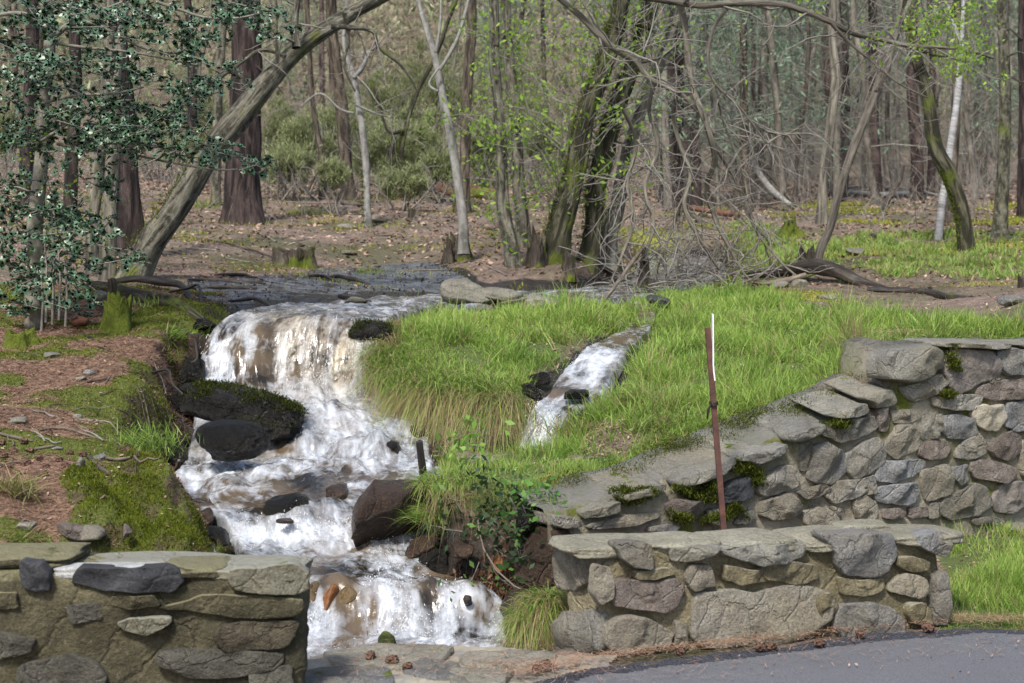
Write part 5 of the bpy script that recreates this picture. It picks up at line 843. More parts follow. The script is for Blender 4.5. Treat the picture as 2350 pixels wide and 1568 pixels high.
tree('large leaning grey barked tree slanting up from left to right across the stream bank', [(292,632,84),(340,565,78),(395,490,74),(440,420,72),(490,340,70),(545,275,74),(600,205,66),(655,140,62),(720,85,58),(800,35,56),(880,-10,54)], 'grey', 2, .35, ns=28, bumpy=.12, Y=15.6, moss=.4,
  branches=[[(680,110,22),(676,60,16),(686,-20,13)],[(636,145,9),(634,60,7),(632,-20,6)],[(655,130,10),(600,115,9),(545,150,9),(500,180,10),(440,215,11),(432,222,9)],[(760,60,14),(850,70,9),(870,110,8),(920,150,7),(960,210,4)],[(790,30,12),(800,90,8),(790,150,6),(815,210,4)]], twigs=dict(n=4, L=.6, lvl=1))
hs = tree('grey smooth barked holly trunk with tan scars near its foot', [(80,742,46),(76,680,42),(82,600,40),(80,520,42),(88,440,38),(96,350,36),(98,260,32),(112,150,30),(114,60,30),(112,-10,28)], 'holly', 3, .3, ns=20, bumpy=.08, Y=12.9, name='holly_tree',
  branches=[[(112,75,16),(85,45,12),(40,30,10),(-20,38,8)],[(115,90,16),(165,50,14),(190,30,9),(240,20,6),(330,-15,4)],[(118,70,14),(150,65,12),(200,52,10),(250,70,8),(330,110,7),(420,125,6),(470,140,4)],[(130,100,8),(200,110,7),(300,120,6),(380,135,5),(455,150,4)],[(150,320,12),(185,300,11),(220,292,9)],[(130,330,8),(200,345,7),(300,355,6),(400,375,5),(500,390,5),(545,388,3)],[(90,240,8),(170,220,7),(260,215,6),(330,200,4)],[(85,330,8),(180,270,6),(260,235,5),(310,230,3)],[(360,5,8),(420,25,7),(470,40,6),(540,42,5),(600,30,4)],[(90,600,5),(200,560,4),(260,575,3),(300,590,3)],[(85,450,6),(40,430,5),(-10,440,4)]])
tree('peeled pale grey trunk close right of the holly', [(212,612,36),(212,520,34),(222,430,34),(228,340,34),(240,220,26),(250,100,24),(255,0,22)], 'smooth2', 4, .3, Y=15.8, bumpy=.14) if M.setdefault('smooth2', bark_mat('split_grey_bark', (.05, .045, .04), (.18, .165, .13), (.30, .28, .23), 9, 1.0, bump=1.0, moss=.1, furrow=.46)) else None
tree('second split grey trunk standing between the holly and the leaning tree', [(248,618,46),(250,540,42),(256,440,38),(262,340,34),(262,220,28),(275,100,26),(285,0,24)], 'smooth2', 5, .3, Y=15.6, bumpy=.16)
tree('dark purplish pine trunk behind the split grey trunks', [(300,590,78),(296,500,68),(292,400,62),(285,260,58),(272,120,52),(265,0,50)], 'pine', 6, .4, ns=22, bumpy=.14)
tree('dark trunk at the far left behind the holly', [(60,480,40),(62,360,38),(70,200,36),(75,80,34),(72,0,34)], 'pine', 7, .3, bumpy=.12)
tree('dim brown trunk behind the holly leaves', [(160,500,36),(165,360,34),(175,200,30),(170,80,30),(165,0,28)], 'pine', 8, .3, Y=21)
tree('narrow dark trunk left of the great pine', [(495,450,26),(497,330,26),(502,200,24),(510,80,22),(515,0,20)], 'grey', 9, .2, Y=28)
tree('red barked pine trunk far behind the holly branches', [(440,300,26),(442,200,24),(436,80,22),(430,0,20)], 'pine', 10, .1, Y=38)
tree('slender trunk with moss collar at its foot, standing alone on the leafy slope', [(846,522,22),(842,460,20),(840,380,19),(832,300,18),(820,225,18),(812,178,17),(800,140,14),(790,90,12),(795,0,10)], 'smooth', 11, .3, moss=.22, branches=[[(812,180,12),(835,150,10),(845,118,9)],[(812,260,6),(780,250,5),(735,215,5),(690,245,4)],[(815,240,7),(860,260,5),(900,270,4)]], twigs=dict(n=8, L=.9, lvl=1, trunk=6))
tree('slim straight brown trunk between the great pine and the mossy slender one', [(738,458,20),(740,400,17),(730,320,15),(716,220,14),(710,110,13),(704,0,13)], 'brown', 12, .4)
tree('stouter brown trunk rising out of the broom bushes', [(802,458,42),(795,400,34),(790,320,34),(782,230,34),(768,120,30),(760,0,28)], 'brown', 13, .3, bumpy=.12)
tree('smooth pale grey trunk bending left above the mossy hollow stump', [(1064,556,26),(1062,500,25),(1054,440,24),(1044,370,24),(1034,310,23),(1022,250,22),(1010,190,22),(998,130,18),(985,85,18),(968,30,14),(958,-5,12)], 'smooth', 14, .35, Y=19.2, bumpy=.05, branches=[[(1000,120,8),(1010,60,6),(1012,0,4)],[(1005,210,7),(985,190,5),(1020,140,4),(1040,100,3)],[(1010,160,8),(1040,110,8),(1060,60,8),(1075,0,7)]])
tree('straight grey brown trunk behind the bending pale one', [(1058,488,44),(1064,430,32),(1068,330,28),(1070,240,28),(1078,120,27),(1082,0,26)], 'brown', 15, .5, moss=.14)
tree('furrowed grey trunk at the left of the clump, curving at its foot', [(1184,618,50),(1172,560,42),(1158,500,38),(1152,420,32),(1150,330,30),(1142,230,30),(1134,120,28),(1133,0,26)], 'grey', 16, .45, Y=18.7, ns=22, bumpy=.12, twigs=dict(trunk=26, L=.9, lvl=1, z=.9, r=.006), leaves=700, twm='twig')
tree('upright grey trunk just behind the furrowed one', [(1205,575,46),(1198,500,38),(1190,420,34),(1186,320,30),(1176,220,30),(1166,110,28),(1160,0,28)], 'grey', 17, .4, Y=20.5, twigs=dict(trunk=22, L=1.0, lvl=1, z=.9, r=.006), leaves=700, moss=.12)
tree('thick mossy leaning tree with sprouting ivy, largest of the clump', [(1262,612,84),(1280,540,66),(1300,460,62),(1322,380,58),(1338,290,54),(1362,210,52),(1392,130,50),(1414,60,46),(1428,0,44)], 'mossy', 18, .5, Y=18.9, ns=26, bumpy=.18, moss=.95, twigs=dict(trunk=75, L=1.5, lvl=1, z=1.3, r=.008, nb=3), leaves=1700)
tree('second mossy trunk of the clump, leaning right', [(1340,606,54),(1362,520,50),(1368,430,56),(1392,330,54),(1418,240,50),(1452,150,48),(1480,60,44),(1496,0,44)], 'mossy', 19, .5, Y=19.4, ns=22, bumpy=.18, moss=.9, twigs=dict(trunk=55, L=1.4, lvl=1, z=1.2, r=.008), leaves=1000)
tree('pale lichened trunk at the right of the clump', [(1388,592,54),(1402,530,44),(1420,460,40),(1432,390,38),(1452,310,34),(1485,220,32),(1520,130,28),(1548,50,26),(1562,0,24)], 'smooth2', 20, .4, Y=19.9, ns=20, bumpy=.14, moss=.2, twigs=dict(trunk=34, L=1.1, lvl=1, z=.8, r=.008), leaves=100,
  branches=[[(1275,-10,12,17),(1330,35,13,17),(1400,105,14,17),(1458,140,13,17),(1492,182,12,17),(1560,215,9,17),(1600,255,8,17),(1640,310,5,17)],[(1460,145,7,17),(1520,130,5,17),(1560,90,4,17)]])
tree('dark reddish pine trunk behind the hanging dead boughs', [(1540,470,60),(1540,400,56),(1545,250,54),(1550,120,50),(1552,0,48)], 'pine', 21, .3, ns=20, bumpy=.14, branches=[[(1560,160,6),(1600,150,4),(1640,170,3)]])
tree('twisted brown tree with a forked crown above the lawn', [(1884,512,34),(1888,450,27),(1893,380,25),(1903,310,26),(1912,240,26),(1918,180,25),(1912,110,22),(1908,50,22),(1912,0,20)], 'smooth2', 22, .4, bumpy=.08, twigs=dict(trunk=8, L=.8, lvl=1))
tree('slender furrowed tree leaning right from the root mass on the lawn', [(1868,600,24),(1884,570,24),(1904,525,22),(1922,455,22),(1940,395,22),(1962,330,24),(1988,268,24),(2010,215,26),(2028,150,24),(2052,90,22),(2075,40,22),(2095,-5,22)], 'greyd', 23, .2, Y=18.3, ns=16, bumpy=.1,
  branches=[[(2010,210,10),(2040,150,9),(2060,60,8),(2070,0,7)],[(1290,-20,10,16.5),(1480,-5,12,16.5),(1600,12,14,16.5),(1690,8,14,16.5),(1790,10,13,16.5),(1850,28,13,16.5),(1905,50,12,16.5),(1960,78,11,16.7),(2020,90,11,17),(2080,104,10,17),(2130,108,8,17),(2200,112,5,17)],
   [(1905,50,9,16.5),(1940,90,7,16.5),(2000,140,5,16.5),(2060,190,4,16.5),(2130,225,3,16.5)],[(1680,8,8,16.5),(1640,60,7,16.5),(1625,130,7,16.5),(1640,190,6,16.5),(1700,250,5,16.5),(1760,330,4,16.5)]], twigs=dict(n=16, L=.9, lvl=1, z=-.2)) if M.setdefault('greyd', bark_mat('dark_grey_bark', (.04, .034, .028), (.13, .115, .095), (.22, .20, .17), 14, 1.5, bump=1.0, moss=.04)) else None
t21 = tree('curved mossy barked tree bowing right, its bark partly stripped red', [(2222,582,46),(2212,520,42),(2200,460,42),(2178,400,44),(2152,350,42),(2140,300,38),(2132,240,34),(2118,180,32),(2102,130,30),(2088,70,28),(2082,0,26)], 'mossy', 24, .4, Y=20.6, ns=20, bumpy=.1, moss=.3,
  branches=[[(2098,110,18),(2140,80,14),(2180,30,12),(2200,-10,10)],[(2110,115,8),(2160,130,6),(2220,120,5),(2280,135,3)]], twigs=dict(n=10, L=.7, lvl=1)) if M.setdefault('greymoss', bark_mat('lichened_dark_bark', (.03, .028, .02), (.10, .095, .065), (.19, .18, .13), 12, 5, bump=1.1, moss=.32, lich=.2, furrow=.48)) else None
tree('slim white birch leaning slightly right', [(2152,540,20),(2160,480,20),(2172,410,20),(2182,330,19),(2194,250,18),(2202,170,17),(2208,90,12),(2212,0,10)], 'birch', 25, .2, Y=22.5, bumpy=.02, branches=[[(2205,95,8),(2190,60,9),(2175,10,7)]])
tree('straight grey lichened trunk near the right edge with ferny moss at its foot', [(2290,556,46),(2296,500,38),(2302,400,33),(2306,280,31),(2306,180,29),(2302,80,27),(2298,0,27)], 'greymoss', 26, .45, ns=20, bumpy=.08, branches=[[(2312,130,6),(2340,120,4),(2370,135,3)]])
tree('dark reddish trunk cut by the right edge of the picture', [(2348,500,32),(2350,380,32),(2352,200,30),(2350,0,28)], 'pine', 27, .3, branches=[[(2345,90,6),(2310,60,4),(2280,30,3)],[(2345,190,5),(2300,170,3),(2270,180,2)]])
tree('brown trunk standing just behind the birch and the curved mossy tree', [(2180,512,30),(2184,420,26),(2192,300,24),(2196,150,22),(2196,0,20)], 'brown', 28, .3)
tree('mossy footed trunk left of the leaning grey log', [(1718,482,30),(1712,400,24),(1708,280,22),(1706,150,20),(1704,0,20)], 'brown', 29, .4, moss=.15)
tree('thin dark stem right of the leaning grey log', [(1822,478,13),(1828,400,11),(1834,320,11),(1848,220,12),(1856,100,11),(1860,0,10)], 'twig_dark', 30, .2, twigs=dict(trunk=14, L=.7, lvl=1))
tree('short dark leaning stem behind the lawn', [(2018,486,14),(2040,455,16),(2062,420,13),(2074,380,9)], 'twig_dark', 31, .2)
tree('small mossy forked sapling leaning in the bushes behind the pale bending trunk', [(900,440,16),(915,380,15),(925,320,14),(940,260,13),(960,205,12),(990,150,12),(1015,90,12),(1040,20,10)], 'mossy', 32, .2, Y=30, moss=.3, branches=[[(925,300,8),(890,300,7),(865,220,7),(850,180,7)]])
# hanging dead boughs
bough = empty('dead_bough', P(1600, 600, 17), 'tangle of bare grey dead boughs hanging down to the ground right of the trunk clump', 'dead branches')
for pts in [[(1555,-15,17),(1572,60,16),(1580,140,17),(1592,210,16),(1612,260,15),(1632,320,15),(1640,370,14),(1622,430,12),(1640,500,10),(1668,560,8),(1700,620,5)],[(1560,190,12),(1545,260,11),(1560,330,11),(1585,400,11),(1570,470,10),(1600,540,8),(1650,620,5)],[(1500,190,10),(1490,260,9),(1510,340,10),(1480,430,9),(1500,520,8),(1470,600,5)],
            [(1430,250,9),(1460,330,9),(1440,420,9),(1455,500,8),(1430,580,8),(1400,650,5)],[(1640,180,6),(1660,280,5),(1700,380,5),(1720,470,4)],[(1700,250,6),(1740,290,5),(1800,310,5),(1850,280,3)],[(1630,320,8),(1690,420,7),(1730,520,6),(1790,600,6),(1850,650,3)],[(1600,400,8),(1560,480,7),(1530,560,6),(1500,640,4)]]:
    bp = np.array([list(P(p[0], p[1], 17+.15*math.sin(i)))+[p[2]*17/F/2] for i, p in enumerate(pts)]); V, q, uv, cf = tube_geo(bp[:, :3], bp[:, 3], 9, .12, 1, sub=len(bp)*6); obj('branch', V, np.vstack([q[:, [0, 1, 2]], q[:, [0, 2, 3]], cf]), M['smooth2'], bough, uv=uv)
    Cc = Coll(); rr = np.random.default_rng(int(pts[0][0])); Q = catmull_s(bp, 24)
    for i in range(20):
        k = rr.integers(4, 24); grow(Cc, Q[k, :3], rr.normal(size=3)*np.array([1, .8, .5])+np.array([0, 0, -.6]), rr.uniform(.35, 1.0), .009, 2, rr, 2, wob=.5, droop=.08, ns=4)
    Cc.build('twigs', M['twig'], bough, kind='stuff')
brush = Coll(); rr = np.random.default_rng(44)
for i in range(60):
    u = rr.uniform(1420, 1720); Y = rr.uniform(16.6, 18.6); x = (u-CU)*Y/F; grow(brush, (x, Y, float(gz(x, Y)[0])+rr.uniform(.02, .25)), rr.normal(size=3)*np.array([1, .6, .3])+np.array([.3, 0, .15]), rr.uniform(.5, 1.2), .011, 1, rr, 3, wob=.4, ns=4)
brush.build('brushwood', M['twig'], None, label='heap of grey broken brushwood lying by the far pool', cat='brushwood')
log('dead_branch', 'pale dead limb propped diagonally out of the brushwood', 'branch', [(1380,700,6,15.4),(1420,645,9,16),(1460,590,9,16.6),(1490,555,6,17)], 'wood', 7)
# fresh green sprig at top right and other leafy shoots
def sprig(name, label, cat, seeds, n, size, cols=SPR, L=.5, mat='leaf', spread=.06, r=.006, up=.2, lvl=1, twm='twig'):
    Cc = Coll(); tips = []; rr = np.random.default_rng(int(seeds[0][0])+n); root = None
    for (u, v, Y) in seeds: grow(Cc, P(u, v, Y), rr.normal(size=3)+np.array([0, 0, up]), L*rr.uniform(.6, 1.2), r, lvl, rr, 4, tips=tips, ns=4)
    u, v, Y = seeds[0]; root = empty(name, P(u, v, Y), label, cat); Cc.build('stems', M[twm], root, kind='stuff'); leaf_quads(tips, n, size, spread, cols, n, parent=root, mat=mat); return root
sprig('leafy_branch', 'spray of fresh bright green leaves hanging in front of the birch', 'branch', [(rng.uniform(2110, 2280), rng.uniform(10, 175), rng.uniform(16, 18)) for _ in range(26)]+[(2110, 10, 17), (2130, 30, 17), (2150, 60, 17)], 1100, .026, L=.28)
sprig('leafy_branch', 'few fresh leaves on the dark overhanging branch left of the leafy spray', 'branch', [(1870, 25, 16.5), (1990, 60, 16.5), (2000, 100, 16.5), (2050, 110, 16.8)], 120, .034)
sprig('bramble', 'small bright bramble sprig above the knoll in front of the grass island', 'plant', [(1062,985,9.6),(1075,1000,9.6),(1085,1015,9.6),(1100,1025,9.5),(1115,1035,9.5)], 70, .028, ((.13,.26,.04),(.30,.50,.10)), .16, r=.003)
sprig('bramble', 'bramble shoots trailing down the left face of the knoll', 'plant', [(1075,1150,8.75),(1080,1190,8.65),(1090,1230,8.5),(1100,1290,8.35),(1130,1300,8.3)], 90, .022, ((.06,.14,.03),(.20,.36,.08)), .25, r=.003, up=-.4)
sprig('nettle', 'soft green broad leaved weeds on the right side of the knoll', 'plant', [(1180,1130,8.55),(1195,1145,8.5),(1210,1160,8.45),(1200,1185,8.4),(1230,1140,8.5),(1215,1200,8.4)], 150, .024, ((.07,.17,.04),(.20,.40,.09)), .14, r=.003)
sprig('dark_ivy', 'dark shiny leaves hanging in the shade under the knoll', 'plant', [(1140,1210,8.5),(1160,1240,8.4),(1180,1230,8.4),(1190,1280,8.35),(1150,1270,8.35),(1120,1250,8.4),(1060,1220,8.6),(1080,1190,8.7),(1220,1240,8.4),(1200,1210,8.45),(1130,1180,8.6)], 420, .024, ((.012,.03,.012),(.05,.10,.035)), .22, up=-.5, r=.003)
vine = Coll()
vine.tube([P(*p) for p in [(1095,1180,8.6),(1100,1220,8.5),(1110,1260,8.35),(1140,1310,8.2),(1180,1345,8.15),(1215,1362,8.1)]], [.005]*6, ns=5); vine.tube([P(*p) for p in [(960,1098,9.1),(1000,1110,8.9),(1040,1140,8.8),(1060,1175,8.7)]], [.004]*4, ns=5); vine.tube([P(*p) for p in [(1175,1195,8.5),(1190,1230,8.4),(1195,1275,8.35)]], [.004]*3, ns=5)
vr = empty('trailing_bramble', P(1095, 1180, 8.6), 'pale bramble stems trailing down over the dark bank into the water', 'plant'); vine.build('stems', M['wood'], vr, kind='stuff')
# holly foliage
HC = [(60,100,80,90,12),(200,60,120,50,12),(330,60,110,45,12),(560,28,70,30,8),(620,50,30,20,4),(440,100,60,50,8),(300,160,90,60,12),(430,200,60,50,9),(520,180,25,25,3),(100,240,90,80,14),(250,260,110,60,16),(390,262,60,40,8),(330,305,100,40,16),(300,330,50,25,6),(180,330,80,60,14),(60,330,60,50,10),(500,352,40,25,5),(590,376,40,10,4),(420,350,40,20,4),(50,450,50,60,9),(130,470,40,60,8),(140,560,50,60,10),(60,600,50,60,9),(110,660,60,50,10),(40,700,40,30,6),(210,520,60,30,5),(290,590,40,15,4),(180,600,50,50,7),(20,180,40,80,8),(150,120,80,60,9),(240,420,50,40,4),(100,20,120,30,8),(380,20,120,25,7),(20,560,30,80,6),(150,700,40,40,5)]
def leafshape():
    o = [(0,0),(.18,.22),(.10,.30),(.34,.34),(.38,.30),(.55,.36),(.60,.27),(.78,.26),(1,0)]; V = [(x, y*.9, abs(y)*.45+.10*math.sin(x*6)) for x, y in o]+[(x, -y*.9, abs(y)*.45+.10*math.sin(x*6+1)) for x, y in o[1:-1]]
    V += [(.3, 0, .02), (.62, 0, .0)]; a, b_ = len(V)-2, len(V)-1; n = len(o); up_ = list(range(n)); dn = [0]+list(range(n, n+n-2))+[n-1]; Fa = []
    for ch, s in ((up_, 1), (dn, -1)):
        for i in range(len(ch)-1): c = a if i < 4 else b_; f = (ch[i], ch[i+1], c); Fa.append(f if s < 0 else f[::-1])
        Fa.append((ch[4], b_, a) if s > 0 else (ch[4], a, b_))
    return np.array(V, float), np.array(Fa)
LV, LF = leafshape(); LV[:, 2] -= 0
b = NB('holly_leaf'); t = b.rnd(); a = b.attr('Col'); c = b.mix(b.noise(6, 3, b.co()), (.03, .075, .035), (.10, .19, .10)); b.l(c, b.b.inputs['Base Color']); b.b.inputs['Roughness'].default_value = .42; b.b.inputs['Specular IOR Level'].default_value = .8; b.b.inputs['Coat Weight'].default_value = .15; b.b.inputs['Coat Roughness'].default_value = .35; M['hleaf'] = b.m
rr = np.random.default_rng(12); HCc = Coll(); Lp = []; Ld = []
for (u, v, ru, rv, nt__) in HC:
    for _ in range(int(nt__*1.65)):
        Y = 12.8+rr.normal()*.45; e = np.array(P(u+rr.normal()*ru*.55, v+rr.normal()*rv*.55, Y)); d = rr.normal(size=3)*np.array([1, .8, .35])+np.array([.5, 0, 0]); d /= np.linalg.norm(d); L_ = rr.uniform(.18, .42)
        pts = [e-d*L_*.5+np.array([0, 0, .03]), e, e+d*L_*.5-np.array([0, 0, .03])]; HCc.tube(pts, [.005, .004, .0025], ns=4)
        nl_ = rr.integers(7, 12)
        for k in range(nl_): t = k/nl_; p = pts[0]*(1-t)+pts[2]*t; dd = d*.5+rr.normal(size=3)*np.array([.9, .9, .6]); Lp.append(p+rr.normal(size=3)*.01); Ld.append(dd/np.linalg.norm(dd))
for st_ in [(105,740,560),(135,735,560),(150,750,600),(120,745,480),(95,760,620)]: HCc.tube([P(st_[0], st_[1], 12.6), P(st_[0]+4, (st_[1]+st_[2])/2, 12.6), P(st_[0]-2, st_[2], 12.6)], [.012, .010, .006], ns=5)
HCc.build('twigs', M['twig'], hs, kind='stuff'); Lp = np.array(Lp); Ld = np.array(Ld); n = len(Lp)
nm_ = rr.normal(size=(n, 3))*.55+np.array([0, -.35, 1.0]); sd2 = np.cross(nm_, Ld); sd2 /= np.linalg.norm(sd2, axis=1)[:, None]; nm2 = np.cross(Ld, sd2); sz = rr.uniform(.052, .088, n)
W = Lp[:, None]+(Ld[:, None]*LV[None, :, 0:1]+sd2[:, None]*LV[None, :, 1:2]+nm2[:, None]*LV[None, :, 2:3])*sz[:, None, None]
ord_ = np.argsort(-sz/Lp[:, 1]); big, rest = ord_[:280], ord_[280:]
Fall = (np.arange(len(rest))*len(LV))[:, None, None]+LF[None]; obj('leaf_mass', W[rest].reshape(-1, 3), Fall.reshape(-1, 3), M['hleaf'], hs, kind='stuff', smooth=False)
from mathutils import Matrix
lm = None; hw = np.array(wloc(hs))
for i in big:
    if lm is None: o = obj('leaf', LV, LF, M['hleaf'], None, loc=(0, 0, 0), smooth=False); lm = o; o.parent = hs
    else: o = lm.copy(); scn.collection.objects.link(o); o.parent = hs
    m3 = Matrix(((Ld[i][0], sd2[i][0], nm2[i][0]), (Ld[i][1], sd2[i][1], nm2[i][1]), (Ld[i][2], sd2[i][2], nm2[i][2]))); o.rotation_euler = m3.to_euler(); s_i = float(sz[i]); o.scale = (s_i, s_i, s_i); o.location = Vector((Lp[i]-hw).tolist())
leaf_quads(np.array([P(rr.uniform(60, 250), rr.uniform(250, 620), rr.uniform(12.9, 13.8)) for _ in range(140)]), 520, .022, .07, SPR, 31, name='ivy_leaves', mat='leaf', label='bright young shoots growing up between the trunks by the holly', cat='plant')
# ------------------------------------------------------------ bushes of broom and heather on the slope
def bush(label, u, v, Y, w_, h_, cols, n, seed, group=None, L=.35, ww=.008, mat='far', name='shrub'):
    rr = np.random.default_rng(seed); c = np.array(P(u, v, Y)); rw_, rh = w_*Y/F/2, h_*Y/F; base = np.array([c[0], c[1], float(gz(c[0], c[1])[0])]); root = empty(name, tuple(base), label, 'shrub', group)
    Cc = Coll(); tips = []
    for i in range(7): grow(Cc, base+rr.normal(size=3)*np.array([.15, .15, 0]), rr.normal(size=3)*.5+np.array([0, 0, 1.3]), (c[2]-base[2]+rh)*rr.uniform(.5, .9), .02, 1, rr, 4, tips=tips, ns=4)
    Cc.build('stems', M['twig'], root, kind='stuff')
    q = rr.normal(size=(60, 3)); q /= np.linalg.norm(q, axis=1)[:, None]; lob = c+q*np.array([rw_, rw_*.7, rh*.55])*rr.uniform(.15, 1.15, (60, 1)); k = rr.integers(0, 60, n); p = lob[k]+rr.normal(size=(n, 3))*rw_*(.06+.16*((k%5)/5))[:, None]
    d = rr.normal(size=(n, 3))*.7+np.array([0, 0, .9])+(lob[k]-c)*.6; d /= np.linalg.norm(d, axis=1)[:, None]; t = rr.uniform(0, 1, (n, 1)); cc = np.array(cols[0])*(1-t)+np.array(cols[1])*t; cc = cc*(.75+.5*((k % 7)/7))[:, None]
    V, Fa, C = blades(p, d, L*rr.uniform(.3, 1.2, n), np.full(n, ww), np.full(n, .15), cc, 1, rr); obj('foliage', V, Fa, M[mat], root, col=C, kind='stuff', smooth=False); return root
BR = ((.21, .25, .115), (.42, .46, .24)); BD = ((.17, .20, .095), (.33, .37, .19))
for k, (u, v, Y, w_, h_, cl_, n) in enumerate([(700,330,32,150,110,0,4200),(660,380,29,120,70,0,2400),(880,350,31,170,120,0,5200),(960,330,33,150,140,0,4600),(780,290,37,180,110,0,3800),(1010,390,30,100,80,0,2200),(890,240,44,200,180,1,4600),(1010,220,45,220,200,1,5200),(640,300,42,120,120,1,2600),(930,420,28,110,60,0,1800),(1110,360,34,120,140,1,3000),(480,280,44,140,120,1,2400),(420,340,38,110,80,0,1700),(1240,330,38,160,200,1,3600),(770,400,27,80,50,0,1300),(20,300,36,120,100,1,2000),(1180,200,50,220,200,1,3600),(350,300,46,140,120,1,1800)]):
    lbs = ['feathery grey green broom bush right of the great pine','low broom bush at the foot of the slope beside the great pine','wide soft broom bush in the middle of the slope','tall broom bush behind the pale bending trunk','hazy broom bush farther up the slope','broom bush between the pale bending trunk and the trunk clump','dark green young conifer bush high on the slope','largest dark green bush behind the bending trunk','dim bush behind the great pine','small scrubby bush near the mossy stump on the slope','dark bush between the trunk clump and the slope','distant bush left of the great pine','low broom bush left of the great pine','tall dim bush seen through the trunk clump','little broom bush at the foot of the brown trunk','bush at the far left behind the holly','highest dim bush above the trunk clump','distant bush behind the split grey trunks']
    bush(lbs[k], u, v, Y, w_, h_, (BR, BD)[cl_], int(n*2.6), 500+k, ww=.006+.00012*Y, L=.15 if cl_ == 0 else .2)
# ------------------------------------------------------------ background forest: prototypes copied, each tree its own thing
M['farbark'] = bark_mat('distant_grey_bark', (.05, .045, .038), (.145, .13, .108), (.26, .235, .20), 6, 2, bump=.8, moss=.12, furrow=.44)  # both distant barks are paled in colour to stand in for haze
M['farpine'] = bark_mat('distant_pine_bark', (.025, .018, .016), (.075, .054, .048), (.15, .11, .098), 7, 2, bump=.8, furrow=.46)
def forest_proto(kind, seed):
    rr = np.random.default_rng(seed); root = empty('forest_tree', (0, 0, 0), '', 'tree'); Hh = rr.uniform(9, 13); r = rr.uniform(.045, .085) if kind != 'pine' else rr.uniform(.09, .14); k = 9; t = np.linspace(0, 1, k); wv = rr.normal(size=(k, 2)).cumsum(0)*(.16 if kind == 'bare' else .05); A = np.c_[wv[:, 0], wv[:, 1], -.3+t*Hh, r*(1-.75*t)]
    V, q, uv, cf = tube_geo(A[:, :3], A[:, 3], 9, .1, seed, sub=26, flare=.4); tr = obj('trunk', V, np.vstack([q[:, [0, 1, 2]], q[:, [0, 2, 3]], cf]), M['farpine' if kind == 'pine' else 'farbark'], root, uv=uv); Cc = Coll(); tips = []
    for i in range(46 if kind != 'bare' else 40):
        z = rr.uniform(.08, .8)*Hh; Qi = np.array([np.interp(z, A[:, 2], A[:, 0]), np.interp(z, A[:, 2], A[:, 1]), z]); an = rr.uniform(0, 6.28); d = np.array([math.cos(an), math.sin(an), rr.normal()*.25+(.0 if kind != 'bare' else .5)]); grow(Cc, Qi, d, rr.uniform(.7, 2.0), .011, 1, rr, 3, wob=.35, ns=3, tips=tips if z > (.14*Hh if kind == 'fir' else .45*Hh) else None, k=5, spread=.7)
    Cc.build('branches', M['twig'], root, kind='stuff')
    if kind in ('fir', 'pine') and tips: leaf_quads(tips, 2600 if kind == 'fir' else 900, .075, .16, ((.12, .18, .125), (.28, .38, .27)), seed, name='crown', parent=root, mat='far', aspect=.22)
    return root
protos = [forest_proto('pine', 61), forest_proto('bare', 62), forest_proto('fir', 63), forest_proto('bare', 65), forest_proto('pine', 66), forest_proto('fir', 67), forest_proto('bare', 68)]
used = set(); rr = np.random.default_rng(99); FL = {'fir': 'hazy blue green conifer standing deep in the wood', 'bare': 'thin leafless trunk standing deep in the wood', 'pine': 'dark red brown pine trunk standing deep in the wood'}; kinds = ['pine', 'bare', 'fir', 'bare', 'pine', 'fir', 'bare']; placed = []
for i in range(150):
    right = i % 5 != 0; u = rr.uniform(1480, 2480) if right else rr.uniform(-150, 1480); Y = rr.uniform(31, 75) if right else rr.uniform(38, 90)
    if not right and 560 < u < 1120 and rr.random() < .5: Y = rr.uniform(60, 95)
    x = (u-CU)*Y/F
    if any(abs(x-a)+abs(Y-b_) < 1.0 for a, b_ in placed): continue
    placed.append((x, Y)); k = rr.choice([0, 1, 2, 3, 4, 5, 6], p=[.14, .13, .22, .12, .12, .17, .10]) if right else rr.choice([1, 3, 6, 0, 4, 5]); pr = protos[k]
    if k not in used: used.add(k); o = pr
    else:
        o = pr.copy(); scn.collection.objects.link(o)
        for ch in pr.children: c = ch.copy(); scn.collection.objects.link(c); c.parent = o
    o.location = (x, Y, float(gz(x, Y)[0])); o.rotation_euler = (rr.normal()*.04, rr.normal()*.05, rr.uniform(0, 6.28)); s = rr.uniform(.75, 1.25); o.scale = (s*rr.uniform(.7, 1.3), s, s*1.1); o['label'] = ('' if Y < 42 else 'distant ' if Y < 58 else 'far ')+{'fir': 'hazy green conifer', 'bare': 'leafless thin trunk', 'pine': 'dark red brown pine trunk'}[kinds[k]]+' '+near_lm(u, 400, True); o['group'] = {'fir': 'conifers of the background wood', 'bare': 'thin bare trees of the background wood', 'pine': 'pine trunks of the background wood'}[kinds[k]]
    if k in (0, 1, 2, 3, 4, 5, 6) and o['label'] == '': o['label'] = FL[kinds[k]]
for k, pr in enumerate(protos):
    if k not in used: pr.location = (0, 60, float(gz(0, 60)[0])); pr['label'] = FL[kinds[k]]
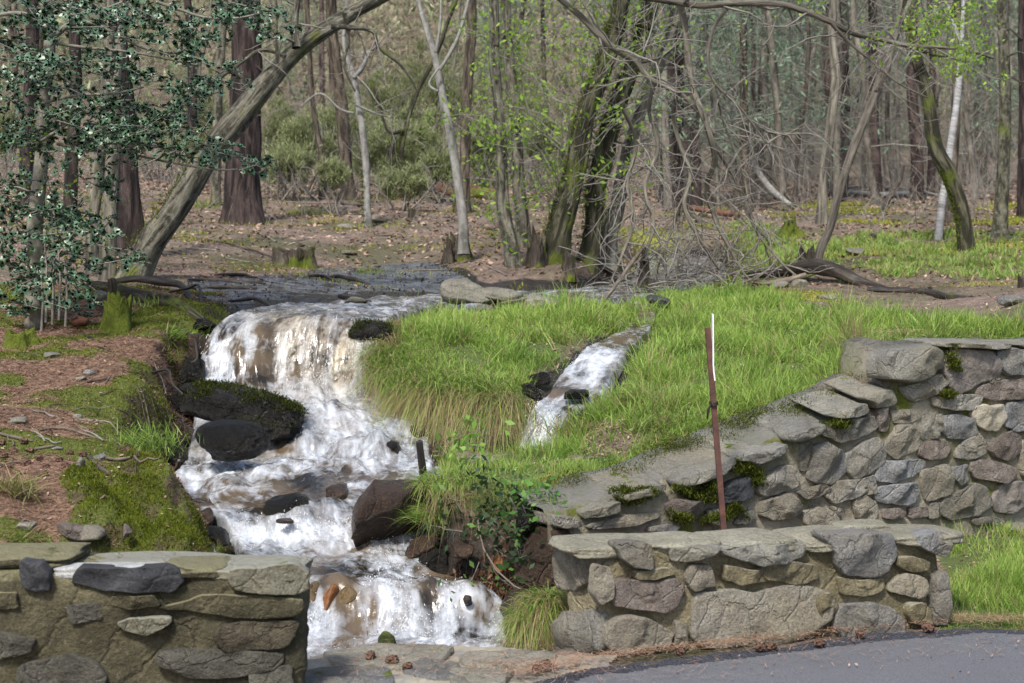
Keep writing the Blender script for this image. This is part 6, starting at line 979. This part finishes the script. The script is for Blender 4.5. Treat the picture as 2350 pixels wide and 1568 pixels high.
# far wooded hillside as one mass
n = 90000; rr = np.random.default_rng(5); Y = rr.uniform(70, 150, n); u = rr.uniform(-500, 2850, n); x = (u-CU)*Y/F; z = gz(x, Y)+rr.gamma(2, 1.6, n); pn_ = fbm(x*.12, Y*.05, z*.15, 3); tr_ = rr.uniform(0, 1, n)
cA = np.where((pn_ > .05)[:, None], np.array([[.22, .27, .14]]), np.array([[.31, .28, .19]])); cA = np.where((rr.uniform(0, 1, n) < .16)[:, None], np.array([[.38, .41, .25]]), cA)*(.6+.8*tr_)[:, None]
d = rr.normal(size=(n, 3)); d[:, 2] = np.abs(d[:, 2])*1.5; d /= np.linalg.norm(d, axis=1)[:, None]; V, Fa, C = blades(np.stack([x, Y, z], -1), d, rr.uniform(.3, 1.0, n), rr.uniform(.05, .12, n), np.full(n, .2), cA, 1, rr); obj('distant_wood', V, Fa, M['far'], None, 'dim tangle of far trees covering the hillside', kind='stuff', col=C, smooth=False)
n = 2600; Y = rr.uniform(40, 62, n); u = rr.uniform(-200, 2600, n); x = (u-CU)*Y/F; sc_ = Coll()
for i in range(800):
    grow(sc_, (x[i], Y[i], float(gz(x[i], Y[i])[0])), rr.normal(size=3)*.5+np.array([0, 0, 1]), rr.uniform(.8, 2.6), .014, 1, rr, 3, wob=.4, ns=3, k=5)
for i in range(800, 1300):
    Yi = rr.uniform(24, 40); ui = rr.uniform(-100, 2450); xi = (ui-CU)*Yi/F; grow(sc_, (xi, Yi, float(gz(xi, Yi)[0])), rr.normal(size=3)*.6+np.array([0, 0, 1]), rr.uniform(.3, 1.3), .007, 1, rr, 3, wob=.4, ns=3, k=5)
sc_.build('undergrowth', M['twig'], None, label='grey leafless undergrowth tangle filling the back of the wood', kind='stuff')
# ------------------------------------------------------------ grass, needles, leaves, moss
GRN = (np.array([.115, .245, .030]), np.array([.41, .54, .125])); DRY = (np.array([.30, .22, .11]), np.array([.46, .37, .20]))
def grassfield(name, label, m, n, L0, L1, w_, lean=.35, droop=.25, dry=.08, seed=1, power=1.0, mat='grass', gc=GRN, clump=True):
    rr = np.random.default_rng(seed); mm = m*np.clip(.45+fbm(XX*1.6, YY*1.6, seed, 3)*1.2+.3, .04, 2) if clump else m; p = sample(mm, n, power, rr); sc = np.clip(p[:, 1]/11, .7, 2.0)
    hmod = np.clip(.85+fbm(p[:, 0]*1.6, p[:, 1]*1.6, seed+3, 3)*1.3, .25, 1.8); d = rr.normal(size=(n, 3))*lean*np.array([1, 1, 0])+np.array([0, -.05, 1]); cl = fbm(p[:, 0]*3, p[:, 1]*3, seed+9, 2)[:, None]; d[:, :2] += np.c_[cl, fbm(p[:, 0]*3, p[:, 1]*3, seed+19, 2)]*.5; d /= np.linalg.norm(d, axis=1)[:, None]
    t = np.clip(rr.uniform(0, 1, (n, 1))*.8+fbm(p[:, 0]*.8, p[:, 1]*.8, 3, 2)[:, None]*.35+.1, 0, 1); c = gc[0]*(1-t)+gc[1]*t; dm = (rr.uniform(0, 1, n) < dry)[:, None]; c = np.where(dm, DRY[0]*(1-t)+DRY[1]*t, c)
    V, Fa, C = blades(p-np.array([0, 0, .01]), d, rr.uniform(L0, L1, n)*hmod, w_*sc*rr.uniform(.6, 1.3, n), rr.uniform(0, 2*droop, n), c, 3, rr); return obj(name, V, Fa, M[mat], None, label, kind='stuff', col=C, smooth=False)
grassfield('grass', 'lush bright green meadow grass above the retaining wall', m_mea, 66000, .06, .20, .0032, lean=.5, droop=.35, dry=.07, seed=1)
grassfield('grass', 'bright green grass covering the island between the two channels', m_isl, 34000, .06, .19, .0032, lean=.5, droop=.35, dry=.10, seed=2)
tm = sst(.05, .45, fbm(XX*2.3, YY*2.3, 91, 3)); grassfield('grass', 'longer tufted clumps standing up in the meadow and on the island', (m_mea+m_isl)*tm, 15000, .13, .30, .0036, lean=.45, droop=.5, dry=.16, seed=16, clump=False)
grassfield('grass', 'green grass tufts on the knoll in front of the side fall', m_kno, 9000, .05, .15, .0028, dry=.1, seed=3)
grassfield('grass', 'green verge grass at the right of the parapet', m_ver, 13000, .06, .15, .0030, dry=.1, seed=4)
grassfield('grass', 'short sparse grass on the mossy lawn beneath the trees', m_law, 30000, .05, .14, .007, dry=.22, seed=5, power=.5, gc=(np.array([.16, .28, .05]), np.array([.38, .50, .13])))
grassfield('grass', 'thin grass blades at the foot of the retaining wall', soft((YY < ly-.02) & (YY > ly-.35) & (XX > 1.2), 1), 900, .05, .16, .003, dry=.3, seed=6)
# hanging straw and overhanging grass along the island front and elsewhere
def tussock(name, label, roots, n, L0, L1, dirv, droop, frac_green, w_=.0035, seed=1, cat='grass tuft', spread=.05, kind=None, dl=.3):
    rr = np.random.default_rng(seed); R_ = np.array(roots); nt_ = max(1, n//100); kt = rr.uniform(0, len(R_)-1.001, nt_); ti = rr.integers(0, nt_, n); k = np.clip(kt[ti]+rr.normal(size=n)*.12, 0, len(R_)-1.001); td = rr.normal(size=(nt_, 3))*np.array([.45, .25, .15])*dl*4.5; tL = rr.uniform(.55, 1.15, nt_); tg = rr.uniform(-.35, .35, nt_); i = k.astype(int); f = (k-i)[:, None]; p = R_[i]*(1-f)+R_[i+1]*f+rr.normal(size=(n, 3))*spread*np.array([1, 1, .35])
    d = np.array(dirv)+rr.normal(size=(n, 3))*dl+td[ti]; d /= np.linalg.norm(d, axis=1)[:, None]; t = rr.uniform(0, 1, (n, 1)); g = (rr.uniform(0, 1, n) < frac_green+tg[ti]*(0 < frac_green < 1))[:, None]; c = np.where(g, GRN[0]*(1-t)+GRN[1]*t, DRY[0]*(1-t)*.9+DRY[1]*t)
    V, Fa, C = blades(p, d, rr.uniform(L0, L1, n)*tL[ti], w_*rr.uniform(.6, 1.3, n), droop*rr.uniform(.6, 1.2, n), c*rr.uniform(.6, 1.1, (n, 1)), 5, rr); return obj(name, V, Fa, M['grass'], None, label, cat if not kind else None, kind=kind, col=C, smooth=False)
e1 = [P(*p) for p in [(905,850,12.0),(925,880,11.7),(950,900,11.45),(990,908,11.3),(1050,912,11.2),(1110,915,11.15),(1150,925,11.1),(1175,930,11.1)]]
tussock('overhanging_grass', 'curtain of straw coloured dead grass hanging over the front of the grass island', e1, 5200, .18, .56, (0, -.75, .30), 1.3, .22, .0026, 1, spread=.06, kind='stuff')
tussock('overhanging_grass', 'green blades arching over the edge of the grass island', [P(*p) for p in [(890,800,12.2),(915,850,11.9),(950,880,11.5),(1050,890,11.35),(1150,900,11.25)]], 5200, .14, .36, (0, -.75, .6), .8, .85, .003, 2, spread=.09, kind='stuff')
tussock('overhanging_grass', 'brown and green grass hanging over the left shoulder of the island', [P(*p) for p in [(905,745,12.75),(890,780,12.4),(880,820,12.15),(885,870,11.9)]], 2200, .12, .28, (-.5, -.6, .4), .95, .4, .003, 3, spread=.07, kind='stuff')
tussock('overhanging_grass', 'green grass and roots drooping over the crest of the knoll', [P(*p) for p in [(970,1100,9.1),(1010,1115,8.95),(1080,1100,8.95),(1150,1120,8.85),(1210,1140,8.7),(1262,1160,8.55)]], 2600, .07, .20, (0, -.6, .6), .9, .88, .0026, 21, spread=.05, kind='stuff')
tussock('overhanging_grass', 'dead brown grass and rootlets hanging under the crest of the knoll', [P(*p) for p in [(985,1130,8.95),(1080,1130,8.75),(1160,1150,8.65),(1250,1180,8.45)]], 420, .12, .30, (0, -.35, .0), 1.3, .15, .002, 22, spread=.06, kind='stuff')
tf = [(1560,1030,9.65,'big arching clump of grass at the edge of the bare patch left of the post',1700,.34,.25),(1500,1010,9.9,'smaller grass clump on the bare patch',700,.26,.2),(1470,915,10.7,'rank tuft of straw and green grass right of the side fall',900,.28,.35),(1990,845,11.2,'long arching grass by the top stones of the retaining wall',900,.34,.25),(1950,800,11.6,'long loose grass on the meadow above the wall',700,.32,.2),
 (1330,980,10.65,'grass tuft hanging over the right side of the side fall',700,.22,.45),(1015,1120,8.95,'grass tuft arching over the dark left end of the knoll',900,.24,.1),(1180,1110,8.75,'lush grass clump on the right crest of the knoll',1100,.24,.1),(345,705,13.1,'green grass tuft on the bank below the mossy root',260,.26,.1),(395,775,12.1,'grass tuft on the bank left of the fall',260,.24,.25),(385,830,11.5,'straggly grass tuft hanging down the left stream bank',260,.24,.5),
 (20,1130,8.5,'pale dry grass tuft at the left edge above the parapet',420,.26,.65),(70,1240,8.0,'sparse dry grass stems by the smooth grey stone',160,.22,.5),(505,1195,9.25,'little bright grass tuft on the tip of the left bank',240,.16,.15),(570,618,18.2,'small grass tuft on the mud by the dark stump',120,.3,.1),(860,628,18.1,'grass patch on the mud behind the waterfall',220,.24,.2),(1960,560,22,'daffodil like grass clump on the lawn below the leaning trees',100,.4,.0),(2080,572,20.5,'pale green grass clump beside the moss mound',100,.4,.0),(2200,575,20,'grass clump at the foot of the curved mossy tree',120,.35,.1),(700,492,25,'short green grass at the foot of the slope right of the great pine',200,.3,.1),(490,478,27,'bright grass patch left of the great pine',220,.3,.05)]
for k, (u, v, Y, lb, n, L_, dr) in enumerate(tf):
    if u < 460 or Y > 14: Y = G_(u, v)
    c = np.array(P(u, v, Y)); c[2] = float(gz(c[0], c[1])[0]) if k not in (0,) else c[2]; hs_ = 30*Y/F; tussock('grass_tuft', lb, [c-np.array([hs_, 0, 0]), c+np.array([hs_, 0, 0])], n, L_*.5, L_, (0, -.25, .9), .55, 1-dr, .0032*max(1, Y/12), 700+k, spread=hs_*.7, dl=.5)
tussock('grass_tuft', 'thick grass tussock with straw skirt leaning on the left end of the right parapet', [P(1215,1420,7.75), P(1250,1385,7.72), P(1262,1370,7.72)], 2600, .10, .24, (-.25, -.45, .6), .85, .62, .0024, 900, spread=.045, dl=.45)
tussock('grass_tuft', 'straw skirt hanging under the tussock by the right parapet', [P(1205,1430,7.7), P(1235,1420,7.65), P(1262,1410,7.65)], 1200, .10, .20, (-.1, -.5, .0), 1.1, .2, .0022, 901, spread=.03, dl=.3)
tussock('grass_tuft', 'bunch of dry pale seed stems arching over the meadow at right', [P(1960,800,11.6), P(1990,830,11.4)], 90, .4, .7, (-.5, 0, .9), .35, 0, .0022, 902, spread=.05, dl=.35)
tussock('grass_tuft', 'fan of bleached stalks beside the big top boulder of the wall', [P(1948,905,10.75), P(1955,905,10.75)], 45, .15, .3, (0, -.2, .9), .3, 0, .0026, 903, spread=.012, dl=.4)
tussock('dead_branch', 'dry curly fern like twigs with brown leaves on the meadow at right', [P(2100,730,13.3), P(2140,730,13.3)], 60, .2, .5, (.2, 0, .8), .5, 0, .004, 904, spread=.06, dl=.6, cat='dead plant', kind=None)
tussock('heather', 'small dark green heather sprigs on the mossy bank edge', [P(325,1010,9.55), P(345,1030,9.5)], 900, .05, .16, (0, -.3, .9), .1, 1, .003, 905, spread=.10, dl=.4, cat='plant')
# pine needles
def needles(name, label, m, n, L_, seed, cols=((.22, .125, .08), (.48, .32, .225)), w_=.0013, power=1.2, flat=.12, pts=None):
    rr = np.random.default_rng(seed); p = sample(m, n, power, rr) if pts is None else pts; n = len(p); a = rr.uniform(0, 6.28, n); d = np.stack([np.cos(a), np.sin(a), rr.normal(size=n)*flat], -1)*(L_*rr.uniform(.5, 1.1, n))[:, None]; s = np.stack([-np.sin(a), np.cos(a), 0*a], -1)*(w_*np.clip(p[:, 1]/9, .8, 3))[:, None]
    q = p+np.array([0, 0, 1])*rr.uniform(.003, .016, n)[:, None]; V = np.stack([q-d/2-s, q-d/2+s, q+d/2+s, q+d/2-s], 1).reshape(-1, 3); t = rr.uniform(0, 1, (n, 1)); c = np.array(cols[0])*(1-t)+np.array(cols[1])*t
    return obj(name, V, (np.arange(n)*4)[:, None]+np.arange(4), M['dry'], None, label, kind='stuff', col=np.repeat(c, 4, 0), smooth=False)
nd = leftb*np.clip(1.15-mo*1.1, .05, 1)
needles('pine_needles', 'reddish brown pine needles carpeting the left bank', nd, 42000, .075, 1)
needles('pine_needles', 'scattered needles over the wood floor and bare patches', np.clip(1-wet, 0, 1)*(YY > 8.3)*(YY < 19)*np.clip(bare+bare2*.5*(1-m_grass)+(YY > 15.5)*.5+m_grass*.08, 0, 1), 16000, .08, 2)
rp_ = []; rr = np.random.default_rng(8)
for _ in range(2900):
    t = rr.uniform(0, 1); k = rr.uniform(1, 6.99); i = int(k); a = np.array(edge_px[i])*(1-(k-i))+np.array(edge_px[i+1])*(k-i); off = rr.normal()*6-9 if rr.random() < .85 else rr.uniform(0, 80)
    x, y = G0(a[0], a[1]+off+(-6)); rp_.append((x, y, .012+rr.uniform(0, .012)))
for _ in range(500): x, y = G0(rr.normal(1250, 90), rr.normal(1545, 14)); rp_.append((x, y, .02+rr.uniform(0, .02)))
for _ in range(500): x, y = G0(rr.uniform(700, 1250), rr.uniform(1490, 1568)); rp_.append((x, y, .025+rr.uniform(0, .015)))
for _ in range(900): s0 = rr.uniform(2.35, 3.0); q = fw(np.array(s0), np.array(float(np.interp(s0, s_, zt))+.1), np.array(-rr.uniform(.1, .5))); rp_.append(tuple(q))
needles('pine_needles', 'needles and bark crumbs drifted along the road edge and parapet foot', None, 0, .055, 3, pts=np.array(rp_))
# leaves
def litter(name, label, m, n, size, seed, cols, power=1.0, pts=None, tilt=.35):
    rr = np.random.default_rng(seed); p = sample(m, n, power, rr) if pts is None else pts; n = len(p); a = rr.uniform(0, 6.28, n); e1_ = np.stack([np.cos(a), np.sin(a), rr.normal(size=n)*tilt], -1); e2 = np.stack([-np.sin(a), np.cos(a), rr.normal(size=n)*tilt], -1); s = (size*rr.uniform(.5, 1.3, n)*np.clip(p[:, 1]/18, .8, 2.2))[:, None]
    q = p+np.array([0, 0, .012]); V = np.stack([q-e1_*s, q+e2*s*.55+e1_*s*.1, q+e1_*s, q-e2*s*.5], 1).reshape(-1, 3); t = rr.uniform(0, 1, (n, 1)); c = np.array(cols[0])*(1-t)+np.array(cols[1])*t; dk = (rr.uniform(0, 1, n) < .3)[:, None]; c = np.where(dk, c*.4, c)
    return obj(name, V, (np.arange(n)*4)[:, None]+np.arange(4), M['dry'], None, label, kind='stuff', col=np.repeat(c, 4, 0), smooth=False)
LC = ((.20, .115, .075), (.46, .34, .26))
litter('leaf_litter', 'dry brown leaves strewn over the woodland slope', np.clip(1-wet, .03, 1)*(YY > 16)*(YY < 60)*(1-.6*m_law), 60000, .030, 1, LC, power=.6)
litter('leaf_litter', 'brown leaves and crumbs on the near banks', np.clip((1-wet), 0.1, 1)*(YY > 8)*(YY < 16)*np.clip(.15+bare*1.5+bare2*.2-m_grass*.10+.3*knface, .02, 2), 6000, .018, 2, LC)
litter('clover', 'small broad green weed leaves among the meadow grass', m_mea+m_isl*.6+m_kno, 2600, .016, 12, ((.07, .16, .03), (.20, .36, .09)), tilt=.5)
litter('leaf_litter', 'dead leaves caught in the meadow grass', m_mea+m_isl+m_law*.3, 2200, .018, 13, LC, tilt=.5)
litter('leaf_litter', 'russet leaves gathered between the knoll and the wall end', soft(inpoly(ju, jv, [(1230,1100),(1320,1095),(1390,1115),(1340,1160),(1260,1170)]) & (YY < 9.6), 1), 700, .022, 3, ((.16, .05, .025), (.42, .20, .11)))
litter('leaf_litter', 'dark rotting leaves and roots on the overhanging face of the knoll', knface, 9000, .030, 4, ((.05, .028, .018), (.30, .17, .10)), tilt=1.2, power=0)
needles('root_fibres', 'fine dark root fibres on the face of the knoll', knface, 4500, .12, 7, cols=((.05, .03, .02), (.22, .14, .09)), power=0, flat=1.0, w_=.0018)
litter('leaf_litter', 'bits of bark and leaf scattered on the asphalt', None, 0, .010, 9, LC, pts=np.array([(*G0(rng.uniform(1300, 2340), rng.uniform(1470, 1566)), .016) for _ in range(170)]))
litter('wet_debris', 'dark wet bark flakes scattered over the mud above the waterfall', wet*(YY > 13.2)*(YY < 19.5)*(dist > .1), 700, .022, 10, ((.012, .010, .008), (.09, .065, .05)), tilt=.5)
for bo_, n_m in ((bl1, 7000), (bl3, 1500)):
    me_ = bo_.data; vs = np.array([tuple(v_.co) for v_ in me_.vertices])+np.array(bo_.location); ns2 = np.array([tuple(v_.normal) for v_ in me_.vertices]); tv = vs[(ns2[:, 2] > .45) & (fbm(vs[:, 0]*4, vs[:, 1]*4, vs[:, 2]*4, 3) > -.15)]
    moss_pad(tv, n_m, bo_, r_=.02, L=.022, colr=((.012, .016, .004), (.09, .11, .018)), seed=n_m)
# fallen twigs over the near ground, each its own stick
tw_ = []
for k in range(46):
    left = k < 26; u = rng.uniform(0, 380) if left else rng.uniform(380, 1250); v = rng.uniform(790, 1080) if left else rng.uniform(480, 625)
    Yk = G_(u, v); L_ = rng.uniform(.10, .32)*(1 if left else 2.2); an = rng.uniform(0, 3.14); xs = (u-CU)*Yk/F+np.linspace(-.5, .5, 5)*L_*math.cos(an); ys = Yk+np.linspace(-.5, .5, 5)*L_*math.sin(an)+rng.normal(size=5)*.01
    V, q, uv, cf = tube_geo(np.stack([xs, ys, gz(xs, ys)+.012], -1), np.array([1, 1, .9, .7, .4])*rng.uniform(.003, .007)*(1 if left else 2), 6, .2, k, sub=9)
    obj('stick', V, np.vstack([q[:, [0, 1, 2]], q[:, [0, 2, 3]], cf]), M[['wood', 'brown', 'twig'][k % 3]], None, ['pale', 'brown', 'grey'][k % 3]+(' twig in the needles ' if left else ' fallen stick on the leafy slope ')+near_lm(u, v), 'stick', 'fallen twigs on the left bank' if left else 'fallen sticks on the slope', uv=uv)
# moss
def mossfield(name, label, m, n, L_, seed, cols, power=1.6):
    rr = np.random.default_rng(seed); p = sample(m, n, power, rr); d = rr.normal(size=(n, 3))*.55+np.array([0, 0, 1]); d /= np.linalg.norm(d, axis=1)[:, None]; t = np.clip(rr.uniform(0, 1, (n, 1))*.7+fbm(p[:, 0]*5, p[:, 1]*5, 1, 3)[:, None]*.5+.2, 0, 1); c = np.array(cols[0])*(1-t)+np.array(cols[1])*t
    V, Fa, C = blades(p-np.array([0, 0, .004]), d, L_*rr.uniform(.5, 1.3, n)*np.clip(p[:, 1]/10, .8, 2.5), .0035*np.clip(p[:, 1]/9, .9, 3)*rr.uniform(.7, 1.3, n), np.zeros(n), c, 1, rr); return obj(name, V, Fa, M['moss_tuft'], None, label, kind='stuff', col=C, smooth=False)
mossfield('moss', 'green moss carpet on the left bank', mo*(1-hump), 90000, .020, 1, ((.05, .065, .010), (.19, .22, .032)))
mossfield('moss', 'deep cushion of bright moss on the hump above the left parapet', hump*np.clip(.6+fbm(XX*3, YY*3, 7, 3), .05, 1.5), 60000, .026, 2, ((.03, .042, .006), (.19, .23, .024)))
mossfield('moss', 'yellow green moss patches on the lawn and slope', back_moss, 26000, .028, 3, ((.14, .15, .02), (.38, .40, .07)), power=.8)
